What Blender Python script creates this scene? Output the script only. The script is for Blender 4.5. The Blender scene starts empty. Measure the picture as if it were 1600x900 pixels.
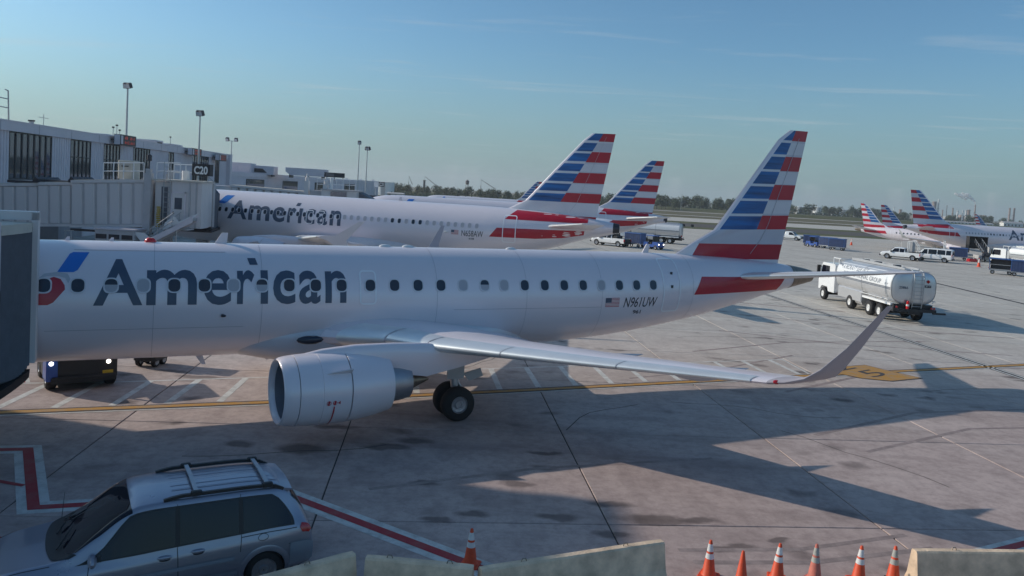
import bpy, bmesh, math, random
from mathutils import Vector, Matrix
R = math.radians
PI = math.pi
random.seed(7)
SC = bpy.context.scene
COL = SC.collection

# ------------------------------------------------------------------ camera
def make_camera():
    cd = bpy.data.cameras.new('camera'); cam = bpy.data.objects.new('camera', cd); COL.objects.link(cam)
    cd.sensor_width = 36.0; cd.lens = 36.0 * 1197.44 / 1600.0
    cd.shift_y = -(450.0 - 365.7) / 1600.0
    cd.clip_start = 0.1; cd.clip_end = 9000
    pit, rol = 0.0555, 0.0587
    rt = Vector((1, 0, 0)); fw = Vector((0, math.cos(pit), -math.sin(pit))); dn = Vector((0, -math.sin(pit), -math.cos(pit)))
    c, s = math.cos(rol), math.sin(rol)
    X = rt * c - dn * s; Y = -(rt * s + dn * c); Z = -fw
    m = Matrix(((X.x, Y.x, Z.x, 0), (X.y, Y.y, Z.y, 0), (X.z, Y.z, Z.z, 7.158), (0, 0, 0, 1)))
    cam.matrix_world = m
    SC.camera = cam
make_camera()

# ------------------------------------------------------------------ light and sky
SUN_DIR = Vector((-0.968, 0.25, 0.0)).normalized()          # horizontal direction towards the sun
SUN_EL = R(25.0)
SUN_STRENGTH = 3.4
SKY_STRENGTH = 0.12
EXPOSURE = 0.0
def make_light():
    to_sun = Vector((SUN_DIR.x * math.cos(SUN_EL), SUN_DIR.y * math.cos(SUN_EL), math.sin(SUN_EL)))
    sd = bpy.data.lights.new('sun', 'SUN'); sd.energy = SUN_STRENGTH; sd.angle = R(0.53); sd.color = (1.0, 0.90, 0.77)
    so = bpy.data.objects.new('sun', sd); COL.objects.link(so)
    so.rotation_euler = to_sun.to_track_quat('Z', 'Y').to_euler(); so.location = (-60, 30, 60)
    w = bpy.data.worlds.new('World'); SC.world = w; w.use_nodes = True
    nt = w.node_tree; N = nt.nodes; Lk = nt.links
    for n in list(N): N.remove(n)
    out = N.new('ShaderNodeOutputWorld'); bg = N.new('ShaderNodeBackground'); bg.inputs['Strength'].default_value = SKY_STRENGTH
    sky = N.new('ShaderNodeTexSky'); sky.sky_type = 'NISHITA'; sky.sun_disc = False
    sky.sun_elevation = SUN_EL; sky.sun_rotation = math.atan2(SUN_DIR.x, SUN_DIR.y)
    sky.air_density = 1.0; sky.dust_density = 1.2; sky.ozone_density = 2.2; sky.altitude = 10
    # thin cirrus: stretched noise on the sky direction
    tc = N.new('ShaderNodeTexCoord'); sp = N.new('ShaderNodeSeparateXYZ'); Lk.new(tc.outputs['Generated'], sp.inputs[0])
    mz = N.new('ShaderNodeMath'); mz.operation = 'MAXIMUM'; mz.inputs[1].default_value = 0.03; Lk.new(sp.outputs['Z'], mz.inputs[0])
    dv = N.new('ShaderNodeVectorMath'); dv.operation = 'DIVIDE'
    cb = N.new('ShaderNodeCombineXYZ'); Lk.new(mz.outputs[0], cb.inputs[0]); Lk.new(mz.outputs[0], cb.inputs[1]); cb.inputs[2].default_value = 1
    Lk.new(tc.outputs['Generated'], dv.inputs[0]); Lk.new(cb.outputs[0], dv.inputs[1])
    mp = N.new('ShaderNodeMapping'); mp.inputs['Scale'].default_value = (0.55, 1.9, 0.0); mp.inputs['Rotation'].default_value = (0, 0, R(-14)); mp.inputs['Location'].default_value = (0.35, 2.2, 0)
    Lk.new(dv.outputs[0], mp.inputs[0])
    no = N.new('ShaderNodeTexNoise'); no.inputs['Scale'].default_value = 0.8; no.inputs['Detail'].default_value = 9; no.inputs['Roughness'].default_value = 0.62; no.inputs['Distortion'].default_value = 0.5
    Lk.new(mp.outputs[0], no.inputs['Vector'])
    cr = N.new('ShaderNodeMapRange'); cr.inputs['From Min'].default_value = 0.56; cr.inputs['From Max'].default_value = 0.82; cr.inputs['To Max'].default_value = 0.5
    Lk.new(no.outputs['Fac'], cr.inputs['Value'])
    hs = N.new('ShaderNodeMix'); hs.data_type = 'RGBA'; hs.blend_type = 'MULTIPLY'; hs.inputs['Factor'].default_value = 1.0
    Lk.new(sky.outputs[0], hs.inputs['A']); hs.inputs['B'].default_value = SKY_TINT
    hz = N.new('ShaderNodeMapRange'); hz.interpolation_type = 'SMOOTHSTEP'; hz.inputs['From Min'].default_value = -0.02; hz.inputs['From Max'].default_value = 0.20; hz.inputs['To Min'].default_value = 0.85; hz.inputs['To Max'].default_value = 0.0
    Lk.new(sp.outputs['Z'], hz.inputs['Value'])
    hx = N.new('ShaderNodeMix'); hx.data_type = 'RGBA'; hx.inputs['B'].default_value = (2.05, 3.05, 3.35, 1); Lk.new(hz.outputs[0], hx.inputs['Factor']); Lk.new(hs.outputs['Result'], hx.inputs['A'])
    mx = N.new('ShaderNodeMix'); mx.data_type = 'RGBA'; mx.inputs['B'].default_value = (4.6, 4.9, 5.1, 1)
    Lk.new(cr.outputs[0], mx.inputs['Factor']); Lk.new(hx.outputs['Result'], mx.inputs['A'])
    Lk.new(mx.outputs['Result'], bg.inputs['Color']); Lk.new(bg.outputs[0], out.inputs['Surface'])
    vs = SC.view_settings; vs.view_transform = 'Standard'; vs.look = 'None'; vs.exposure = EXPOSURE; vs.gamma = 1.0; vs.use_curve_mapping = False
SKY_TINT = (0.63, 0.91, 1.03, 1)
make_light()

# ------------------------------------------------------------------ materials
MATS = {}
def mat(name, col, rough=0.5, metal=0.0, var=0.0, vscale=4.0, bump=0.0, bscale=30.0, coat=0.0, stretch=None, emit=None, emit_s=0.0, alpha=None, var2=None, spec=0.5):
    if name in MATS: return MATS[name]
    m = bpy.data.materials.new(name); m.use_nodes = True; MATS[name] = m
    nt = m.node_tree; N = nt.nodes; Lk = nt.links
    b = N['Principled BSDF']
    b.inputs['Base Color'].default_value = (*col, 1); b.inputs['Roughness'].default_value = rough; b.inputs['Metallic'].default_value = metal
    b.inputs['Specular IOR Level'].default_value = spec
    if coat: b.inputs['Coat Weight'].default_value = coat; b.inputs['Coat Roughness'].default_value = 0.08
    if emit: b.inputs['Emission Color'].default_value = (*emit, 1); b.inputs['Emission Strength'].default_value = emit_s
    m.diffuse_color = (*col, 1)
    if var or bump:
        tc = N.new('ShaderNodeTexCoord'); src = tc.outputs['Object']
        if stretch:
            mp = N.new('ShaderNodeMapping'); mp.inputs['Scale'].default_value = stretch; Lk.new(src, mp.inputs[0]); src = mp.outputs[0]
        if var:
            n = N.new('ShaderNodeTexNoise'); n.inputs['Scale'].default_value = vscale; n.inputs['Detail'].default_value = 6; n.inputs['Roughness'].default_value = 0.6
            Lk.new(src, n.inputs['Vector'])
            r = N.new('ShaderNodeMapRange'); r.inputs['From Min'].default_value = 0.3; r.inputs['From Max'].default_value = 0.7
            Lk.new(n.outputs['Fac'], r.inputs['Value'])
            x = N.new('ShaderNodeMix'); x.data_type = 'RGBA'; Lk.new(r.outputs[0], x.inputs['Factor'])
            lo = var2 if var2 else tuple(c * (1 - var) for c in col)
            x.inputs['A'].default_value = (*lo, 1); x.inputs['B'].default_value = (*(min(1, c * (1 + var * 0.6)) for c in col), 1)
            Lk.new(x.outputs['Result'], b.inputs['Base Color'])
            rr = N.new('ShaderNodeMapRange'); rr.inputs['To Min'].default_value = max(0.02, rough - 0.5 * var); rr.inputs['To Max'].default_value = min(1, rough + 0.6 * var)
            Lk.new(n.outputs['Fac'], rr.inputs['Value']); Lk.new(rr.outputs[0], b.inputs['Roughness'])
        if bump:
            n2 = N.new('ShaderNodeTexNoise'); n2.inputs['Scale'].default_value = bscale; n2.inputs['Detail'].default_value = 4
            Lk.new(src, n2.inputs['Vector'])
            bp = N.new('ShaderNodeBump'); bp.inputs['Strength'].default_value = bump; bp.inputs['Distance'].default_value = 0.02
            Lk.new(n2.outputs['Fac'], bp.inputs['Height']); Lk.new(bp.outputs[0], b.inputs['Normal'])
    return m

SPILLS = [(-5.0, 20.3, .85, .45), (-6.65, 20.45, .5, .28), (-2.8, 20.85, .9, .35), (-2.1, 21.5, .6, .3), (-4.5, 22.3, .7, .3), (.75, 18.75, .5, .25), (-.2, 16.85, .45, .22), (1.65, 16.95, .6, .26), (3.95, 17.1, 1.0, .35), (2.95, 17.85, .7, .25), (5.0, 15.8, .42, .22), (5.5, 16.0, .5, .2), (-1.5, 18.4, .5, .2), (1.5, 21.1, .6, .2), (2.8, 16.25, .5, .2), (4.9, 17.2, .6, .22), (-1.0, 16.4, .5, .2), (6.4, 16.4, .35, .16), (-11.7, 27.5, .9, .25), (-10.3, 26.9, 1.2, .3)]
def ground_mat(name, base, dark, light, stain=0.5, slab_var=0.12, rough=0.85, obj_random=True, clean=None):
    """weathered concrete: per-slab tint, broad mottling, tyre streaks, oil spots; clean: far tones of the painted vignette"""
    if name in MATS: return MATS[name]
    m = bpy.data.materials.new(name); m.use_nodes = True; MATS[name] = m
    nt = m.node_tree; N = nt.nodes; Lk = nt.links; b = N['Principled BSDF']
    geo = N.new('ShaderNodeNewGeometry'); P = geo.outputs['Position']
    def noise(scale, detail=6, rough_=0.6, stretch=(1, 1, 1), rot=0, dist=0.0):
        mp = N.new('ShaderNodeMapping'); mp.inputs['Scale'].default_value = stretch; mp.inputs['Rotation'].default_value = (0, 0, rot); Lk.new(P, mp.inputs[0])
        n = N.new('ShaderNodeTexNoise'); n.inputs['Scale'].default_value = scale; n.inputs['Detail'].default_value = detail; n.inputs['Roughness'].default_value = rough_; n.inputs['Distortion'].default_value = dist
        Lk.new(mp.outputs[0], n.inputs['Vector']); return n.outputs['Fac']
    def rng(v, a, c, lo=0.0, hi=1.0):
        r = N.new('ShaderNodeMapRange'); r.inputs['From Min'].default_value = a; r.inputs['From Max'].default_value = c; r.inputs['To Min'].default_value = lo; r.inputs['To Max'].default_value = hi
        Lk.new(v, r.inputs['Value']); return r.outputs[0]
    def mix(f, A, B, mode='MIX'):
        x = N.new('ShaderNodeMix'); x.data_type = 'RGBA'; x.blend_type = mode
        if isinstance(f, float): x.inputs['Factor'].default_value = f
        else: Lk.new(f, x.inputs['Factor'])
        for k, v in (('A', A), ('B', B)):
            if isinstance(v, tuple): x.inputs[k].default_value = (*v, 1)
            else: Lk.new(v, x.inputs[k])
        return x.outputs['Result']
    c = mix(rng(noise(0.12, 5), 0.35, 0.65), base, light)
    if clean:  # vignette darkening put into the colour: darker near, paler with distance
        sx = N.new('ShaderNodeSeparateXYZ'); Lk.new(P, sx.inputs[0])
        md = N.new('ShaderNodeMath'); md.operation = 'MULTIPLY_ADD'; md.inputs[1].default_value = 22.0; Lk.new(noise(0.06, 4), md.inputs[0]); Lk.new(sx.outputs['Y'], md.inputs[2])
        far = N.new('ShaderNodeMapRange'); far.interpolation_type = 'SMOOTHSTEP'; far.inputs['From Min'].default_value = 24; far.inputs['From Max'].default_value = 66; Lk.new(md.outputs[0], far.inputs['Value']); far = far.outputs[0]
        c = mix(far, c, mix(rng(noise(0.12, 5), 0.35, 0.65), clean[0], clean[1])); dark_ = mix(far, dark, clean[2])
    else: dark_ = dark
    c = mix(rng(noise(0.9, 8, 0.7), 0.42, 0.75, 0, 0.6), c, dark_)
    c = mix(rng(noise(3.6, 6, 0.72), 0.45, 0.72, 0, 0.34), c, dark_)
    c = mix(rng(noise(11.0, 4, 0.7), 0.5, 0.72, 0, 0.22), c, dark_)
    # tyre and jet-blast streaks along the stand direction
    c = mix(rng(noise(0.5, 5, 0.65, (0.09, 1.3, 1), R(-22)), 0.52, 0.74, 0, 0.6), c, dark_)
    c = mix(rng(noise(0.6, 5, 0.6, (1.2, 0.1, 1), R(6)), 0.56, 0.78, 0, 0.45), c, dark_)
    # oil spots
    vo = N.new('ShaderNodeTexVoronoi'); vo.inputs['Scale'].default_value = 0.62; vo.inputs['Randomness'].default_value = 1.0
    wp = N.new('ShaderNodeMapping'); wp.inputs['Scale'].default_value = (0.8, 1.25, 1); Lk.new(P, wp.inputs[0])
    nv = N.new('ShaderNodeTexNoise'); nv.inputs['Scale'].default_value = 1.6; nv.inputs['Detail'].default_value = 4
    Lk.new(P, nv.inputs['Vector'])
    va = N.new('ShaderNodeVectorMath'); va.operation = 'MULTIPLY_ADD'; va.inputs[1].default_value = (0.9, 0.9, 0); Lk.new(nv.outputs['Color'], va.inputs[0]); Lk.new(wp.outputs[0], va.inputs[2])
    Lk.new(va.outputs[0], vo.inputs['Vector'])
    # known oil and fuel spills on the stand
    for (ox, oy, rx, ry) in (SPILLS if clean else ()):
        dd = N.new('ShaderNodeVectorMath'); dd.operation = 'SUBTRACT'; dd.inputs[1].default_value = (ox, oy, 0); Lk.new(P, dd.inputs[0])
        nw = N.new('ShaderNodeVectorMath'); nw.operation = 'MULTIPLY_ADD'; nw.inputs[1].default_value = (0.55, 0.55, 0); Lk.new(nv.outputs['Color'], nw.inputs[0]); Lk.new(dd.outputs[0], nw.inputs[2])
        sc_ = N.new('ShaderNodeVectorMath'); sc_.operation = 'MULTIPLY'; sc_.inputs[1].default_value = (1 / rx, 1 / ry, 0); Lk.new(nw.outputs[0], sc_.inputs[0])
        ln = N.new('ShaderNodeVectorMath'); ln.operation = 'LENGTH'; Lk.new(sc_.outputs[0], ln.inputs[0])
        c = mix(rng(ln.outputs['Value'], 1.0, 0.55, 0, 0.62), c, tuple(q * 0.32 for q in dark))
    spots = rng(vo.outputs['Distance'], 0.29, 0.10)
    gate = rng(noise(0.16, 3), 0.45, 0.56)
    mm = N.new('ShaderNodeMath'); mm.operation = 'MULTIPLY'; Lk.new(spots, mm.inputs[0]); Lk.new(gate, mm.inputs[1])
    m2 = N.new('ShaderNodeMath'); m2.operation = 'MULTIPLY'; m2.inputs[1].default_value = stain; Lk.new(mm.outputs[0], m2.inputs[0])
    c = mix(m2.outputs[0], c, tuple(d * 0.3 for d in dark))
    if obj_random:
        oi = N.new('ShaderNodeObjectInfo'); v = rng(oi.outputs['Random'], 0, 1, 1 - slab_var, 1 + slab_var)
        cc = N.new('ShaderNodeCombineXYZ')
        for i in range(3): Lk.new(v, cc.inputs[i])
        c = mix(1.0, c, cc.outputs[0], 'MULTIPLY')
    Lk.new(c, b.inputs['Base Color'])
    b.inputs['Roughness'].default_value = rough; b.inputs['Specular IOR Level'].default_value = 0.25
    bp = N.new('ShaderNodeBump'); bp.inputs['Strength'].default_value = 0.25; bp.inputs['Distance'].default_value = 0.01
    Lk.new(noise(14, 5), bp.inputs['Height']); Lk.new(bp.outputs[0], b.inputs['Normal'])
    return m

def paint_mat(name, col, wear_col, wear=0.45):
    """road paint scuffed through to the concrete"""
    if name in MATS: return MATS[name]
    m = bpy.data.materials.new(name); m.use_nodes = True; MATS[name] = m
    nt = m.node_tree; N = nt.nodes; Lk = nt.links; b = N['Principled BSDF']
    geo = N.new('ShaderNodeNewGeometry')
    n = N.new('ShaderNodeTexNoise'); n.inputs['Scale'].default_value = 2.2; n.inputs['Detail'].default_value = 9; n.inputs['Roughness'].default_value = 0.72
    Lk.new(geo.outputs['Position'], n.inputs['Vector'])
    r = N.new('ShaderNodeMapRange'); r.inputs['From Min'].default_value = 0.44; r.inputs['From Max'].default_value = 0.66; r.inputs['To Max'].default_value = wear
    Lk.new(n.outputs['Fac'], r.inputs['Value'])
    x = N.new('ShaderNodeMix'); x.data_type = 'RGBA'; x.inputs['A'].default_value = (*col, 1); x.inputs['B'].default_value = (*wear_col, 1); Lk.new(r.outputs[0], x.inputs['Factor'])
    Lk.new(x.outputs['Result'], b.inputs['Base Color']); b.inputs['Roughness'].default_value = 0.8
    return m

# palette
mat('paint_silver', (0.80, 0.735, 0.765), 0.30, 0.10, var=0.022, vscale=0.5, coat=0.3)
mat('paint_fairing', (0.68, 0.655, 0.68), 0.35, 0.1, var=0.06, vscale=0.8, coat=0.2)
mat('paint_white', (0.78, 0.78, 0.77), 0.35, 0.0, var=0.05, vscale=1.2, coat=0.3)
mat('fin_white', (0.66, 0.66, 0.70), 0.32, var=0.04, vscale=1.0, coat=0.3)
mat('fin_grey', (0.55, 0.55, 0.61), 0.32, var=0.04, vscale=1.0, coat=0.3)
mat('fin_red', (0.47, 0.008, 0.03), 0.34, var=0.12, vscale=1.2, coat=0.15)
mat('fin_blue', (0.012, 0.125, 0.36), 0.34, var=0.75, vscale=1.1, coat=0.15, stretch=(0.22, 1, 3.2), var2=(0.004, 0.03, 0.13))
mat('logo_blue', (0.01, 0.17, 0.58), 0.3, coat=0.4)
mat('logo_red', (0.46, 0.012, 0.03), 0.3, coat=0.4)
mat('logo_grey', (0.50, 0.51, 0.55), 0.35)
mat('letter_slate', (0.062, 0.092, 0.145), 0.35, var=0.06, vscale=1.0)
mat('seam_grey', (0.44, 0.42, 0.45), 0.5)
mat('letter_black', (0.03, 0.035, 0.045), 0.5)
mat('bare_metal', (0.82, 0.83, 0.82), 0.34, 0.55, var=0.06, vscale=1.5)
mat('dull_metal', (0.42, 0.43, 0.46), 0.42, 0.85, var=0.12, vscale=3)
mat('burnt_metal', (0.30, 0.25, 0.20), 0.38, 0.9, var=0.3, vscale=2.2, stretch=(4, 0.6, 0.6))
mat('dark_metal', (0.06, 0.06, 0.07), 0.5, 0.5, var=0.2, vscale=5)
mat('glass_dark', (0.018, 0.026, 0.045), 0.08, 0.0, spec=0.6)
mat('glass_facade', (0.13, 0.145, 0.17), 0.04, 0.55, spec=1.0)
mat('glass_van', (0.006, 0.007, 0.014), 0.05, 0.0, spec=0.4)
mat('duct_shade', (0.17, 0.19, 0.23), 0.45, 0.2)  # silver duct paint darkened to imitate the shade inside the intake
mat('shade_panel', (0.42, 0.42, 0.46), 0.6)
mat('rubber', (0.018, 0.018, 0.02), 0.75, var=0.2, vscale=8)
mat('black_plastic', (0.02, 0.02, 0.022), 0.5)
mat('joint_dark', (0.05, 0.048, 0.046), 0.95)
mat('cladding', (0.66, 0.60, 0.63), 0.6, var=0.10, vscale=0.6)
mat('cladding_lower', (0.30, 0.29, 0.31), 0.7, var=0.15, vscale=0.8)
mat('fascia', (0.70, 0.63, 0.65), 0.6, var=0.08, vscale=0.5)
mat('roof_membrane', (0.36, 0.35, 0.34), 0.9, var=0.12, vscale=0.3)
mat('bridge_paint', (0.70, 0.65, 0.63), 0.55, var=0.10, vscale=0.9, stretch=(1, 1, 0.3))
mat('bridge_trim', (0.50, 0.475, 0.475), 0.6, var=0.10, vscale=1.5)
mat('bridge_roof', (0.56, 0.52, 0.45), 0.8, var=0.15, vscale=1.2)
mat('winglet_shade', (0.42, 0.385, 0.41), 0.4, var=0.05, vscale=2)  # wing paint darkened to stand in for shade on the winglet
mat('bellows', (0.14, 0.15, 0.175), 0.7, var=0.15, vscale=3)
mat('galvanised', (0.46, 0.47, 0.48), 0.45, 0.6, var=0.12, vscale=4)
mat('mullion', (0.035, 0.037, 0.042), 0.5)
mat('yellow_paint', (0.55, 0.36, 0.03), 0.6, var=0.15, vscale=5)
mat('sign_black', (0.02, 0.022, 0.028), 0.5)
mat('sign_white', (0.80, 0.80, 0.78), 0.5)
mat('door_white', (0.92, 0.92, 0.94), 0.4)
mat('led_red', (0.12, 0.008, 0.006), 0.5, emit=(1.0, 0.09, 0.05), emit_s=0.22)
mat('headlight_on', (0.9, 0.9, 0.9), 0.3, emit=(1.0, 0.93, 0.82), emit_s=4.0)
mat('lens_red', (0.42, 0.01, 0.015), 0.2, coat=0.6)
mat('beacon_red', (0.65, 0.012, 0.02), 0.25, coat=0.5)
mat('lens_clear', (0.55, 0.56, 0.58), 0.12, coat=0.6)
mat('van_paint', (0.29, 0.30, 0.365), 0.28, 0.55, var=0.05, vscale=1.0, coat=0.6)
mat('van_cladding', (0.25, 0.28, 0.33), 0.5, 0.3)
mat('truck_white', (0.78, 0.79, 0.80), 0.3, var=0.05, vscale=1.5, coat=0.4)
mat('tank_skin', (0.66, 0.66, 0.67), 0.32, 0.55, var=0.08, vscale=1.0)
mat('tank_panel', (0.78, 0.79, 0.80), 0.35, var=0.04, vscale=1.0)
mat('chassis', (0.025, 0.025, 0.028), 0.6, var=0.2, vscale=4)
mat('cart_blue', (0.035, 0.095, 0.27), 0.5, var=0.2, vscale=2.0)
mat('tug_blue', (0.02, 0.08, 0.33), 0.35, var=0.12, vscale=2.0, coat=0.3)
mat('curtain_blue', (0.03, 0.055, 0.14), 0.8, var=0.25, vscale=3.0)
mat('cone_orange', (0.72, 0.075, 0.018), 0.55, var=0.15, vscale=9)
mat('cone_faded', (0.62, 0.17, 0.12), 0.65, var=0.25, vscale=9)
mat('cone_white', (0.74, 0.73, 0.71), 0.5, var=0.12, vscale=14)
mat('cone_worn', (0.42, 0.42, 0.38), 0.7, var=0.3, vscale=12)
mat('barrier_concrete', (0.76, 0.57, 0.40), 0.9, var=0.34, vscale=2.6, bump=0.5, bscale=22)
mat('hivis', (0.62, 0.85, 0.06), 0.7)
mat('trousers', (0.02, 0.025, 0.04), 0.8)
mat('skin', (0.32, 0.19, 0.13), 0.6)
mat('brick_stack', (0.33, 0.24, 0.21), 0.8, var=0.15, vscale=0.3)
mat('steel_stack', (0.55, 0.54, 0.55), 0.5, var=0.1, vscale=0.2)
mat('storage_tank', (0.74, 0.74, 0.72), 0.5, var=0.06, vscale=0.1)
mat('far_wall', (0.42, 0.41, 0.41), 0.8, var=0.1, vscale=0.2)
mat('far_dark', (0.16, 0.14, 0.14), 0.8, var=0.2, vscale=0.3)
mat('bark', (0.07, 0.055, 0.04), 0.9)
mat('leaf_a', (0.045, 0.075, 0.035), 0.8, var=0.4, vscale=0.5)
mat('leaf_b', (0.075, 0.095, 0.04), 0.8, var=0.4, vscale=0.5)

# ------------------------------------------------------------------ mesh helpers
class MB:
    """collects shapes, each with a material slot, into one bmesh"""
    def __init__(s): s.bm = bmesh.new(); s.m = 0
    def _face(s, vs):
        try:
            f = s.bm.faces.new(vs); f.material_index = s.m; return f
        except ValueError: return None
    def verts(s, pts): return [s.bm.verts.new(p) for p in pts]
    def poly(s, pts): return s._face(s.verts(pts))
    def box(s, x0, x1, y0, y1, z0, z1, M=None):
        p = [(x0, y0, z0), (x1, y0, z0), (x1, y1, z0), (x0, y1, z0), (x0, y0, z1), (x1, y0, z1), (x1, y1, z1), (x0, y1, z1)]
        if M is not None: p = [M @ Vector(q) for q in p]
        v = s.verts(p)
        for f in ((0, 3, 2, 1), (4, 5, 6, 7), (0, 1, 5, 4), (1, 2, 6, 5), (2, 3, 7, 6), (3, 0, 4, 7)): s._face([v[i] for i in f])
        return s
    def rbox(s, x0, x1, y0, y1, z0, z1, r=0.05, M=None):
        """box with chamfered vertical and top edges"""
        r = min(r, (x1 - x0) * .45, (y1 - y0) * .45, (z1 - z0) * .45)
        def ring(i, z): return [(x0 + i + r, y0 + i, z), (x1 - i - r, y0 + i, z), (x1 - i, y0 + i + r, z), (x1 - i, y1 - i - r, z), (x1 - i - r, y1 - i, z), (x0 + i + r, y1 - i, z), (x0 + i, y1 - i - r, z), (x0 + i, y0 + i + r, z)]
        s.loft([ring(0, z0), ring(0, z1 - r), ring(r * .7, z1)], M=M); return s
    def loft(s, rings, closed=True, cap0=True, cap1=True, M=None):
        vr = []
        for r in rings:
            vr.append(s.verts([M @ Vector(p) for p in r] if M is not None else r))
        n = len(vr[0])
        for a, b in zip(vr, vr[1:]):
            for i in range(n if closed else n - 1):
                j = (i + 1) % n; s._face([a[i], a[j], b[j], b[i]])
        if closed and cap0: s._face(vr[0][::-1])
        if closed and cap1: s._face(vr[-1])
        return s
    def tube(s, p0, p1, r0, r1=None, n=8, cap=True):
        p0, p1 = Vector(p0), Vector(p1); r1 = r0 if r1 is None else r1
        d = (p1 - p0)
        if d.length < 1e-6: return s
        d.normalize(); a = d.orthogonal().normalized(); b = d.cross(a)
        rg = lambda p, r: [p + (a * math.cos(2 * PI * i / n) + b * math.sin(2 * PI * i / n)) * r for i in range(n)]
        s.loft([rg(p0, r0), rg(p1, r1)], cap0=cap, cap1=cap); return s
    def path(s, pts, r, n=6):
        for a, b in zip(pts, pts[1:]): s.tube(a, b, r, r, n)
        return s
    def lathe(s, prof, c=(0, 0, 0), axis='x', n=24, a0=0, a1=2 * PI):
        """prof: list of (pos along axis, radius)"""
        full = abs(a1 - a0 - 2 * PI) < 1e-6; k = n if full else n + 1
        rings = []
        for (t, r) in prof:
            rg = []
            for i in range(k):
                a = a0 + (a1 - a0) * i / n; u, v = r * math.cos(a), r * math.sin(a)
                rg.append({'x': (c[0] + t, c[1] + u, c[2] + v), 'y': (c[0] + u, c[1] + t, c[2] + v), 'z': (c[0] + u, c[1] + v, c[2] + t)}[axis])
            rings.append(rg)
        s.loft(rings, closed=full, cap0=False, cap1=False); return s
    def prism(s, poly, y0, y1, plane='xz'):
        f = {'xz': lambda a, b, t: (a, t, b), 'yz': lambda a, b, t: (t, a, b), 'xy': lambda a, b, t: (a, b, t)}[plane]
        s.loft([[f(a, b, y0) for a, b in poly], [f(a, b, y1) for a, b in poly]]); return s
    def ball(s, c, r, n=10, m=6, sc=(1, 1, 1)):
        rings = []
        for j in range(1, m):
            t = PI * j / m
            rings.append([(c[0] + sc[0] * r * math.sin(t) * math.cos(2 * PI * i / n), c[1] + sc[1] * r * math.sin(t) * math.sin(2 * PI * i / n), c[2] + sc[2] * r * math.cos(t)) for i in range(n)])
        s.loft(rings); return s
    def mesh(s, name, mats, smooth=False, angle=35):
        bmesh.ops.recalc_face_normals(s.bm, faces=s.bm.faces[:])
        me = bpy.data.meshes.new(name); s.bm.to_mesh(me); s.bm.free()
        for m in (mats if isinstance(mats, (list, tuple)) else [mats]): me.materials.append(MATS[m] if isinstance(m, str) else m)
        if smooth:
            me.polygons.foreach_set('use_smooth', [True] * len(me.polygons))
            me.set_sharp_from_angle(angle=R(angle))
        return me
    def build(s, name, mats, parent=None, smooth=False, angle=35, loc=None, kind=None):
        return link(name, s.mesh(name, mats, smooth, angle), parent, loc, kind)
def link(name, me, parent=None, loc=None, kind=None):
    o = bpy.data.objects.new(name, me); COL.objects.link(o)
    if parent is not None: o.parent = parent
    if loc is not None: o.location = loc
    if kind: o['kind'] = kind
    return o
def tag(o, label, cat, group=None):
    o['label'] = label; o['category'] = cat
    if group: o['group'] = group
    return o
def thing(name, label, cat, loc=(0, 0, 0), rz=0.0, group=None, scale=1.0):
    o = bpy.data.objects.new(name, None); COL.objects.link(o); o.empty_display_size = 0.3
    o.location = loc; o.rotation_euler = (0, 0, rz); o.scale = (scale,) * 3
    return tag(o, label, cat, group)
def kids(o): return [c for c in bpy.data.objects if c.parent == o]
CH = {}
def register(root):
    """remember children so copies need no search"""
    for o in bpy.data.objects:
        if o.parent: CH.setdefault(o.parent.name, [])
    return root
def dup(root, loc, rz, label, group=None, scale=None):
    r = root.copy(); COL.objects.link(r); r.location = loc; r.rotation_euler = (0, 0, rz); r['label'] = label
    if scale: r.scale = (scale,) * 3
    if group: r['group'] = group
    for c in kids(root):
        k = c.copy(); COL.objects.link(k); k.parent = r
        for g in kids(c):
            h = g.copy(); COL.objects.link(h); h.parent = k
    return r
def structure(o): o['kind'] = 'structure'; return o

def text_bm(body, bold=0.0, res=4):
    """a bmesh of the text scaled to the unit box"""
    cu = bpy.data.curves.new('text', 'FONT'); cu.body = body; cu.resolution_u = res; cu.offset = bold; cu.fill_mode = 'FRONT'
    ob = bpy.data.objects.new('text', cu); COL.objects.link(ob)
    dg = bpy.context.evaluated_depsgraph_get(); dg.update()
    me = bpy.data.meshes.new_from_object(ob.evaluated_get(dg))
    bm = bmesh.new(); bm.from_mesh(me)
    bpy.data.objects.remove(ob); bpy.data.curves.remove(cu); bpy.data.meshes.remove(me)
    xs = [v.co.x for v in bm.verts]; ys = [v.co.y for v in bm.verts]
    x0, x1, y0, y1 = min(xs), max(xs), min(ys), max(ys)
    if y0 > -0.06: y0 = 0
    for v in bm.verts: v.co = Vector(((v.co.x - x0) / (x1 - x0), (v.co.y - y0) / (y1 - y0), 0))
    return bm
def flat_text(name, body, mat_name, parent, origin, ex, ez, w, h, bold=0.01):
    """lettering laid on a plane: origin lower left, ex/ez unit vectors, width, height"""
    bm = text_bm(body, bold); o_, ex, ez = Vector(origin), Vector(ex), Vector(ez)
    for v in bm.verts: v.co = o_ + ex * (v.co.x * w) + ez * (v.co.y * h)
    me = bpy.data.meshes.new(name); bm.to_mesh(me); bm.free(); me.materials.append(MATS[mat_name])
    return link(name, me, parent)
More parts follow.
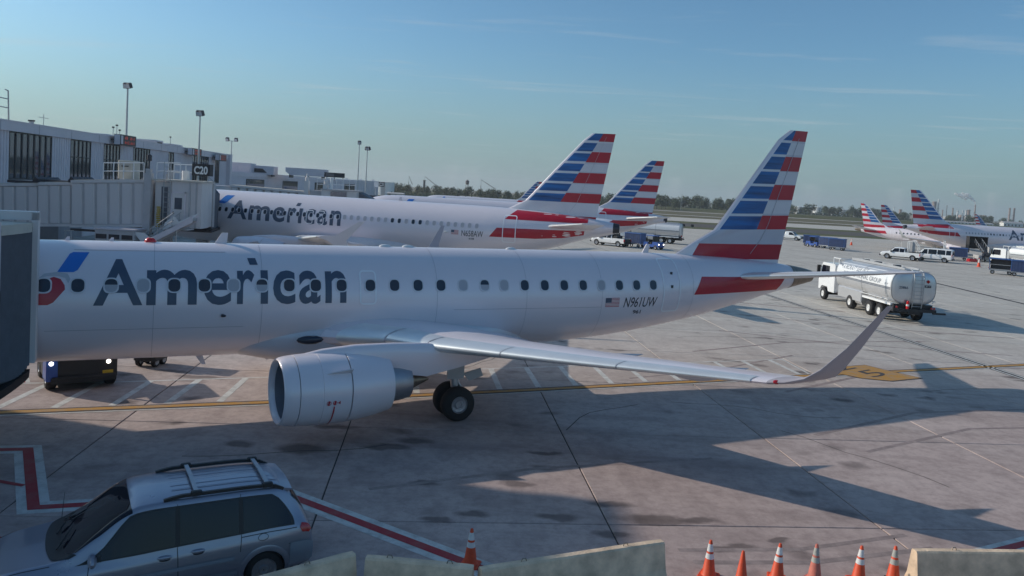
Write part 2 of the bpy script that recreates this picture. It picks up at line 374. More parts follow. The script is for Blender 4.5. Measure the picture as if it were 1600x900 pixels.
# ------------------------------------------------------------------ ground
GA = math.atan2(0.1015, 0.9948)                    # slab grid: long axis leans a little left of straight ahead
GU = Vector((-0.1015, 0.9948, 0)); GV = Vector((0.9948, 0.1015, 0))
GO = Vector((-10.75, 21.45, 0)); SLAB = 6.33
VIGNETTE_FAR = ((0.53, 0.50, 0.445), (0.58, 0.55, 0.495), (0.37, 0.32, 0.285))  # far tones, without the vignette darkening painted into the near concrete
ground_mat('concrete', (0.435, 0.335, 0.305), (0.215, 0.160, 0.150), (0.52, 0.41, 0.375), stain=0.7, slab_var=0.07, clean=VIGNETTE_FAR)
ground_mat('concrete_far', (0.435, 0.335, 0.305), (0.215, 0.160, 0.150), (0.52, 0.41, 0.375), stain=0.4, obj_random=False, clean=VIGNETTE_FAR)
ground_mat('grass_dry', (0.125, 0.105, 0.05), (0.085, 0.085, 0.033), (0.155, 0.125, 0.065), stain=0.0, obj_random=False)
ground_mat('grass_green', (0.085, 0.09, 0.03), (0.065, 0.075, 0.025), (0.125, 0.115, 0.05), stain=0.0, obj_random=False)
ground_mat('asphalt', (0.105, 0.09, 0.085), (0.07, 0.062, 0.06), (0.13, 0.115, 0.105), stain=0.1, obj_random=False)
paint_mat('line_white', (0.62, 0.61, 0.58), (0.33, 0.31, 0.28), 0.75)
paint_mat('line_yellow', (0.47, 0.235, 0.04), (0.34, 0.25, 0.17), 0.85)
paint_mat('line_red', (0.38, 0.035, 0.045), (0.30, 0.16, 0.14), 0.35)
paint_mat('line_black', (0.045, 0.04, 0.04), (0.16, 0.14, 0.13), 0.5)
mat('tar', (0.07, 0.06, 0.055), 0.9)

def sheet(name, pts, z, m, parent=None, kind='structure'):
    b = MB(); b.poly([(x, y, z) for x, y in pts]); o = b.build(name, m, parent)
    if kind and parent is None: o['kind'] = kind
    return o
sheet('grass_field', [(-2500, -300), (3500, -300), (3500, 4500), (-2500, 4500)], -0.16, 'grass_dry')
# apron: base sheet, then slabs you can count near the camera, then a plain far sheet
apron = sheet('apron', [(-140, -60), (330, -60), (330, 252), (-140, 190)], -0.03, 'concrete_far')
def g2w(i, j): return GO + GV * (i * SLAB) + GU * (j * SLAB)
def slabs():
    b = MB(); h = SLAB / 2 - 0.017; r = 0.012
    b.loft([[(-h, -h, -0.16), (h, -h, -0.16), (h, h, -0.16), (-h, h, -0.16)], [(-h, -h, -r), (h, -h, -r), (h, h, -r), (-h, h, -r)], [(-h + r, -h + r, 0), (h - r, -h + r, 0), (h - r, h - r, 0), (-h + r, h - r, 0)]], cap0=False)
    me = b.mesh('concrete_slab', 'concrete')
    n = 0
    for j in range(-3, 9):
        y = GO.y + (j + .5) * SLAB
        for i in range(-9, 16):
            c = g2w(i + .5, j + .5)
            if c.x < -0.74 * c.y - 9 or c.x > 0.80 * c.y + 9 or c.y < 3: continue
            o = link('concrete_slab', me, apron); o.location = c; o.rotation_euler = (0, 0, GA); n += 1
    # joint bed under the slabs
    b = MB(); c0, c1, c2, c3 = g2w(-9, -3), g2w(16, -3), g2w(16, 9), g2w(-9, 9)
    b.poly([(c.x, c.y, -0.024) for c in (c0, c1, c2, c3)]); b.build('joint_bed', 'joint_dark', apron)
    # far sheet at slab level, cut round the slab block
    o0 = g2w(-9, 9); o1 = g2w(16, 9); b = MB()
    b.poly([(p[0], p[1], -0.004) for p in ((-140, -60), (c0.x, c0.y), (o0.x, o0.y), (-140, 190))])
    b.poly([(p[0], p[1], -0.004) for p in ((o1.x, o1.y), (c1.x, c1.y), (330, -60), (330, 252))])
    b.poly([(p[0], p[1], -0.004) for p in ((o0.x, o0.y), (o1.x, o1.y), (330, 252), (-140, 190))])
    b.poly([(p[0], p[1], -0.004) for p in ((-140, -60), (330, -60), (c1.x, c1.y), (c0.x, c0.y))])
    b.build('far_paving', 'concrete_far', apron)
    # tarred joints in the far paving
    b = MB()
    for i in range(-8, 40, 1):
        p, q = g2w(i, 9), g2w(i, 26); w = GV * 0.035
        b.poly([(v.x, v.y, 0.0) for v in (p - w, p + w, q + w, q - w)])
    for j in range(9, 27):
        p, q = g2w(-8, j), g2w(40, j); w = GU * 0.04
        b.poly([(v.x, v.y, 0.001) for v in (p - w, p + w, q + w, q - w)])
    b.build('tarred_joint', 'tar', apron, kind='stuff')
slabs()
def strip(name, line_a, line_b, z, m):
    """band between two far-off lines given by two points each, run out both ways"""
    def ext(l):
        (x0, y0), (x1, y1) = l; s = (y1 - y0) / (x1 - x0)
        return [(-300, y0 + s * (-300 - x0)), (900, y0 + s * (900 - x0))]
    a, b = ext(line_a), ext(line_b)
    return sheet(name, [a[0], a[1], b[1], b[0]], z, m)
LA = ((42, 205), (102, 211)); LB = ((50, 252), (112, 262)); LC = ((63, 338), (150, 354))
strip('verge', LA, ((42, 222), (102, 228)), 0.004, 'grass_green')
strip('service_road', ((42, 221.5), (102, 227.5)), LB, 0.009, 'asphalt')
strip('grass_strip', LB, ((63, 278), (150, 292)), 0.013, 'grass_green')
strip('taxiway', ((63, 277), (150, 291)), LC, 0.017, 'concrete_far')
strip('far_taxiway', ((142, 398), (173, 403)), ((142, 412), (173, 417)), 0.02, 'concrete_far')
strip('runway', ((214, 540), (247, 546)), ((214, 565), (247, 571)), 0.02, 'concrete_far')
def levee():
    b = MB(); rg = []
    for x, y in ((-900, 560), (60, 640), (270, 600), (900, 700)):
        rg.append([(x, y - 9, -0.2), (x, y - 3, 1.5), (x, y + 2, 2.0), (x, y + 60, 2.0), (x, y + 75, -0.2)])
    b.loft(rg, closed=False); o = b.build('grass_bank', 'grass_green', smooth=True); o['kind'] = 'structure'
levee()

# ------------------------------------------------------------------ painted markings
def mark(name, pts, w, z, m, closed=False):
    """a painted line of width w through ground points"""
    b = MB(); P = [Vector((p[0], p[1], z)) for p in pts]
    n = len(P)
    L_, R_ = [], []
    for i in range(n):
        d0 = (P[i] - P[i - 1]).normalized() if i > 0 else None
        d1 = (P[i + 1] - P[i]).normalized() if i < n - 1 else None
        d = ((d0 or d1) + (d1 or d0)).normalized(); nrm = Vector((-d.y, d.x, 0))
        k = 1 / max(0.35, nrm.dot(Vector((-(d1 or d0).y, (d1 or d0).x, 0))))
        L_.append(P[i] + nrm * w / 2 * k); R_.append(P[i] - nrm * w / 2 * k)
    for i in range(n - 1): b.poly([L_[i], L_[i + 1], R_[i + 1], R_[i]])
    return structure(b.build(name, m))
def off(p, q, t, o):
    p, q = Vector((*p, 0)), Vector((*q, 0)); d = (q - p).normalized(); r = p + d * t + Vector((-d.y, d.x, 0)) * o; return (r.x, r.y)
# stand centre line: black edged, yellow, thin white on the camera side
CL = [(-40, 11.8), (-14.3, 21.55), (-7.25, 24.15), (0.6, 27.35), (26, 38.05), (60, 52.2)]
mark('lead_in_border', [(x, y) for x, y in CL], 0.46, 0.004, 'line_black')
mark('lead_in_line', CL, 0.26, 0.008, 'line_yellow')
mark('lead_in_edge', [(x + .1, y - .30) for x, y in CL], 0.09, 0.008, 'line_white')
# white hatched box beside the centre line
def cl_y(x):
    for (x0, y0), (x1, y1) in zip(CL, CL[1:]):
        if x0 <= x <= x1: return y0 + (y1 - y0) * (x - x0) / (x1 - x0)
BOX = [(-21, 22.9), (-16.2, 24.4), (-12.88, 25.42), (-8.4, 27.15), (-0.2, 30.62), (8.3, 33.93), (13.07, 35.85), (13.25, 33.0)]
mark('hatch_border', BOX, 0.11, 0.004, 'line_white')
def box_y(x):
    for (x0, y0), (x1, y1) in zip(BOX, BOX[1:]):
        if x0 <= x <= x1: return y0 + (y1 - y0) * (x - x0) / (x1 - x0)
b = MB(); x = -19.15
while x < 12.6:
    y1 = box_y(x); dx = 0.22 if x < -4 else 0.42; y0 = cl_y(x + dx) + 0.30; w = 0.11
    b.poly([(x - w, y1, 0.0045), (x + w, y1, 0.0045), (x + dx + w, y0, 0.0045), (x + dx - w, y0, 0.0045)])
    x += 1.432
structure(b.build('hatch_stripes', 'line_white'))
# red lines with broad white edges by the van
RW = [(-14.5, 18.2), (-11.8, 18.85), (-9.62, 15.6), (-4.9, 17.1), (-0.3, 14.2), (2.5, 12.4)]
mark('equipment_line_edge', RW, 0.60, 0.004, 'line_white')
mark('equipment_line', RW, 0.23, 0.008, 'line_red')
mark('red_line', [(-15, 17.75), (-10.5, 16.66)], 0.13, 0.0062, 'line_red')
mark('red_line', [(-13, 14.95), (-8.6, 14.04)], 0.13, 0.0062, 'line_red')
mark('equipment_line_edge', [(8.6, 15.1), (16, 18.8)], 0.5, 0.004, 'line_white')
mark('equipment_line', [(8.6, 15.1), (16, 18.8)], 0.2, 0.008, 'line_red')
mark('equipment_line_edge', [(-20, 25.6), (-16.8, 26.25), (-15.64, 24.62)], 0.42, 0.004, 'line_white')
mark('equipment_line', [(-20, 25.6), (-16.8, 26.25), (-15.64, 24.62)], 0.16, 0.008, 'line_red')
# service road edge: two thin white lines on a dark band
DL = [(20.2, 70), (20.95, 62.1), (22.42, 47.8), (23.5, 37.4), (24.0, 32), (24.8, 24)]
mark('road_edge_band', DL, 0.62, 0.004, 'line_black')
mark('road_edge_line', [(x - .17, y) for x, y in DL], 0.13, 0.008, 'line_white')
mark('road_edge_line', [(x + .17, y) for x, y in DL], 0.13, 0.008, 'line_white')
mark('road_edge_band', [(45.9, 84), (44.84, 66), (43.5, 46)], 0.5, 0.005, 'line_black')
# stand number: yellow panels with dark figures
def stand_number():
    b = MB()
    pts = [(14.2, 33.55), (15.73, 35.0), (16.86, 35.58), (17.41, 34.72), (18.35, 33.43), (16.6, 32.5), (15.44, 32.7), (14.9, 33.2)]
    c = Vector((16.3, 34.0, 0)); b.poly([((p[0] - c.x) * 1.05 + c.x, (p[1] - c.y) * 1.05 + c.y, 0.0125) for p in pts]); structure(b.build('stand_number_border', 'line_black'))
    b = MB(); b.poly([(p[0], p[1], 0.0165) for p in pts]); structure(b.build('stand_number_panel', 'line_yellow'))
    for ch, o in (('2', (15.15, 34.0)), ('5', (16.1, 33.0))):
        bm = text_bm(ch, 0.0, 4); ex = Vector((0.80, 0.60, 0)); ey = Vector((-0.42, 0.91, 0))
        for v in bm.verts: v.co = Vector((o[0], o[1], 0.0205)) + ex * (v.co.x * 1.25) + ey * (v.co.y * 1.0)
        me = bpy.data.meshes.new('stand_number_figure'); bm.to_mesh(me); bm.free(); me.materials.append(MATS['line_black'])
        structure(link('stand_number_figure', me))
stand_number()

# tyre scrubs and sealed cracks on the stand
paint_mat('tyre_black', (0.25, 0.195, 0.18), (0.38, 0.30, 0.275), 1.0)
def scrub(pts, w): return mark('tyre_mark', pts, w, 0.0025, 'tyre_black')
for pts, w in (([(4.0, 14.9), (6.5, 15.2), (9.5, 16.2)], .16), ([(3.8, 15.4), (6.4, 15.75), (9.2, 16.8)], .14), ([(11, 29.5), (16, 33.5), (22, 36.5), (30, 38)], .2), ([(12, 43), (18, 41), (27, 40.5)], .18), ([(9, 36.5), (15, 40.5), (24, 43.5)], .16), ([(15, 50), (22, 47.5), (31, 46.5)], .22), ([(5, 30.2), (9, 32.6), (14, 37)], .14), ([(-3, 17.6), (1, 19.6), (6, 21.2)], .15), ([(10, 24), (15, 27.5), (22, 29.5)], .18), ([(11, 22.6), (16, 25.8), (23, 27.4)], .16), ([(17, 56), (24, 54.2)], .3)): scrub(pts, w)
def cracks():
    rng = random.Random(21)
    for x, y, a, n in ((-8, 19, .4, 7), (2, 23, 1.2, 6), (6, 27, .2, 8), (9, 40, .6, 9), (18, 44, 2.4, 8), (-2, 29.5, .9, 6), (12, 20, 1.8, 7), (16, 31, .1, 7)):
        p = [(x, y)]
        for k in range(n): a += rng.uniform(-.35, .35); p.append((p[-1][0] + .75 * math.cos(a), p[-1][1] + .75 * math.sin(a)))
        structure(mark('sealed_crack', p, .035, 0.0015, 'tar'))
cracks()
# ------------------------------------------------------------------ aircraft
class Fus:
    """fuselage of stations (s, bottom z, top z, half width); s runs from the nose aft"""
    def __init__(self, st):
        self.s = [a[0] for a in st]; self.v = [(a[1], a[2], a[3]) for a in st]; n = len(st)
        self.t = []
        for k in range(3):
            y = [v[k] for v in self.v]; d = [(y[i + 1] - y[i]) / (self.s[i + 1] - self.s[i]) for i in range(n - 1)]
            t = [d[0]] + [0 if d[i - 1] * d[i] <= 0 else 2 * d[i - 1] * d[i] / (d[i - 1] + d[i]) for i in range(1, n - 1)] + [d[-1]]
            self.t.append(t)
    def at(self, s):
        S = self.s; s = min(max(s, S[0]), S[-1]); i = 0
        while i < len(S) - 2 and s > S[i + 1]: i += 1
        h = S[i + 1] - S[i]; u = (s - S[i]) / h; r = []
        for k in range(3):
            y0, y1 = self.v[i][k], self.v[i + 1][k]; m0, m1 = self.t[k][i] * h, self.t[k][i + 1] * h
            r.append((2 * u ** 3 - 3 * u ** 2 + 1) * y0 + (u ** 3 - 2 * u ** 2 + u) * m0 + (3 * u ** 2 - 2 * u ** 3) * y1 + (u ** 3 - u ** 2) * m1)
        return (r[0] + r[1]) / 2, (r[1] - r[0]) / 2, r[2]          # zc, rz, ry
    def surf(self, s, z, side, off=0.0):
        zc, rz, ry = self.at(s); c = max(-0.999, min(0.999, (z - zc) / rz)); sn = math.sqrt(1 - c * c)
        n = Vector((0, side * sn / ry, c / rz)).normalized()
        return Vector((s, side * ry * sn, zc + rz * c)) + n * off, n
    def mesh(self, s0=None, s1=None, n=44, step=0.45):
        s0 = self.s[0] if s0 is None else s0; s1 = self.s[-1] if s1 is None else s1
        rings = []; k = max(2, int((s1 - s0) / step)); ss = [s0 + (s1 - s0) * i / k for i in range(k + 1)]
        if s0 == self.s[0]: ss = [s0, s0 + .04, s0 + .12, s0 + .25] + ss[1:]
        for s in ss:
            zc, rz, ry = self.at(s)
            rings.append([(s, ry * math.sin(2 * PI * i / n), zc + rz * math.cos(2 * PI * i / n)) for i in range(n)])
        b = MB(); b.loft(rings); return b
def conform(bm, fus, side, off, dz=0.22, ds=0.9):
    """wrap a flat outline (x = station, y = height) onto the fuselage skin"""
    ys = [v.co.y for v in bm.verts]; xs = [v.co.x for v in bm.verts]
    for lo, hi, st, no in ((min(ys), max(ys), dz, (0, 1, 0)), (min(xs), max(xs), ds, (1, 0, 0))):
        k = int((hi - lo) / st)
        for i in range(1, k + 1):
            t = lo + (hi - lo) * i / (k + 1)
            bmesh.ops.bisect_plane(bm, geom=bm.verts[:] + bm.edges[:] + bm.faces[:], plane_co=Vector(no) * t, plane_no=no)
    bmesh.ops.triangulate(bm, faces=bm.faces[:])
    for v in bm.verts: v.co = fus.surf(v.co.x, v.co.y, side, off)[0]
    return bm
def decal(name, bm, m, parent):
    me = bpy.data.meshes.new(name); bm.to_mesh(me); bm.free(); me.materials.append(MATS[m]); me.polygons.foreach_set('use_smooth', [True] * len(me.polygons))
    return link(name, me, parent)
def decal_poly(name, fus, side, pts, m, parent, off=0.008, dz=0.15):
    bm = bmesh.new(); bm.faces.new([bm.verts.new((p[0], p[1], 0)) for p in pts])
    return decal(name, conform(bm, fus, side, off, dz), m, parent)
def decal_text(name, body, fus, side, s0, s1, z0, z1, m, parent, bold=0.02, off=0.009, slope=0.0, res=4, italic=0.0):
    bm = text_bm(body, bold, res); flip = side > 0
    for v in bm.verts:
        x = v.co.x + italic * v.co.y
        x = 1 - x if flip else x
        v.co = Vector((s0 + (s1 - s0) * x, z0 + (z1 - z0) * v.co.y + slope * (x * (s1 - s0)), 0))
    return decal(name, conform(bm, fus, side, off), m, parent)
def rounded(x0, x1, z0, z1, r, n=4):
    p = []
    for cx, cz, a in ((x1 - r, z1 - r, 0), (x0 + r, z1 - r, 90), (x0 + r, z0 + r, 180), (x1 - r, z0 + r, 270)):
        p += [(cx + r * math.cos(R(a + 90 * i / n)), cz + r * math.sin(R(a + 90 * i / n))) for i in range(n + 1)]
    return p
def ring_decal(name, fus, side, x0, x1, z0, z1, r, w, m, parent, off=0.01):
    """a raised outline, as round a door"""
    o = rounded(x0, x1, z0, z1, r, 4); i = rounded(x0 + w, x1 - w, z0 + w, z1 - w, max(.02, r - w), 4)
    def dense(p):
        q = []
        for a, c in zip(p, p[1:] + p[:1]):
            k = max(1, int(math.dist(a, c) / 0.2)); q += [(a[0] + (c[0] - a[0]) * t / k, a[1] + (c[1] - a[1]) * t / k) for t in range(k)]
        return q
    # same number of points on both loops
    N_ = 56
    def resample(p):
        p = p + p[:1]; L = [0]
        for a, c in zip(p, p[1:]): L.append(L[-1] + math.dist(a, c))
        q = []; j = 0
        for t in range(N_):
            d = L[-1] * t / N_
            while L[j + 1] < d: j += 1
            u = (d - L[j]) / max(1e-6, L[j + 1] - L[j]); q.append((p[j][0] + (p[j + 1][0] - p[j][0]) * u, p[j][1] + (p[j + 1][1] - p[j][1]) * u))
        return q
    o, i = resample(o), resample(i); b = MB()
    vo = b.verts([fus.surf(x, z, side, off)[0] for x, z in o]); vi = b.verts([fus.surf(x, z, side, off)[0] for x, z in i])
    for k in range(N_): b._face([vo[k], vo[(k + 1) % N_], vi[(k + 1) % N_], vi[k]])
    return b.build(name, m, parent, smooth=True)

def window_meshes(w, h, key):
    """shared pane, rim and blind, facing -y"""
    if key in WM: return WM[key]
    o = rounded(-w / 2 - w * .11, w / 2 + w * .11, -h / 2 - w * .11, h / 2 + w * .11, w * .46, 5); i = rounded(-w / 2, w / 2, -h / 2, h / 2, w * .42, 5)
    b = MB(); n = len(o)
    b.loft([[(x, 0.01, z) for x, z in o], [(x, -0.018, z) for x, z in o], [(x, -0.018, z) for x, z in i], [(x, 0.006, z) for x, z in i]], cap0=False, cap1=False)
    rim = b.mesh('window', 'paint_fairing', True)
    b = MB(); b.poly([(x, -0.0135, z) for x, z in i]); pane = b.mesh('pane', 'glass_dark')
    b = MB(); b.poly([(x, -0.0155, z) for x, z in i]); blind = b.mesh('blind', 'shade_panel')
    half = [(x, min(z, 0.02)) for x, z in i if z < 0.1]; b = MB(); b.poly([(x, -0.0155, z) for x, z in half]); hb = b.mesh('blind', 'shade_panel')
    WM[key] = (rim, pane, blind, hb); return WM[key]
WM = {}
def add_window(fus, s, z, side, root, meshes, state=0):
    p, n = fus.surf(s, z, side, 0.0)
    o = link('window', meshes[0], root); o.location = p
    tilt = math.asin(max(-1, min(1, n.z)))
    o.rotation_euler = (-tilt, 0, 0) if side < 0 else (-tilt, 0, PI)
    if side > 0: o.rotation_euler = Matrix.Rotation(PI, 3, 'Z').to_4x4().to_3x3().to_euler(); o.rotation_euler = (Matrix.Rotation(PI, 3, 'Z') @ Matrix.Rotation(-tilt, 3, 'X')).to_euler()
    c = link('pane', meshes[1], o)
    if state == 1: link('blind', meshes[2], o)
    if state == 2: link('blind', meshes[3], o)
    return o

def airfoil(tc, n=9):
    up, lo = [], []
    for i in range(n + 1):
        u = 0.5 * (1 - math.cos(PI * i / n)); t = 5 * tc * (0.2969 * math.sqrt(u) - 0.126 * u - 0.3516 * u * u + 0.2843 * u ** 3 - 0.1036 * u ** 4)
        cam = 0.055 * u * (1 - u) * 1.4
        up.append((u, cam + t)); lo.append((u, cam - t))
    return up, lo
def sec_pt(sec, u, t, side):
    l, sle, ch, z, tc, cant, tw = sec
    x = sle + u * ch; d = t * ch - u * ch * tw
    return Vector((x, side * (l - d * math.sin(cant)), z + d * math.cos(cant)))
def lerp_sec(secs, l):
    for a, b in zip(secs, secs[1:]):
        if a[0] <= l <= b[0]:
            k = (l - a[0]) / (b[0] - a[0]); return tuple(x + (y - x) * k for x, y in zip(a, b))
    return secs[-1]
def wing_mesh(secs, side, n=9):
    rings = []
    for sc in secs:
        up, lo = airfoil(sc[4], n); prof = up[::-1] + lo[1:-1] + [(1, lo[-1][1] - 0.001)]
        rings.append([sec_pt(sc, u, t, side) for u, t in prof])
    b = MB(); b.loft(rings); return b
def slat_mesh(secs, side, l0, l1, uu, ul, off, n=6):
    rings = []
    for k in range(n + 1):
        sc = lerp_sec(secs, l0 + (l1 - l0) * k / n); up, lo = airfoil(sc[4], 40)
        pr = [p for p in up if p[0] <= uu][::-1] + [p for p in lo[1:] if p[0] <= ul]
        m = len(pr); r = []
        for i, (u, t) in enumerate(pr):
            a, c = pr[max(0, i - 1)], pr[min(m - 1, i + 1)]; dx, dt = c[0] - a[0], c[1] - a[1]; q = math.hypot(dx, dt) or 1
            r.append(sec_pt(sc, u + dt / q * off / sc[2], t - dx / q * off / sc[2], side))
        rings.append(r)
    k = min(len(r) for r in rings); rings = [r[:k] for r in rings]
    b = MB(); b.loft(rings, closed=False); return b

def fin_mesh(le, te, rows, strip, tilt, s_ref, th, left_of, shape):
    """tail fin in stripes. le/te/diag: functions of z. rows: list of (z0, z1, left material, right material)"""
    b = MB(); mats = []
    def mi(m):
        if m not in mats: mats.append(m)
        return mats.index(m)
    def half(z, s):
        a, c = le(z), te(z); u = max(0, min(1, (s - a) / max(.05, c - a)))
        return th(z) * (2.6 * (math.sqrt(u) * 0.55 - 0.33 * u - 0.22 * u * u) * 1.6 + .02 * (1 - u))
    for side in (-1, 1):
        for (z0, z1, ml, mr) in rows:
            nz = max(1, int((z1 - z0) / 0.35))
            for i in range(nz):
                za, zb = z0 + (z1 - z0) * i / nz, z0 + (z1 - z0) * (i + 1) / nz
                def cols(z):
                    a, c, d = le(z), te(z), min(left_of(z), te(z) - .03); w = min(strip, (c - a) * .3); d = max(d, a + w + .03)
                    e = [a, a + w * .3, a + w]; k = 5
                    e += [a + w + (d - a - w) * j / k for j in range(1, k + 1)]; e += [d + (c - d) * j / 4 for j in range(1, 5)]
                    return e
                ca, cb = cols(za), cols(zb)
                for j in range(len(ca) - 1):
                    m = 'paint_silver' if j < 2 else (ml if j < 7 else mr)
                    q = [(ca[j], za), (ca[j + 1], za), (cb[j + 1], zb), (cb[j], zb)]
                    b.m = mi(m)
                    b.poly([(s, side * half(z, s), z + tilt * (s - s_ref) * shape(z)) for s, z in q])
    # cap
    b.m = mi('paint_silver'); zt = rows[0][1] if rows[0][1] > rows[-1][1] else rows[-1][1]
    k = 10; ss = [le(zt) + (te(zt) - le(zt)) * j / k for j in range(k + 1)]
    for j in range(k):
        b.poly([(ss[j], -half(zt, ss[j]), zt + tilt * (ss[j] - s_ref)), (ss[j + 1], -half(zt, ss[j + 1]), zt + tilt * (ss[j + 1] - s_ref)), (ss[j + 1], half(zt, ss[j + 1]), zt + tilt * (ss[j + 1] - s_ref)), (ss[j], half(zt, ss[j]), zt + tilt * (ss[j] - s_ref))])
    bmesh.ops.remove_doubles(b.bm, verts=b.bm.verts[:], dist=0.002)
    return b, mats
def interp(tab):
    def f(z):
        if z <= tab[0][0]: return tab[0][1]
        for (a, x), (c, y) in zip(tab, tab[1:]):
            if z <= c: return x + (y - x) * (z - a) / (c - a)
        return tab[-1][1]
    return f
def stripe_rows(zt, z_low, blue, red):
    """merge the blue half's bars and the red half's bars into rows"""
    cuts = sorted({zt, z_low} | {z for p in blue for z in p[:2]} | {z for p in red for z in p[:2]})
    cuts = [c for c in cuts if z_low <= c <= zt]; rows = []
    for a, c in zip(cuts, cuts[1:]):
        if c - a < 0.004: continue
        m = (a + c) / 2
        l = next((p[2] if len(p) > 2 else 'fin_blue' for p in blue if p[0] <= m <= p[1]), None); r = next(('fin_red' for p in red if p[0] <= m <= p[1]), None)
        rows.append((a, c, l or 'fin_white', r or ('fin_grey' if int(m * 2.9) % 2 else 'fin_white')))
    return rows

def engine(root, c, R0, L, side, detail=True):
    """turbofan; c = centre of the intake lip, R0 = max radius, L = cowl length"""
    k = R0; e = root
    def lb(name, prof, m, n=36): b = MB(); b.lathe(prof, c, 'x', n); return b.build(name, m, e, smooth=True, angle=50)
    e = lb('engine', [(.131 * L, .955 * k), (.133 * L, .970 * k), (.22 * L, .985 * k), (.32 * L, 1.0 * k), (.322 * L, .988 * k), (.326 * L, .988 * k), (.328 * L, 1.0 * k), (.45 * L, 1.005 * k), (.575 * L, .995 * k), (.578 * L, .975 * k)], 'paint_silver')
    lb('intake_lip', [(.05 * L, .77 * k), (.03 * L, .79 * k), (.004 * L, .84 * k), (.0, .865 * k), (.004 * L, .885 * k), (.02 * L, .915 * k), (.06 * L, .945 * k), (.125 * L, .968 * k), (.127 * L, .955 * k)], 'paint_silver')
    lb('intake_duct', [(.31 * L, .70 * k), (.10 * L, .745 * k), (.052 * L, .768 * k)], 'duct_shade')
    lb('reverser_cowl', [(.584 * L, .975 * k), (.587 * L, .993 * k), (.70 * L, .965 * k), (.85 * L, .90 * k), (1.0 * L, .80 * k), (1.0 * L, .775 * k), (.8 * L, .80 * k)], 'paint_silver')
    lb('core_nozzle', [(.85 * L, .60 * k), (1.0 * L, .585 * k), (1.12 * L, .55 * k), (1.22 * L, .49 * k), (1.22 * L, .46 * k), (1.0 * L, .44 * k)], 'dull_metal')
    lb('exhaust_cone', [(1.05 * L, .40 * k), (1.2 * L, .33 * k), (1.44 * L, .03 * k)], 'burnt_metal')
    lb('exhaust_ring', [(.84 * L, .78 * k), (.84 * L, .5 * k)], 'dark_metal')
    b = MB()
    b.lathe([(.31 * L, .71 * k), (.31 * L, .02)], c, 'x', 36)
    b.build('fan_back', 'dark_metal', e)
    lb('spinner', [(.20 * L, .01), (.23 * L, .10 * k), (.28 * L, .19 * k), (.305 * L, .22 * k)], 'dark_metal', 20)
    if detail:
        b = MB()
        for i in range(22):
            a = 2 * PI * i / 22; q = []
            for r, w, x in ((.2, .05, .30), (.45, .10, .285), (.69, .13, .29)):
                q.append((r * k, w * k, x * L))
            p0 = [Vector((c[0] + x + s2 * .02, c[1] + r * math.cos(a + s2 * w / r), c[2] + r * math.sin(a + s2 * w / r))) for r, w, x in q for s2 in (-1, 1)]
            b.poly([p0[0], p0[1], p0[3], p0[2]]); b.poly([p0[2], p0[3], p0[5], p0[4]])
        b.build('fan_blades', 'dull_metal', e)
    return e
def wheel_mesh(r, w, hub=0.5, n=28):
    b = MB(); b.lathe([(-w / 2, r * hub), (-w / 2, r * .86), (-w * .40, r * .96), (-w * .2, r), (w * .2, r), (w * .40, r * .96), (w / 2, r * .86), (w / 2, r * hub)], (0, 0, 0), 'y', n)
    return b.mesh('tyre', 'rubber', True, 40)
def rim_mesh(r, w, hub=0.5, m='dull_metal', n=20):
    b = MB(); b.lathe([(-w * .36, .01), (-w * .36, r * .14), (-w * .44, r * .16), (-w * .44, r * .22), (-w * .30, r * .26), (-w * .34, r * hub * .86), (-w * .47, r * hub * .98), (-w * .47, r * (hub + .03)), (w * .47, r * (hub + .03)), (w * .30, r * hub * .8), (w * .30, .01)], (0, 0, 0), 'y', n)
    for i in range(9):
        a = 2 * PI * i / 9; p = Vector((math.cos(a) * r * hub * .6, -w * .36, math.sin(a) * r * hub * .6)); b.tube(p, p + Vector((0, w * .1, 0)), r * .05, r * .05, 6)
    return b.mesh('rim', m, True, 40)
def gear_strut(s, l, z_top, r, span, side, nose):
    b = MB(); y = side * l
    b.tube((s, y - span, r), (s, y + span, r), .07, .07, 8)
    b.tube((s, y, r - .02), (s, y, r + .55), .075, .075, 10); b.tube((s, y, r + .45), (s - .05, y - side * (0 if nose else .12), z_top), .12, .14, 12)
    b.tube((s, y, r + .5), (s + (.9 if not nose else -.7), y - side * (.7 if not nose else 0), z_top), .05, .05, 8)
    b.tube((s + .16, y, r + .1), (s + .30, y, r + .33), .035); b.tube((s + .30, y, r + .33), (s + .1, y, r + .6), .035)
    return b
def gear_leg(root, name, s, l, z_top, r, w, span, side, nose=False):
    g = MB(); g = gear_strut(s, l, z_top, r, span, side, nose).build(name, 'dull_metal', root, smooth=True)
    tm, rm = wheel_mesh(r, w), rim_mesh(r, w, m='dull_metal')
    for d in (-1, 1):
        o = link('tyre', tm, g); o.location = (s, side * l + d * span, r)
        q = link('rim', rm, g); q.location = (s, side * l + d * span, r)
        if d > 0: q.rotation_euler = (0, 0, PI)
    y = side * l
    b = MB()
    if nose: b.box(s - .9, s - .1, y - .34, y - .31, z_top - .55, z_top + .1); b.box(s - .9, s - .1, y + .31, y + .34, z_top - .55, z_top + .1)
    else:
        b.box(s - .34, s + .22, y + side * .20 - .02, y + side * .20 + .02, r + .75, z_top)
        b.prism([(s + .25, r + .85), (s + .85, r + 1.0), (s + .95, r + .75), (s + .5, r + .62)], y + side * .0, y + side * .05)
    b.build('gear_door', 'bridge_trim', g, kind='stuff')
    return g

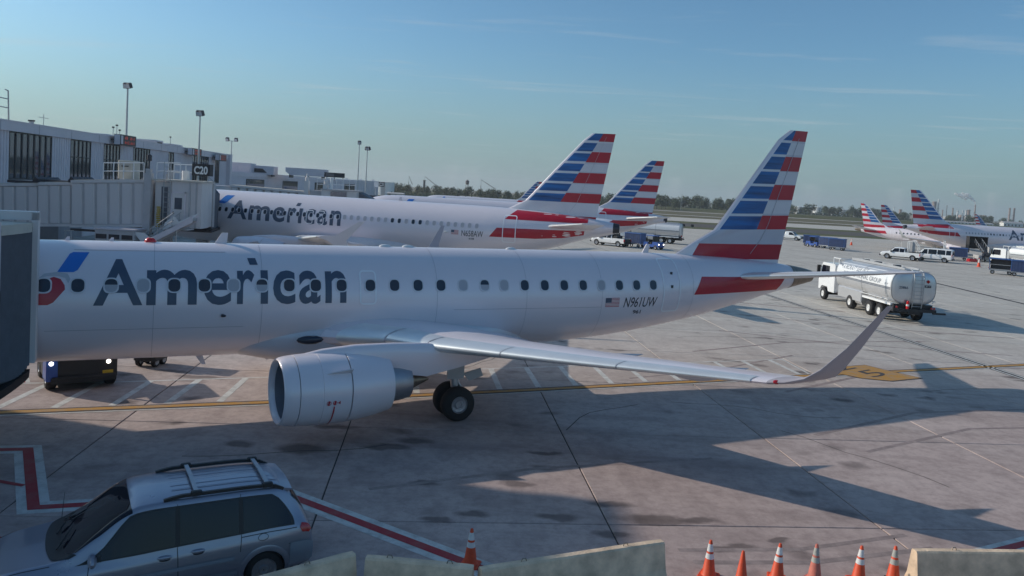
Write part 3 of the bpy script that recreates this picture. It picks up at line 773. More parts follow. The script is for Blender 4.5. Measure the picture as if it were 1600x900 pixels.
LETTERS = [('A', 0, .174), ('m', .188, .376), ('e', .402, .512), ('r', .534, .604), ('\u0131', .630, .660), ('c', .681, .775), ('a', .791, .884), ('n', .906, 1.0)]
def airliner(label, C, loc, rz, scale=1.0, sides=(-1, 1), group='parked airliners in red, white and blue tail stripes', name='airliner'):
    root = thing(name, label, 'airplane', loc, rz, group, scale)
    F = Fus(C['st']); near = sides[0]; det = C.get('detail', True)
    F.mesh(n=56 if det else 32, step=0.35 if det else 0.8).build('fuselage', 'paint_silver', root, smooth=True, angle=60)
    # ring at the very tail
    s1 = C['st'][-1][0]
    if 'apu' in C:
        a0 = C['apu']; b = MB(); rings = []
        for k in range(9):
            s = a0 + (s1 - a0) * k / 8 + 0.004; zc, rz_, ry = F.at(min(s, s1)); rings.append([(s, (ry + .012) * math.sin(2 * PI * i / 40), zc + (rz_ + .012) * math.cos(2 * PI * i / 40)) for i in range(40)])
        zc, rz_, ry = F.at(s1); rings.append([(s1 + .015, ry * .5 * math.sin(2 * PI * i / 40), zc + rz_ * .5 * math.cos(2 * PI * i / 40)) for i in range(40)])
        b.loft(rings, cap0=False); b.build('tail_cone', C.get('apu_mat', 'burnt_metal'), root, smooth=True)
    # fin
    b, mats = fin_mesh(C['fin_le'], C['fin_te'], C['rows'], C['strip'], C['tilt'], C['s_ref'], C['fin_th'], C['diag'], C['tiltw'])
    fin = b.build('tail_fin', mats, root, smooth=True, angle=25)
    if det:
        b = MB(); z0, z1 = C['rudder']; te = C['fin_te']
        for sd in near, -near:
            pts = []
            for k in range(9):
                z = z0 + (z1 - z0) * k / 8; s = te(z) - (te(z) - C['fin_le'](z)) * .30; u = .70
                y = C['fin_th'](z) * (2.6 * (math.sqrt(u) * .55 - .33 * u - .22 * u * u) * 1.6 + .02 * .3) + .004
                pts.append(Vector((s, sd * y, z)))
            b.path(pts, .012, 4)
        b.build('rudder_gap', 'seam_grey', fin)
    # belly fairing
    fb = C['fairing']; b = MB(); rings = []; k = 30
    for i in range(k + 1):
        u = i / k; s = fb['s0'] + (fb['s1'] - fb['s0']) * u; e = (math.sin(PI * u) ** .42) if 0 < u < 1 else 0.02
        up = fb['zt'] - fb['zm']; dn_ = fb['zm'] - fb['zb']
        zc, rzz, ry = F.at(s)
        rings.append([(s, (fb['w'] * (0.72 + .28 * e) if True else 0) * math.copysign(abs(math.sin(a)) ** .75, math.sin(a)) * (.25 + .75 * e) , fb['zm'] + (up if math.cos(a) > 0 else dn_) * math.copysign(abs(math.cos(a)) ** .8, math.cos(a)) * e) for a in (2 * PI * j / 32 for j in range(32))])
    b.loft(rings); b.build('belly_fairing', 'paint_fairing', root, smooth=True, angle=60)
    # livery bands on the rear fuselage
    for sd in sides:
        for pts in C['bands']: decal_poly('red_band', F, sd, pts, 'fin_red', root, dz=.12)
        T = C['title']
        for ch, a, c in LETTERS:
            w = T[1] - T[0]; lo, hi = T[2], (T[3] if ch == 'A' else T[2] + (T[3] - T[2]) * .78)
            if sd < 0: x0, x1 = T[0] + w * a, T[0] + w * c
            else: x0, x1 = T[1] - w * c, T[1] - w * a
            decal_text('letter', ch, F, sd, x0, x1, lo, hi, 'letter_slate', root, bold=C.get('bold', .022))
        for q in ((C['dot'],) if 'dot' in C else ()): decal_poly('letter_dot', F, sd, q, 'letter_slate', root, off=.009)
        sy = C.get('symbol')
        if sy:
            x, z, w, h = sy
            P = lambda q: [(x + a * w, z + c * h) for a, c in q]
            decal_poly('emblem_blue', F, sd, P([(.38, .63), (.72, .63), (.80, .67), (1.02, 1.0), (.68, 1.0), (.61, .97)]), 'logo_blue', root)
            decal_poly('emblem_red', F, sd, P([(-.10, .0), (.22, .0), (.33, .05), (.56, .30), (.55, .38), (.46, .50), (.32, .54), (.20, .50), (.08, .28)]), 'logo_red', root)
            decal_poly('emblem_grey', F, sd, P([(.0, .50), (.18, .55), (.40, .56), (.55, .52), (.62, .42), (.66, .50), (.60, .60), (.40, .635), (.12, .60)]), 'logo_grey', root)
        if 'reg' in C:
            r = C['reg']; decal_text('registration', r[0], F, sd, r[1], r[2], r[3], r[4], 'letter_black', root, bold=.0, italic=C.get('italic', .05), slope=r[5] if len(r) > 5 else 0)
        if 'fleet' in C:
            r = C['fleet']; decal_text('fleet_number', r[0], F, sd, r[1], r[2], r[3], r[4], 'letter_black', root, bold=.01)
        if 'flag' in C:
            x0, x1, z0, z1 = C['flag']; n = 13 if det else 5
            for k in range(n):
                a = z0 + (z1 - z0) * k / n; c = z0 + (z1 - z0) * (k + 1) / n
                decal_poly('flag_stripe', F, sd, [(x0, a), (x1, a), (x1, c), (x0, c)], 'logo_red' if k % 2 == 0 else 'paint_white', root, off=.008, dz=.5)
            decal_poly('flag_canton', F, sd, [(x0, z0 + (z1 - z0) * .46), (x0 + (x1 - x0) * .42, z0 + (z1 - z0) * .46), (x0 + (x1 - x0) * .42, z1), (x0, z1)], 'letter_slate', root, off=.012, dz=.5)
        wm = window_meshes(C['win'][0], C['win'][1], C['win'])
        for i, s in enumerate(C['ws']): add_window(F, s, C['wz'](s), sd, root, wm, C['blinds'].get(i, 0) if sd == near else 0)
        for d in C['doors']:
            ring_decal('door_outline', F, sd, d[0], d[1], d[2], d[3], d[4], d[5], C.get('door_mat', 'door_white'), root)
    # wings, stabilisers, engines
    for sd in (-1, 1):
        ws_ = C.get('winglet_from', len(C['wing']) - 1)
        wing = wing_mesh(C['wing'][:ws_ + 1], sd, 10 if det else 6).build('wing', 'paint_silver', root, smooth=True, angle=30)
        if 'winglet_from' in C: wing_mesh(C['wing'][ws_:], sd, 10 if det else 6).build('winglet', 'winglet_shade' if det else 'paint_white', wing, smooth=True, angle=30)
        for l0, l1, m in C['slats']: slat_mesh(C['wing'], sd, l0, l1, .16, .05, .012).build('slat', m, wing, smooth=True)
        for l, a in C['tracks']:
            sc = lerp_sec(C['wing'], l); b = MB(); rg = []; s0 = sc[1] + sc[2] * .36; Ln = sc[2] * a
            for k in range(13):
                u = k / 12; e = max(.03, math.sin(PI * min(1, u ** .8))) ; zc = sc[3] - .06 - .10 * u - .12 * math.sin(PI * u)
                rg.append([(s0 + Ln * u, sd * l + .15 * e * math.cos(2 * PI * j / 12), zc + .20 * e * math.sin(2 * PI * j / 12)) for j in range(12)])
            b.loft(rg); b.build('flap_track_fairing', 'paint_fairing', wing, smooth=True)
        stab = wing_mesh(C['stab'], sd, 8 if det else 6).build('tailplane', C.get('stab_mat', 'paint_fairing'), root, smooth=True, angle=30)
        slat_mesh(C['stab'], sd, C['stab'][0][0] + .5, C['stab'][-1][0] - .05, .10, .05, .008).build('leading_edge', 'bare_metal', stab, smooth=True)
        ex, el, ez, er, eL = C['eng']; en = engine(root, (ex, sd * el, ez), er, eL, sd, det)
        pv = Matrix.Translation((ex + eL * .6, sd * el, 0)); en.matrix_local = pv @ Matrix.Rotation(-sd * R(C.get('toe', 2)), 4, 'Z') @ pv.inverted()
        # pylon
        b = MB(); rg = []
        for s, zt, zb, w in C['pylon']:
            rg.append([(s, sd * el + w * q[0], zb + (zt - zb) * q[1]) for q in ((-.8, 0), (.8, 0), (1, .3), (1, .72), (.72, .93), (.3, 1), (-.3, 1), (-.72, .93), (-1, .72), (-1, .3))])
        b.loft(rg); b.build('pylon', 'paint_silver', root, smooth=True, angle=50)
        if sd == near and det and 'chine' in C:
            b = MB(); a = R(62); cx = ex
            for (p0, p1) in ((0, 1),):
                prof = [(.36, .0), (.42, .09), (.50, .16), (.575, .22), (.58, .0)]; v0, v1 = [], []
                for u, hgt in prof:
                    rr = er * 1.0 + hgt * er * 1.1
                    for lst, da in ((v0, -.012), (v1, .012)):
                        lst.append((ex + u * eL, sd * (el + rr * math.cos(R(C['chine']) + da)), ez + rr * math.sin(R(C['chine']) + da)))
                b.loft([v0, v1])
            b.build('chine', 'paint_fairing', en)
            # red no-step and keep-clear marks and the curved red line
            def on_cowl(u, ang, r=1.012): return Vector((ex + u * eL, sd * (el + er * r * math.cos(ang)), ez + er * r * math.sin(ang)))
            b = MB(); a0 = R(-10)
            for k in range(14):
                a, c = a0 - R(6) - R(62) * k / 14, a0 - R(6) - R(62) * (k + 1) / 14; w = .012
                b.poly([on_cowl(.42 - w / 2, a), on_cowl(.42 + w / 2, a), on_cowl(.42 + w / 2, c), on_cowl(.42 - w / 2, c)])
            for cu, kind in ((.37, 0), (.425, 1)):
                for k in range(16):
                    a, c = 2 * PI * k / 16, 2 * PI * (k + 1) / 16
                    q = lambda rr, t: on_cowl(cu + rr / eL * math.cos(t), a0 + rr / er * math.sin(t))
                    if kind == 0 or 2 < k < 14: b.poly([q(.062, a), q(.062, c), q(.047, c), q(.047, a)])
                b.poly([on_cowl(cu - .03 / eL, a0 - .05), on_cowl(cu + .012 / eL, a0 - .05), on_cowl(cu + .03 / eL, a0 + .05), on_cowl(cu - .012 / eL, a0 + .05)])
                if kind: b.poly([on_cowl(cu - .05 / eL, a0 - .008), on_cowl(cu + .14 / eL, a0 - .008), on_cowl(cu + .14 / eL, a0 + .008), on_cowl(cu - .05 / eL, a0 + .008)]); b.poly([on_cowl(cu + .09 / eL, a0 - .01), on_cowl(cu + .14 / eL, a0 - .05), on_cowl(cu + .14 / eL, a0 + .05), on_cowl(cu + .09 / eL, a0 + .01)])
            b.build('red_marks', 'logo_red', en, kind='stuff')
        gs, gl, gz, gr, gw, sp = C['gear']; gear_leg(root, 'landing_gear', gs, gl, gz, gr, gw, sp, sd)
    gear_leg(root, 'landing_gear', C['nose_gear'][0], 0, C['nose_gear'][1], C['nose_gear'][2], .22, .22, 1, True)
    return root, F

# ---- the regional jet in front: measured stations (nose 1.65, tail end 38.0)
E_ST = [(1.65, 2.68, 2.78, .05), (1.75, 2.45, 3.0, .27), (2.0, 2.22, 3.3, .52), (2.8, 1.93, 3.9, .98), (3.6, 1.78, 4.45, 1.22), (4.6, 1.69, 4.88, 1.40), (6.0, 1.65, 5.05, 1.49), (7.5, 1.65, 5.06, 1.505),
        (16, 1.65, 5.065, 1.505), (24.4, 1.66, 5.07, 1.505), (25.8, 1.74, 5.07, 1.49), (27.2, 1.86, 5.06, 1.45), (28.65, 2.04, 5.055, 1.37), (30.2, 2.28, 5.03, 1.25), (31.8, 2.56, 4.98, 1.09), (33.5, 2.93, 4.90, .88), (35.3, 3.34, 4.77, .63), (36.5, 3.60, 4.64, .47), (37.5, 3.80, 4.50, .33), (37.98, 3.90, 4.40, .24)]
e_le = interp([(4.7, 30.2), (5.03, 29.9), (5.35, 30.7), (5.75, 31.62), (6.11, 32.19), (10.15, 35.52), (10.33, 35.68), (10.44, 35.86), (10.52, 36.08)])
e_te = interp([(4.6, 35.98), (4.82, 36.02), (10.52, 37.19)])
e_diag = interp([(6.18, 34.50), (10.52, 36.42)])
e_rows = stripe_rows(10.52, 4.62,
    [(10.08, 10.52), (9.46, 9.97), (8.80, 9.35), (8.17, 8.70), (7.53, 8.06), (6.89, 7.43), (6.20, 6.78)] + [(4.86, 5.53, 'red_front')],
    [(10.06, 10.52), (8.74, 9.37), (7.49, 8.14), (6.18, 6.81), (4.86, 5.53)])
# lowest red band starts on a slant: front part silver
def e_left(z):
    if z < 4.86: return 40
    if z < 5.56: return 31.05 + (z - 4.86) * .62
    if z < 6.19: return 33.4
    return e_diag(z)
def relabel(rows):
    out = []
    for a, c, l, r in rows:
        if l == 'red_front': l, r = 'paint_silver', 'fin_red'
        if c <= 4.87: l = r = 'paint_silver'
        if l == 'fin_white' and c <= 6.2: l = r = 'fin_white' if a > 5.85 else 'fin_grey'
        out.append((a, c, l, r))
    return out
e_ws = [8.56 + .789 * k + (.12 if k >= 11 else 0) - (.06 if k >= 17 else 0) for k in range(26)]
E190 = dict(st=E_ST, apu=36.55, fin_le=e_le, fin_te=e_te, rows=relabel(e_rows), strip=.24, tilt=.035, s_ref=36.4, tiltw=lambda z: max(0, min(1, (z - 5.2) / 1.2)), fin_th=interp([(4.7, .17), (6.2, .19), (10.5, .07)]), diag=e_left, rudder=(5.1, 10.2),
    fairing=dict(s0=12.7, s1=24.1, zm=2.30, zt=2.92, zb=1.22, w=1.62),
    bands=[[(30.45, 3.53), (35.6, 3.60), (35.95, 4.17), (33.0, 4.20), (30.88, 4.23)]],
    title=(9.72, 16.60, 3.46, 4.64, 0.0), bold=.018, dot=[(13.70, 4.71), (13.93, 4.71), (13.99, 4.53), (13.76, 4.53)], symbol=(8.42, 3.46, 1.13, 1.34), reg=('N961UW', 26.98, 28.50, 3.12, 3.49, 0), fleet=('961', 27.48, 27.86, 2.86, 3.0), flag=(26.16, 26.78, 3.15, 3.48),
    win=(.31, .36), ws=e_ws, wz=lambda s: 3.965 - (s - 8.56) * .0015, blinds={2: 2, 3: 1, 6: 1, 7: 2, 4: 0, 15: 1, 16: 2, 17: 1, 22: 1},
    doors=[(17.02, 17.56, 3.36, 4.40, .12, .045), (28.85, 29.72, 2.88, 4.90, .12, .05)],
    wing=[(0.0, 15.4, 6.9, 2.30, .14, 0, .03), (1.45, 15.85, 6.5, 2.38, .145, 0, .035), (2.2, 16.9, 5.45, 2.43, .145, 0, .035), (2.7, 17.45, 4.9, 2.48, .15, 0, .035), (4.2, 18.42, 3.85, 2.54, .13, 0, .03), (8, 20.80, 2.75, 2.85, .11, 0, .02), (12.2, 23.42, 1.62, 3.22, .10, 0, .01),
          (12.5, 23.66, 1.28, 3.28, .095, .25, 0), (12.74, 23.98, 1.0, 3.40, .09, .7, 0), (12.9, 24.28, .78, 3.62, .085, 1.05, 0), (13.18, 24.72, .50, 4.15, .08, 1.22, 0), (13.55, 25.42, .20, 5.12, .07, 1.25, 0)],
    slats=[(1.75, 2.75, 'bare_metal'), (2.80, 4.05, 'bare_metal'), (4.10, 6.2, 'bare_metal'), (6.23, 9.1, 'bare_metal'), (9.13, 11.9, 'bare_metal')], tracks=[(6.4, 1.05), (9.6, 1.2)],
    stab=[(.3, 32.75, 3.2, 4.12, .11, 0, 0), (.9, 33.1, 2.95, 4.2, .11, 0, 0), (6.1, 36.15, 1.2, 5.02, .09, 0, 0), (6.3, 36.5, .8, 5.05, .05, 0, 0)],
    eng=(14.1, 4.2, 1.55, .965, 3.05), pylon=[(14.5, 2.42, 2.0, .04), (14.8, 2.49, 2.0, .10), (15.3, 2.60, 2.0, .15), (16.2, 2.69, 1.95, .17), (17.3, 2.70, 1.85, .17), (18.3, 2.66, 1.72, .16), (19.3, 2.5, 1.92, .13), (20.8, 2.4, 2.28, .05)], chine=36, toe=5, winglet_from=6,
    gear=(19.75, 2.95, 2.25, .53, .36, .34), nose_gear=(5.2, 1.75, .30))
plane1, F1 = airliner('nearest silver jet, registered N961UW, with its engine and wing in full view', E190, (-20.52, 17.47, 0), .4621, 1.0, (-1,), name='airliner')
def plane1_extras():
    # antennas, beacon and probes along the roof line and belly
    def blade(s, h, w, z0=None, lean=.3, down=False, m='paint_silver'):
        zc, rz_, ry = F1.at(s); z = (zc - rz_ + .02) if down else (zc + rz_ - .02); k = -1 if down else 1
        b = MB(); b.prism([(s, z), (s + w, z), (s + w * .8 + lean * h, z + k * h), (s + w * .3 + lean * h, z + k * h)], -.015, .015); b.build('antenna', m, plane1)
    for s, h, w in ((8.9, .12, .14), (10.0, .12, .14), (12.85, .34, .36), (28.7, .36, .3)): blade(s, h, w)
    for s in (18.2, 19.0, 22.9): 
        b = MB(); b.ball((s, 0, 5.07), .13, sc=(1.6, .8, .6)); b.build('antenna', 'paint_white', plane1, smooth=True)
    b = MB(); b.ball((11.1, 0, 5.06), .14, sc=(1.2, 1, 1)); b.build('beacon', 'beacon_red', plane1, smooth=True)
    for s in (11.2, 14.1, 19.6, 22.9, 26.0, 30.4):      # circumferential skin seams
        b = MB(); n = 40
        for k in range(n):
            q = []
            for ds, kk in ((-.006, k), (.006, k), (.006, k + 1), (-.006, k + 1)):
                zc, rz_, ry = F1.at(s + ds); a = R(8) + R(150) * kk / n; q.append((s + ds, -(ry + .004) * math.sin(a), zc + (rz_ + .004) * math.cos(a)))
            b.poly(q)
        b.build('skin_seam', 'seam_grey', plane1)
    for z, s0, s1 in ((4.86, 9.2, 13.1), (2.75, 8.6, 13.6), (3.15, 20.2, 26.0)):
        b = MB(); n = 14
        for k in range(n):
            sa, sb = s0 + (s1 - s0) * k / n, s0 + (s1 - s0) * (k + 1) / n
            b.poly([F1.surf(sa, z - .008, -1, .004)[0], F1.surf(sb, z - .008, -1, .004)[0], F1.surf(sb, z + .005, -1, .004)[0], F1.surf(sa, z + .005, -1, .004)[0]])
        b.build('skin_seam', 'seam_grey', plane1)
    blade(12.4, .32, .22, down=True, lean=.5); blade(14.4, .26, .16, down=True, lean=.2)
    b = MB(); b.tube((13.0, -1.52, 3.1), (13.08, -1.60, 3.1), .05, .03); b.build('probe', 'dark_metal', plane1)
    # landing light housing in the wing root
    b = MB(); b.ball((15.5, -1.70, 2.34), .27, sc=(1.5, .45, .5)); b.build('landing_light', 'glass_dark', plane1, smooth=True)
    b = MB(); b.ball((23.62, -12.32, 3.25), .075, sc=(1.5, 1, .7)); b.build('navigation_light', 'lens_red', plane1, smooth=True)
    # latch and sensor on the rear door
    for s, z in ((29.33, 4.35), (29.28, 3.86)):
        p, n = F1.surf(s, z, -1, .004); b = MB(); b.box(p.x - .05, p.x + .05, p.y - .012, p.y + .01, p.z - .05, p.z + .06); b.build('door_latch', 'letter_black', plane1)
plane1_extras()

# ---- the larger jet behind: measured stations (nose -2.1, tail end 35.45)
A_ST = [(-2.1, 3.2, 3.34, .06), (-1.95, 2.88, 3.68, .4), (-1.5, 2.55, 4.1, .78), (-.5, 2.15, 4.9, 1.32), (.8, 1.92, 5.55, 1.68), (2.4, 1.83, 5.86, 1.90), (4.2, 1.81, 5.95, 1.975), (12, 1.81, 5.95, 1.975), (23.6, 1.82, 5.95, 1.975), (25.5, 1.99, 5.94, 1.95), (27.5, 2.36, 5.90, 1.84),
        (29.5, 2.86, 5.83, 1.62), (31, 3.28, 5.74, 1.38), (32.5, 3.80, 5.60, 1.08), (34.1, 4.30, 5.42, .68), (35.2, 4.55, 5.26, .44), (35.45, 4.58, 5.22, .40)]
a_le = interp([(5.6, 26.6), (5.88, 27.0), (6.1, 27.55), (6.51, 28.35), (7.33, 29.05), (8.83, 30.34), (11.4, 32.62), (11.6, 32.80), (11.72, 33.05)])
a_te = interp([(5.2, 33.66), (11.72, 34.74)])
a_diag = interp([(6.6, 31.03), (11.72, 33.87)])
def a_left(z):
    if z < 5.64: return 27.25 + (z - 5.1) * 1.05
    if z < 6.57: return 31.0
    return a_diag(z)
a_rows = stripe_rows(11.72, 5.05, [(11.2, 11.72), (10.40, 11.02), (9.66, 10.25), (8.92, 9.48), (8.15, 8.75), (7.42, 7.98), (6.62, 7.23)] + [(5.1, 5.62, 'red_front')],
    [(11.13, 11.72), (9.6, 10.37), (8.06, 8.83), (6.59, 7.32), (5.1, 5.62)])
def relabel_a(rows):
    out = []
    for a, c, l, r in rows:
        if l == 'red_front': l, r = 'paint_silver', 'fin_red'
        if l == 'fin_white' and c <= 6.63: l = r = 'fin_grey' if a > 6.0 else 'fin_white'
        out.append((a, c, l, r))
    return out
A320 = dict(st=A_ST, apu=35.0, apu_mat='dark_metal', fin_le=a_le, fin_te=a_te, rows=relabel_a(a_rows), strip=.22, tilt=.012, s_ref=33.5, tiltw=lambda z: max(0, min(1, (z - 6) / 1.2)), fin_th=interp([(5.5, .22), (6.5, .22), (11.7, .09)]), diag=a_left, rudder=(5.9, 11.5),
    fairing=dict(s0=9.0, s1=23.2, zm=2.5, zt=3.45, zb=1.45, w=2.08),
    bands=[[(27.22, 5.13), (33.18, 5.13), (33.2, 5.5), (31.2, 5.68), (27.95, 5.82)], [(26.2, 3.80), (29.5, 3.84), (31.4, 4.0), (32.95, 4.30), (33.0, 4.60), (26.72, 4.48)]],
    title=(5.68, 14.85, 3.87, 5.24, 0), italic=0, dot=[(11.14, 5.33), (11.45, 5.33), (11.38, 5.10), (11.08, 5.10)], symbol=(4.0, 3.86, 1.75, 1.72), reg=('N658AW', 24.16, 25.76, 3.72, 4.14), fleet=('658', 24.72, 25.1, 3.50, 3.62), flag=(23.38, 23.94, 3.80, 4.12),
    win=(.24, .34), ws=[5.0 + .533 * i for i in range(39)], wz=lambda s: 4.50, blinds={i: 1 for i in list(range(19, 26)) + [28, 31, 32, 33, 34, 35, 36, 37, 38]},
    doors=[(12.08, 12.62, 3.84, 4.86, .13, .05), (12.96, 13.50, 3.84, 4.86, .13, .05), (27.14, 28.12, 3.45, 5.42, .14, .06)],
    wing=[(0, 10.0, 7.2, 2.35, .13, 0, .03), (1.9, 11.0, 6.2, 2.55, .13, 0, .03), (6.2, 13.5, 4.0, 3.0, .12, 0, .03), (15.5, 18.9, 1.75, 3.95, .105, 0, .01), (16.9, 19.75, 1.45, 4.08, .1, 0, 0)],
    slats=[(2.2, 5.3, 'bare_metal'), (6.2, 15.8, 'bare_metal')], tracks=[(5.2, .9), (9, 1.0), (12.3, 1.05)],
    stab=[(.4, 29.9, 3.8, 4.72, .11, 0, 0), (1.4, 30.4, 3.3, 4.8, .11, 0, 0), (6.2, 33.2, 1.5, 5.3, .09, 0, 0)],
    eng=(8.7, 5.75, 1.75, 1.16, 3.7), pylon=[(9.3, 2.8, 2.3, .05), (10.2, 3.0, 2.3, .15), (11.5, 3.12, 2.25, .18), (12.8, 3.1, 2.1, .18), (14.0, 3.0, 2.35, .12), (15.4, 2.95, 2.8, .05)], chine=40,
    gear=(15.9, 3.8, 2.7, .58, .42, .46), nose_gear=(3.0, 2.0, .38))
def fence_tips(root):
    """wing-tip fences above and below each tip"""
    for sd in (-1, 1):
        y = sd * 16.95; b = MB()
        pr = [(19.6, 4.08), (20.7, 4.2), (22.05, 5.05), (22.3, 5.05), (21.35, 4.0), (21.6, 3.25), (21.4, 3.2), (20.3, 3.9)]
        b.prism(pr, y - .04, y + .04); b.build('wing_tip_fence', 'paint_fairing', root)
A2S = dict(A320)
plane2, F2 = airliner('silver jet behind the nearest one, N658AW, nose at the bridge marked C20', A2S, (-27.18, 61.64, 0), -.1663, 1.0, (-1,))
fence_tips(plane2)
def plane2_extras():
    b = MB(); b.prism([(18.6, 5.9), (18.95, 5.9), (18.9, 6.25), (18.75, 6.25)], -.02, .02); b.build('antenna', 'paint_silver', plane2)
    p, n = F2.surf(23.0, 3.95, -1, .03); b = MB(); b.ball(p, .1, sc=(1.6, .5, .7)); b.build('static_port', 'paint_white', plane2, smooth=True)
plane2_extras()
FAR = dict(A320); FAR.update(detail=False)
A3 = dict(FAR); A3.pop('reg'); A3.pop('fleet'); A3.pop('flag'); A3.pop('dot')
plane3, F3 = airliner('third silver jet in the row, only its roof and tail showing behind N658AW', A3, (-17.35, 90.4, 0), .0, 1.0, (-1,))
A4 = dict(A3); A4.update(doors=[], ws=[])
plane4, F4 = airliner('farthest jet at left, just a dark striped fin tip beside the second tail', A4, (-22.7, 200, 0), -.02, .856, (-1,))
# right-hand group, noses to the right: their right sides face the camera
def facing_right(label, C, tip_s, tip_xy, ang, scale, name='airliner'):
    """place by the tail tip; ang = heading of the nose below the picture's right, radians"""
    rz = PI - ang
    ax = Vector((math.cos(rz), math.sin(rz), 0)); o = Vector((tip_xy[0], tip_xy[1], 0)) - ax * tip_s * scale
    return airliner(label, C, (o.x, o.y, 0), rz, scale, (1,))
E2 = dict(E190); [E2.pop(k) for k in ('reg', 'fleet', 'flag', 'dot')]; E2.update(detail=False, blinds={}, doors=[(28.85, 29.72, 2.88, 4.90, .12, .05)])
A5 = dict(A3); A5.update(title=(6.9, 17.9, 3.75, 5.45, 0))
facing_right('silver jet at right with a belly loader at its hold door, tail striped full size', A5, 34.74, (72, 140), .06, 1.0)
facing_right('bright white regional jet with upturned wing tips, beyond the parked white pickup', E2, 37.2, (72.6, 161), .66, .85)
facing_right('shaded jet showing only a dark striped fin between the two right-hand jets', A4, 34.74, (84.5, 177), .1, .772)
E5 = dict(E2); E5.update(doors=[], ws=[])
facing_right('most distant jet at right, a tiny white striped fin above the silver roof', E5, 37.2, (168, 280), .25, .83)
# ------------------------------------------------------------------ terminal pier
FU = Vector((-0.1015, 0.9948, 0)); FRZ = math.atan2(FU.y, FU.x)      # facade runs away from the camera; outward side is local -y... turned so +x runs along it
def facade():
    root = thing('terminal_building', 'long grey terminal pier with ribbed metal walls and tall dark windows', 'building', (-42, 60, 0), FRZ)
    ZB, ZW0, ZW1, ZT = 5.0, 5.8, 9.62, 10.6
    S0, S1 = -22.0, 72.0
    wins = [(-18, -12, 7, 1), (-8.5, -2.0, 7, 1), (4.2, 11.3, 7, 1), (15.0, 19.4, 5, 2), (22.5, 26.7, 5, 2), (30.5, 35.8, 6, 1), (42.5, 44.5, 2, 1), (52.6, 60.5, 7, 1), (64.0, 66.5, 3, 1)]
    def out(y0, y1): return (-y1, -y0)           # outward is local -y (apron side): measure outward distances as positive
    # local +y is away from the apron, so outward distances are negative y
    b = MB(); b.box(S0, S1, 0.02, 26, 0, ZT - .35); b.build('core_wall', 'cladding_lower', root)
    b = MB(); b.box(S0, S1, -0.32, 0.02, ZW1 + .12, ZT); b.box(S0, S1, -0.36, -.32, ZT - .10, ZT + .02)
    b.build('fascia', 'fascia', root)
    for s in range(int(S0), int(S1), 6):
        pass
    b = MB()
    for s in [S0 + 6.1 * k for k in range(1, 16)]: b.box(s - .015, s + .015, -.328, -.318, ZW1 + .12, ZT - .1)
    b.build('fascia_joint', 'mullion', root, kind='stuff')
    b = MB(); b.box(S0, S1, -.1, 26, ZT - .35, ZT - .2); b.build('roof', 'roof_membrane', root)
    # ribbed panels between the windows
    cuts = [S0] + [w for ww in wins for w in ww[:2]] + [S1]
    for a, c in zip(cuts[0::2], cuts[1::2]):
        b = MB(); n = max(1, int((c - a) / .42)); p = [(a, 0.0)]
        for k in range(n):
            x0 = a + (c - a) * k / n; w = (c - a) / n; p += [(x0 + .03, 0.0), (x0 + .09, -.10), (x0 + w - .09, -.10), (x0 + w - .03, 0.0)]
        p += [(c, 0.0)]
        b.loft([[(x, y, ZB) for x, y in p], [(x, y, ZW1 + .12) for x, y in p]], closed=False)
        b.build('ribbed_panel', 'cladding', root)
    for a, c, n, rows in wins:
        f = MB(); fr = .09
        for z0, z1 in ((ZW0 - .12, ZW0), (ZW1, ZW1 + .12)): f.box(a, c, -.10, .0, z0, z1)
        wd = .085 if rows == 1 else .05
        for k in range(n + 1): x = a + (c - a) * k / n; f.box(max(a, x - wd), min(c, x + wd), -.10, 0, ZW0, ZW1)
        if rows == 2: f.box(a, c, -.09, 0, 7.95, 8.05)
        w = f.build('window_frame', 'mullion', root)
        b = MB(); b.box(a, c, -.05, .01, ZB, ZW0 - .12); b.build('sill_panel', 'cladding', w)
        for k in range(n):
            x0, x1 = a + (c - a) * k / n, a + (c - a) * (k + 1) / n
            for z0, z1 in (((ZW0, 7.95), (8.05, ZW1)) if rows == 2 else ((ZW0, ZW1),)):
                j = random.uniform(-.004, .004); b = MB(); b.poly([(x0, -.03 + j, z0), (x1, -.03 - j, z0), (x1, -.03 - j, z1), (x0, -.03 + j, z1)]); b.build('pane', 'glass_facade', w)
    # ground floor: recessed bays, doors
    for a, c in ((-14, -10), (1, 5), (9.5, 13), (18, 23), (30, 34), (46, 50)):
        b = MB(); b.box(a, c, -.06, .02, 0, 3.4); b.build('bay_door', 'far_dark' if int(a) % 2 else 'cladding', root)
    b = MB(); b.box(S0, S1, -.5, .0, ZB - .35, ZB); b.build('floor_band', 'fascia', root)
    # corner pillar at the far end
    b = MB(); b.box(S1 - 1.2, S1 + .02, -.7, .02, 0, ZT + .02); b.build('corner_pier', 'fascia', root)
    return root
pier = facade()
def fpt(s, o, z):                       # point on the facade: s along, o metres out towards the apron
    p = Vector((-42, 60, 0)) + FU * s + Vector((FU.y, -FU.x, 0)) * o; return Vector((p.x, p.y, z))
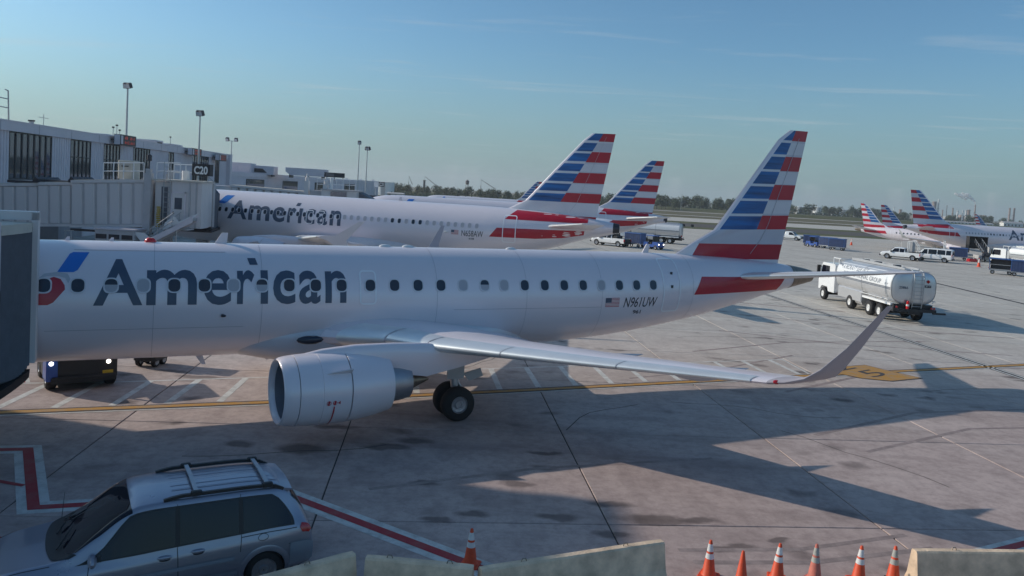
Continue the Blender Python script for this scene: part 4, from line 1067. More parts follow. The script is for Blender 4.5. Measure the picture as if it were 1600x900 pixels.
def display_board(label, s, w, h, z, lit):
    r = thing('gate_display', label, 'sign', fpt(s, 1.1, 0), FRZ)
    b = MB(); b.box(0, w, -.35, .35, z, z + h); b.build('case', 'sign_black', r)
    b = MB()
    for x in (.2, w - .2): b.box(x - .06, x + .06, .35, .8, z + h * .4, z + h * .55)
    b.build('bracket', 'mullion', r)
    b = MB(); b.box(-.03, 0, -.3, .3, z + .05, z + h - .05); b.build('end_plate', 'fascia', r)
    # red dot-matrix lettering: gate code on two lines, on the side facing the apron and the end facing the stands
    rows = ((.58, .34), (.14, .34))
    for (zz, hh), words in zip(rows, lit):
        flat_text('led_text', words, 'led_red', r, (w * .88, -.353, z + h * zz), (-1, 0, 0), (0, 0, 1), w * .62, h * hh * .8, .0)
    b = MB(); b.box(w * .03, w * .16, -.352, -.35, z + .12, z + h - .12); b.build('grey_panel', 'fascia', r)
    return r
display_board('nearest rooftop gate display with red dot lettering above the pier windows', 23.3, 4.3, 1.15, 9.7, ('16 B', '16:24'))
display_board('second rooftop gate display with red lettering, above the C20 bridge', 48.0, 4.2, 1.0, 9.6, ('C18', '10:40'))
display_board('third rooftop gate display, at the far corner of the tall pier', 61.5, 4.0, 1.0, 9.3, ('C22', '11:05'))

# roof clutter
def roof_bits():
    r = thing('pipe_antenna', 'tall thin pipe frame with two rails standing on the near pier roof', 'antenna', fpt(2.9, -1.0, 10.5), FRZ)
    b = MB(); b.tube((0, 0, 0), (-.15, 0, 2.6), .06); b.tube((-.15, 0, 2.6), (.35, 0, 2.65), .05); b.build('post', 'galvanised', r)
    b = MB(); b.tube((3.2, 0, 0), (3.0, 0, 2.7), .06); b.tube((3.0, 0, 2.7), (2.55, 0, 2.75), .05); b.tube((3.05, 0, 2.0), (3.9, .4, 0), .05); b.build('post', 'galvanised', r)
    for z in (1.25, 2.0):
        b = MB(); b.tube((-3.0, 0, z), (3.1, 0, z), .045); b.build('rail', 'galvanised', r)
    r = thing('antenna', 'small cross shaped antenna on the pier roof', 'antenna', fpt(14.0, -2, 10.4), FRZ)
    b = MB(); b.tube((0, 0, 0), (0, 0, 1.5), .03); b.build('mast', 'galvanised', r)
    b = MB(); b.tube((-.9, 0, 1.15), (.9, 0, 1.15), .025); b.build('arm', 'galvanised', r)
    for k, (s, h) in enumerate(((10.2, .55), (27.9, 1.3), (28.9, 1.6), (29.7, 1.1), (46.8, 1.4))):
        lb = ('stubby vent pipe on the pier roof near the tall pipe frame', 'shortest whip antenna beside the nearest gate display', 'tallest whip antenna beside the nearest gate display', 'whip antenna furthest right beside the nearest gate display', 'small camera post on the pier roof beyond the tall lamp')[k]
        r = thing('roof_mast' if k else 'vent_pipe', lb, 'antenna' if k else 'vent', fpt(s, -1.2, 10.4), FRZ)
        b = MB(); b.tube((0, 0, 0), (0, 0, h), .04 if k else .22); b.build('mast', 'galvanised', r)
        b = MB(); b.box(-.1, .1, -.1, .1, h, h + .16) if k else b.tube((0, 0, h), (0, 0, h + .12), .3); b.build('head', 'dark_metal', r)
    for k, (s, w, h, o) in enumerate(((11.5, 7, .55, -5), (33, 6, .8, -4), (45, 3.0, .9, -2.5), (56, 5, .9, -4))):
        lb = ('low grey roof hatch above the second pier window', 'long low roof unit behind the floodlight mast', 'small roof unit left of the second gate display', 'low roof unit near the far corner of the tall pier')[k]
        r = thing('roof_unit', lb, 'roof unit', fpt(s, o, 10.4), FRZ)
        b = MB(); b.rbox(0, w, 0, 3, 0, h, .1); b.build('housing', 'fascia', r)
        b = MB(); b.box(w * .2, w * .8, -.03, 0, h * .25, h * .75); b.build('louvre', 'mullion', r)
roof_bits()

def headhouse():
    """unseen terminal block left of the frame, sized so its roof edge throws the big shade over the near stand"""
    r = thing('unseen_terminal_block', 'unseen tall grey terminal block left of the frame, sized for its shade', 'building', (-35.3, 0, 0), 0)
    b = MB(); b.box(-40, 0, 4, 27.2, 0, 17.6); b.build('wall', 'cladding', r)
    b = MB(); b.box(-40.2, .25, 3.8, 27.4, 17.6, 18.3); b.build('parapet', 'fascia', r)
    for k in range(3):
        b = MB(); b.box(.02, .12, 5.5 + k * 7.4, 10.5 + k * 7.4, 6, 10); w = b.build('window_frame', 'mullion', r)
        b = MB(); b.box(.12, .14, 5.8 + k * 7.4, 10.2 + k * 7.4, 6.3, 9.7); b.build('pane', 'glass_facade', w)
headhouse()

# ------------------------------------------------------------------ second, lower building with roof plant
def low_building():
    A, B_ = Vector((-50.3, 131, 0)), Vector((-38, 214, 0)); d = B_ - A; L = d.length; rz = math.atan2(d.y, d.x)
    r = thing('concourse', 'low grey concourse with plant on its roof, beyond the tall pier', 'building', A, rz)
    b = MB(); b.box(0, L, 0, 30, 0, 7.4); b.build('wall', 'cladding', r)
    b = MB(); b.box(-.05, L + .05, -.12, 0, 7.0, 7.75); b.build('parapet', 'fascia', r)
    for s in (9, 24, 40, 58):
        b = MB(); b.box(s, s + 7, -.08, .02, 4.6, 6.6); w = b.build('window_frame', 'mullion', r)
        b = MB(); b.box(s + .15, s + 6.85, -.10, -.08, 4.75, 6.45); b.build('pane', 'glass_facade', w)
    def at(px_x, y, z): return Vector((px_x, y, z))
    for k, (x0, x1, y, z0, z1, lb) in enumerate(((-56.0, -49.5, 143, 8.0, 9.55, 'grey roof unit at the left end of the low concourse roof'), (-50.5, -46.4, 147, 7.9, 9.25, 'grey roof unit with a dark open side, middle of the concourse roof'), (-44.6, -36.9, 149, 8.0, 9.25, 'large panelled air handler with a cut off corner on the concourse roof'))):
        u = thing('roof_plant', lb, 'roof unit', (x0, y, 7.3), R(8)); w = x1 - x0; h = z1 - 7.3; e = z0 - 7.3
        b = MB()
        if k == 2: b.prism([(0, h), (0, h * .6), (w * .12, e - .2), (w, e - .2), (w, h)], 0, 5)
        else: b.rbox(0, w, 0, 5, e - .3, h, .08)
        b.build('housing', 'cladding', u)
        b = MB()
        if k == 2: 
            for q in range(1, 6): b.box(w * q / 6 - .02, w * q / 6 + .02, -.03, 0, e + .1, h - .05)
            b.box(w * .1, w, -.03, 0, e + .45, e + .5)
        elif k == 1: b.prism([(w * .04, e + .05), (w * .7, e + .05), (w * .5, h * .72), (w * .04, h * .72)], -.04, 0)
        else: b.box(w * .66, w * .95, -.03, 0, e, h * .75)
        b.build('louvre', 'mullion' if k == 1 else 'fascia', u, kind='stuff')
        b = MB(); 
        for q in (.1, .5, .9): b.box(w * q - .1, w * q + .1, .2, 4.8, 0, e - .1)
        b.build('support', 'mullion', u, kind='stuff')
    u = thing('display_board', 'dark unlit display board on legs at the right end of the concourse roof', 'sign', (-37.3, 150, 7.3), R(6))
    b = MB(); b.box(0, 3.9, 0, .5, .55, 1.45); b.build('case', 'sign_black', u)
    b = MB(); b.box(.3, 1.9, -.02, 0, .65, 1.35); b.build('panel', 'far_dark', u)
    for x in (.3, 2.0, 3.6):
        b = MB(); b.tube((x, .2, 0), (x, .2, .6), .06); b.build('leg', 'mullion', u)
low_building()

# ------------------------------------------------------------------ floodlight masts
def lamp(label, x, y, z0, h, heads, r=.11):
    t = thing('floodlight_mast', label, 'lamp post', (x, y, z0), 0, 'floodlight masts along the pier')
    b = MB(); b.tube((0, 0, 0), (0, 0, h), r * 1.25, r * .7, 10); b.tube((0, 0, 0), (0, 0, .25), r * 2.2, r * 2.0, 10); b.build('pole', 'galvanised', t, smooth=True)
    for i, (dx, dy, a) in enumerate(heads):
        b = MB(); M = Matrix.Translation((dx, dy, h + .25)) @ Matrix.Rotation(a, 4, 'Z') @ Matrix.Rotation(R(22), 4, 'X')
        b.rbox(-.33, .33, -.26, .24, -.28, .40, .08, M); hd = b.build('lamp_head', 'dark_metal', t)
        b = MB(); b.box(-.27, .27, -.275, -.262, -.22, .28, M); b.build('lens', 'lens_clear', hd)
    if len(heads) > 1:
        b = MB(); b.tube((heads[0][0], heads[0][1], h), (heads[-1][0], heads[-1][1], h), .05); b.build('crossarm', 'galvanised', t)
    return t
lamp('tallest floodlight mast, rising over the near pier roof', -50.8, 100, 0, 17.6, [(-.22, 0, .2), (.3, -.15, -.4)], .16)
lamp('floodlight mast in front of the pier, just above the C20 sign', -41.3, 100, 0, 14.6, [(-.18, 0, .2), (.24, -.1, -.4)], .13)
lamp('short mast with two separate lamps over the far corner of the pier', -55.6, 150, 0, 13.75, [(-.85, 0, 0), (.85, 0, 0)], .13)
lamp('straight mast with one lamp, left of the pair over the concourse', -30.7, 150, 0, 14.6, [(0, 0, 0)], .12)
lamp('mast with a leaning lamp, right of the pair over the concourse', -29.3, 151, 0, 13.6, [(-.15, 0, .5), (.3, 0, -.6)], .12)

# ------------------------------------------------------------------ jet bridges
def rail_run(name, pts, h, root, m='paint_white', r=.036, step=.9, mids=(.5,)):
    """guard rail: posts and rails through base points"""
    b = MB()
    for p, q in zip(pts, pts[1:]):
        p, q = Vector(p), Vector(q); n = max(1, int((q - p).length / step))
        for k in range(n + 1): c = p + (q - p) * k / n; b.tube(c, c + Vector((0, 0, h)), r, r, 6)
        for f in (1.0, *mids): b.tube(p + Vector((0, 0, h * f)), q + Vector((0, 0, h * f)), r, r, 6)
    return b.build(name, m, root, kind='stuff')
def tunnel(root, name, x0, x1, y0, y1, z0, z1, pitch, slope, depth=.085, ref=0.0):
    """a telescoping tunnel section with raised side panels, climbing with x"""
    sh = Matrix.Identity(4); sh[2][0] = slope; sh[2][3] = -slope * ref
    b = MB(); b.box(x0, x1, y0 + depth - .005, y1 - .08, z0, z1, sh); o = b.build(name, 'bridge_trim', root)
    n = max(1, round((x1 - x0) / pitch)); w = (x1 - x0) / n
    pb = MB(); pb.loft([[(-w * .41, depth, 0), (w * .41, depth, 0), (w * .41, depth, 1), (-w * .41, depth, 1)], [(-w * .34, 0, .0), (w * .34, 0, .0), (w * .34, 0, 1), (-w * .34, 0, 1)]], cap0=False)
    me = pb.mesh('side_panel', 'bridge_paint')
    for k in range(n):
        xc = x0 + w * (k + .5)
        q = link('side_panel', me, o); q.matrix_local = Matrix(((1, 0, 0, xc), (0, 1, 0, y0), (slope * .999, 0, z1 - z0 - .34, z0 + .17 + slope * (xc - ref)), (0, 0, 0, 1)))
    b = MB(); b.box(x0 - .03, x1 + .03, y0 - .04, y1 + .04, z1 - .12, z1 + .06, sh); b.box(x0 - .03, x1 + .03, y0 - .04, y0 + .1, z0 - .05, z0 + .13, sh); b.build('edge_beam', 'bridge_paint', o)
    b = MB(); b.box(x0, x1, y0 + .1, y1 - .1, z1 + .061, z1 + .10, sh); b.build('roof', 'bridge_roof', o)
    return o
def bridge_c20():
    r = thing('jet_bridge', 'grey jet bridge with ribbed sides leading to the C20 gate sign', 'jet bridge', (0, 0, 0), 0, 'jet bridges at the stands')
    sl = .062
    tunnel(r, 'tunnel', -30.05, -24.95, 52.0, 54.9, 3.32, 6.42, .83, sl, ref=-25)
    tunnel(r, 'tunnel', -32.45, -30.05, 52.2, 54.7, 3.38, 6.28, .82, sl, ref=-25)
    tunnel(r, 'tunnel', -37.5, -32.4, 52.4, 54.5, 3.42, 6.22, .85, sl, ref=-25)
    for x in (-32.5, -30.08):                   # dark collars at the section ends with a rain hood
        b = MB(); z = 6.42 + sl * (x + 25); b.prism([(x - .25, z - .1), (x + .12, z - .1), (x + .12, z + .16), (x - .05, z + .30), (x - .25, z + .06)], 52.1, 54.7); b.build('rain_hood', 'dark_metal', r)
    for x0, x1 in ((-34.8, -32.6), (-32.2, -30.3)):
        b = MB(); z = 6.36 + sl * (x0 + 25); b.box(x0, x1, 52.6, 54.2, z, z + .18); b.build('roof_cover', 'dark_metal', r)
    # rotunda by the pier
    b = MB(); b.lathe([(2.9, 1.0), (2.9, 2.3), (6.2, 2.3), (6.5, 1.6), (6.5, .05)], (-39, 53.4, 0), 'z', 24); b.lathe([(0, .6), (2.9, .6)], (-39, 53.4, 0), 'z', 16); b.build('rotunda', 'bridge_paint', r, smooth=True)
    # under-floor beams
    for x in (-26.0, -28.2):
        b = MB(); b.box(x - .18, x + .18, 52.05, 54.8, 2.85 + sl * (x + 25), 3.28 + sl * (x + 25)); b.build('floor_beam', 'bridge_trim', r)
    b = MB(); b.box(-30.2, -24.6, 52.3, 52.5, 2.72, 2.86, None); b.build('service_pipe', 'dark_metal', r)
    # lift columns and bogie
    for y in (51.75, 55.0):
        b = MB(); b.box(-25.02, -24.55, y, y + .42, .9, 6.95); b.box(-24.95, -24.62, y + .06, y + .36, 6.95, 7.25); b.build('lift_column', 'bridge_trim', r)
    b = MB(); b.box(-25.3, -24.3, 51.6, 55.6, .75, 1.2); b.build('bogie', 'dark_metal', r)
    wm = wheel_mesh(.5, .35)
    for y in (52.0, 52.7, 54.4, 55.1): o = link('wheel', wm, r); o.location = (-24.8, y, .5); o.rotation_euler = (0, 0, R(90))
    # cab with corner post, flat faces and the door to the stairs
    b = MB(); b.box(-24.4, -23.2, 52.15, 55.6, 3.3, 6.42); b.loft([[(-23.2, 51.95, z), (-21.15, 51.95, z), (-21.2, 53.2, z), (-21.85, 55.6, z), (-23.2, 55.6, z)] for z in (3.38, 6.5)]); cab = b.build('cab', 'bridge_paint', r)
    b = MB(); b.loft([[(-24.5, 51.85, z), (-21.0, 51.85, z), (-21.1, 53.2, z), (-21.75, 55.7, z), (-24.5, 55.7, z)] for z in (6.5, 6.60)]); b.build('roof', 'bridge_roof', cab)
    b = MB(); b.box(-23.95, -23.55, 52.08, 52.14, 3.45, 6.1); b.build('recess_panel', 'bellows', cab)
    for x in (-21.95, -21.5): b = MB(); b.box(x - .05, x + .05, 51.88, 51.94, 3.4, 6.45); b.build('corner_post', 'bridge_trim', cab)
    b = MB(); b.box(-23.12, -22.28, 51.90, 51.945, 3.42, 5.72); dr = b.build('door', 'bridge_paint', r)
    b = MB(); b.box(-22.95, -22.45, 51.885, 51.897, 4.62, 5.40); b.build('door_window', 'glass_facade', dr)
    b = MB(); b.box(-23.05, -22.98, 51.86, 51.895, 4.3, 4.45); b.build('handle', 'dark_metal', dr)
    b = MB()
    for x0, x1, z0, z1 in ((-23.2, -23.12, 3.42, 5.8), (-22.28, -22.2, 3.42, 5.8), (-23.2, -22.2, 5.72, 5.8)): b.box(x0, x1, 51.88, 51.95, z0, z1)
    b.build('door_frame', 'fascia', dr)
    # bellows reaching round to the aircraft
    b = MB(); rg = []; n = 14
    for k in range(n + 1):
        u = k / n; y = 55.6 + 3.75 * u; j = .10 if k % 2 else -.06; x1 = -21.85 - 1.0 * u + j; x0 = -25.2; z0 = 3.15 - .1 * u; z1 = 6.35 - .32 * u + j
        rg.append([(x0, y, z0), (x1, y, z0), (x1 + .02, y, z1 - .5), (x1 - .45, y, z1), (x0, y, z1)])
    b.loft(rg); b.build('bellows', 'bellows', r)
    b = MB(); b.box(-22.0, -21.72, 55.4, 55.75, 3.3, 6.45); b.build('canopy_frame', 'bridge_trim', r)
    b = MB(); b.prism([(-25.0, 55.2), (-21.7, 55.2), (-22.5, 59.0), (-25.0, 59.0)], 2.9, 3.12, 'xy'); b.build('bumper_floor', 'dark_metal', r)
    rail_run('guard_rail', [(-27.95, 52.1, 6.35), (-25.2, 52.1, 6.5)], 1.12, r, step=.62)
    rail_run('guard_rail', [(-24.3, 52.05, 6.55), (-22.7, 52.05, 6.6)], 1.15, r, step=.6)
    rail_run('guard_rail', [(-24.4, 54.9, 6.55), (-22.7, 54.9, 6.6)], 1.12, r, step=.75)
    b = MB(); 
    for x in (-23.72, -23.28): b.tube((x, 51.9, 3.5), (x, 51.9, 7.8), .03)
    for k in range(12): z = 3.7 + k * .34; b.tube((-23.72, 51.9, z), (-23.28, 51.9, z), .018)
    b.build('ladder', 'galvanised', r)
    b = MB(); M = None
    for k in range(11):
        z = 4.75 - k * .13; b.lathe([(0, .10), (.045, .15), (.09, .10)], (-23.98 + .02 * math.sin(k), 51.8, z - .1), 'z', 10)
    b.build('yellow_hose', 'yellow_paint', r, smooth=True)
    b = MB(); b.rbox(-27.55, -26.55, 53.2, 54.4, 6.45, 7.75, .06); u = b.build('roof_cabinet', 'bridge_roof', r)
    b = MB(); b.box(-27.3, -26.8, 53.17, 53.2, 7.3, 7.36); b.build('vent', 'mullion', u)
    b = MB(); b.tube((-22.98, 53.6, 6.6), (-22.98, 53.6, 7.25), .26, .26, 16); b.build('roof_drum', 'paint_white', r, smooth=True)
    b = MB(); b.lathe([(0, .05), (.5, .05), (.55, .16), (.9, .16), (1.0, .03)], (-24.8, 52.0, 7.25), 'z', 10); b.build('beacon', 'dark_metal', r, smooth=True)
bridge_c20()
def sign_c20():
    r = thing('gate_sign', 'dark box sign with white C20 on the bridge roof', 'sign', (-22.15, 52.6, 6.5), R(-8)); r.scale = (1.12, 1.12, 1.12)
    b = MB(); b.box(0, 1.16, 0, .42, .42, 1.14); bx = b.build('sign_box', 'sign_black', r)
    b = MB(); b.box(-.02, -.001, .02, .40, .44, 1.12); b.build('end_face', 'sign_white', r)
    flat_text('lettering', 'C20', 'sign_white', bx, (.14, -.006, .54), (1, 0, 0), (0, 0, 1), .90, .47, .035)
    b = MB()
    for x in (.25, .95): b.tube((x, .2, 0), (x, .2, .42), .035)
    b.tube((.95, .2, .40), (1.25, .6, 0), .03); b.tube((.25, .2, .4), (.0, .6, 0), .03); b.build('post', 'galvanised', r, kind='stuff')
sign_c20()
def bridge_stairs():
    r = thing('boarding_stairs', 'metal service stairs with handrails climbing to the C20 bridge door', 'stairs', (-22.4, 51.2, 0), 0)
    b = MB()
    n = 15
    for k in range(n): x = -.25 * k - .3; z = 3.35 - .21 * k; b.box(x - .28, x, -.55, .45, z - .04, z)
    b.build('tread', 'galvanised', r, kind='stuff')
    for y in (-.6, .5):
        b = MB(); b.prism([(0, 3.42), (0, 3.15), (-3.95, .05), (-3.95, .32)], y - .03, y + .03); b.build('stringer', 'bridge_trim', r)
        b = MB()
        for h in (.55, 1.05): b.tube((-.0, y, 3.4 + h), (-3.95, y, .3 + h), .028)
        for k in range(5): x = -.95 * k - .1; z = 3.35 + .78 * x * 1.0; b.tube((x, y, z), (x, y, z + 1.05), .028)
        b.build('handrail', 'galvanised', r, kind='stuff')
    b = MB(); b.box(-.05, .9, -.6, .5, 3.3, 3.38); b.build('landing', 'bridge_trim', r)
    s = thing('baggage_chute', 'pale sloping baggage chute with raised white ends beside the bridge stairs', 'chute', (-21.0, 50.6, 0), 0)
    b = MB(); b.prism([(0, 4.16), (0, 3.98), (-3.4, 2.1), (-5.4, .9), (-5.4, 1.1), (-3.4, 2.28)], -.45, .35); b.build('chute_bed', 'galvanised', s)
    for y in (-.47, .37):
        b = MB(); b.prism([(.05, 4.35), (.05, 3.9), (-5.4, .8), (-5.4, 1.25), (-1.2, 3.55)], y - .02, y + .02); b.build('side_board', 'fascia', s)
    b = MB(); b.prism([(.1, 4.5), (-.2, 4.18), (-1.5, 3.6), (-2.3, 3.2), (-2.15, 3.75), (-1.55, 4.2), (-1.25, 3.85)], .40, .44); b.build('back_board', 'paint_white', s)
    b = MB(); b.prism([(-3.3, 2.3), (-4.0, 3.05), (-3.2, 3.0), (-2.9, 2.75)], -.2, -.16); b.build('flap', 'paint_white', s)
    for x in (-1.2, -4.0):
        b = MB(); b.tube((x, 0, 0), (x, 0, 4.0 + .57 * x), .06); b.build('leg', 'galvanised', s)
bridge_stairs()
def under_bridge():
    r = thing('power_cart', 'grey louvred ground power cabinet parked under the C20 bridge', 'generator', (-27.4, 50.2, 0), 0)
    b = MB(); b.rbox(0, 2.6, 0, 1.6, .35, 3.1, .05); b.build('cabinet', 'bridge_trim', r)
    for x in (.1, .95, 1.8):
        for z in (1.6, 2.05, 2.5):
            b = MB(); b.box(x, x + .7, -.03, 0, z, z + .3); b.build('louvre', 'dark_metal', r)
    b = MB(); b.box(-.05, 2.65, -.05, 1.65, 3.1, 3.2); b.build('lid', 'fascia', r)
    wm = wheel_mesh(.3, .2)
    for x in (.4, 2.2): o = link('wheel', wm, r); o.location = (x, .1, .3)
    r = thing('step_ladder', 'small grey step ladder standing under the bridge beside the power cabinet', 'ladder', (-29.6, 50.4, 0), 0)
    b = MB(); b.tube((0, 0, 0), (.2, 0, 2.9), .04); b.tube((.75, 0, 0), (.55, 0, 2.9), .04); b.build('rail', 'galvanised', r, kind='stuff')
    for z in (.5, 1.1, 1.7, 2.3, 2.85):
        b = MB(); b.box(.1, .65, -.05, .15, z, z + .05); b.build('step', 'galvanised', r)
under_bridge()
def bridge_far():
    r = thing('jet_bridge', 'tan ribbed jet bridge behind N658AW, dark glass cab at the third jet', 'jet bridge', (0, 0, 0), 0, 'jet bridges at the stands')
    tunnel(r, 'tunnel', -31.5, -23.2, 85, 87.6, 3.0, 5.72, .95, -.03, depth=.3, ref=-23)
    b = MB(); b.box(-38, -31.4, 85.3, 87.4, 3.1, 5.9); b.build('tunnel', 'bridge_paint', r)
    for x, h in ((-23.05, 7.8), (-20.95, 7.55)):
        b = MB(); b.box(x - .25, x + .25, 84.9, 85.4, .6, h - .8); b.lathe([(0, .2), (.35, .2), (.45, .12), (.8, .08)], (x, 85.15, h - .8), 'z', 10); b.build('lift_column', 'bridge_paint', r)
    b = MB(); b.box(-22.7, -21.3, 85.1, 87.7, 3.1, 6.0); b.build('cab_link', 'bridge_trim', r)
    b = MB(); b.box(-21.3, -17.4, 84.7, 88.2, 3.2, 6.1); c = b.build('cab', 'bridge_paint', r)
    b = MB(); b.box(-20.25, -18.5, 84.62, 84.69, 4.6, 6.0); b.build('cab_window', 'glass_facade', c)
    b = MB(); b.box(-21.4, -17.3, 84.6, 88.3, 6.1, 6.22); b.build('roof', 'bridge_trim', c)
    b = MB(); b.prism([(-17.4, 3.2), (-17.4, 6.05), (-16.4, 5.6), (-15.9, 5.3), (-15.9, 3.4)], 86, 88.6); b.build('bellows', 'bellows', r)
    rail_run('guard_rail', [(-21.9, 85.1, 6.1), (-17.6, 85.1, 6.2)], 1.2, r, step=.7)
    b = MB(); b.tube((-20.3, 85, 5.8), (-20.3, 85, 7.5), .16, .16, 10); b.build('exhaust', 'paint_white', r)
    r = thing('gate_sign', 'small dark and white gate sign on posts right of the far cab', 'sign', (-16.9, 95, 6.0), 0)
    b = MB(); b.box(.1, .75, 0, .3, .8, 1.38); bx = b.build('sign_box', 'sign_black', r)
    flat_text('lettering', 'C21', 'sign_white', bx, (.15, -.006, .9), (1, 0, 0), (0, 0, 1), .55, .4, .03)
    b = MB(); b.box(-.5, .05, 0, .25, .7, 1.35); b.build('cabinet', 'paint_white', r)
    for x in (-.3, .4):
        b = MB(); b.tube((x, .1, -.6), (x, .1, .8), .05); b.build('post', 'galvanised', r)
    b = MB(); b.box(-2.5, 1.2, -.2, 1.5, -.6, -.35); b.build('platform', 'dark_metal', r)
    r = thing('jet_bridge', 'farthest jet bridge, only pale frames and rails above the third jet', 'jet bridge', (-52, 215, 0), 0, 'jet bridges at the stands')
    b = MB(); b.box(0, 13, 0, 3, 3, 5.6); b.build('tunnel', 'bridge_paint', r)
    for x in (1, 4.5, 8.5, 12):
        b = MB(); b.box(x, x + .6, -.2, .3, 3, 8.2); b.build('lift_column', 'paint_white', r)
    rail_run('guard_rail', [(1, 0, 5.6), (13, 0, 5.6)], 1.4, r, step=1.4, r=.06)
bridge_far()
def bridge_near():
    """the bridge docked at the nearest jet: only its bellows and frame reach into the frame"""
    r = thing('jet_bridge', 'near jet bridge at the left edge with dark pleated bellows against the front jet', 'jet bridge', (-20.52, 17.47, 0), .4621, 'jet bridges at the stands')
    # inverted U frame resting on the fuselage
    def P(s, l, z): return (s, -l, z)
    b = MB()
    b.box(8.32, 8.46, -2.02, -1.50, 2.05, 5.9); b.box(4.5, 4.64, -2.02, -1.50, 2.05, 5.9); b.box(4.5, 8.46, -2.02, -1.60, 5.72, 5.93)
    b.build('docking_frame', 'bridge_paint', r)
    b = MB(); rg = []; n = 20
    for k in range(n + 1):
        u = k / n; l = 1.98 + 1.45 * u; j = .075 if k % 2 else -.075; s1 = 8.28 - .48 * (u ** 1.3) + j; s0 = 4.7
        zb = 1.92 - .12 * math.sin(PI * u) - .1 * u; zt = 5.55
        rg.append([P(s0, l, zb), P(s1 - .5, l, zb - .12), P(s1, l, zb + .1), P(s1, l, zt), P(s0, l, zt)])
    b.loft(rg); b.build('bellows', 'bellows', r)
    b = MB(); rg = []
    for k in range(7): u = k / 6; l = 1.95 + 1.5 * u; s1 = 8.36 - .48 * u ** 1.3; rg.append([P(4.6, l, 5.5), P(s1, l, 5.42), P(s1, l, 5.66), P(4.6, l, 5.75)])
    b.loft(rg); b.build('bellows_roof', 'bridge_roof', r)
    b = MB(); rg = []
    for k in range(7): u = k / 6; l = 1.9 + 1.6 * u; s1 = 8.33 - .45 * u ** 1.3; zz = 1.75 - .15 * u; rg.append([P(4.6, l, zz - .15), P(s1, l, zz - .1), P(s1 + .02, l, zz + .12), P(4.6, l, zz + .1)])
    b.loft(rg); b.build('bumper_floor', 'rubber', r)
    b = MB(); b.box(7.72, 7.86, -3.62, -3.44, 1.7, 5.75); b.build('corner_post', 'fascia', r)
    b = MB(); b.box(4.3, 7.74, -6.6, -3.45, 1.9, 5.8); b.build('cab', 'bridge_paint', r)
    b = MB(); b.box(4.2, 7.8, -6.7, -3.4, 5.8, 5.95); b.build('roof', 'bridge_roof', r)
    b = MB(); b.tube((7.78, -3.75, .9), (7.74, -3.75, 3.4), .05); b.tube((7.74, -3.75, 3.4), (7.74, -4.6, 3.5), .05); b.tube((7.76, -4.6, .9), (7.74, -4.6, 3.5), .05)
    for z in (1.2, 1.8, 2.4, 3.0): b.tube((7.76, -3.75, z), (7.76, -4.6, z), .03)
    b.build('service_ladder', 'paint_white', r, kind='stuff')
    b = MB(); b.lathe([(0, .02), (.0, .22), (.10, .26), (.14, .2), (.14, .02)], (7.74, -3.66, 3.95), 'x', 16); b.build('convex_mirror', 'black_plastic', r, smooth=True)
    inv = Matrix.Rotation(-.4621, 4, 'Z') @ Matrix.Translation((20.52, -17.47, 0))
    b = MB(); b.box(-35.2, -15.5, 13.4, 16.2, 2.6, 5.5, inv); b.build('tunnel', 'bridge_paint', r)
    b = MB(); b.box(-20.6, -19.6, 13.2, 13.7, .5, 6.2, inv); b.box(-20.6, -19.6, 15.9, 16.4, .5, 6.2, inv); b.build('lift_column', 'bridge_trim', r, kind='stuff')
    b = MB(); b.box(-20.9, -19.3, 13.0, 16.6, .25, .8, inv); b.build('bogie', 'dark_metal', r)
    b = MB(); b.box(7.2, 7.75, -3.5, -3.2, .35, .55); b.build('foot_plate', 'paint_white', r)
bridge_near()
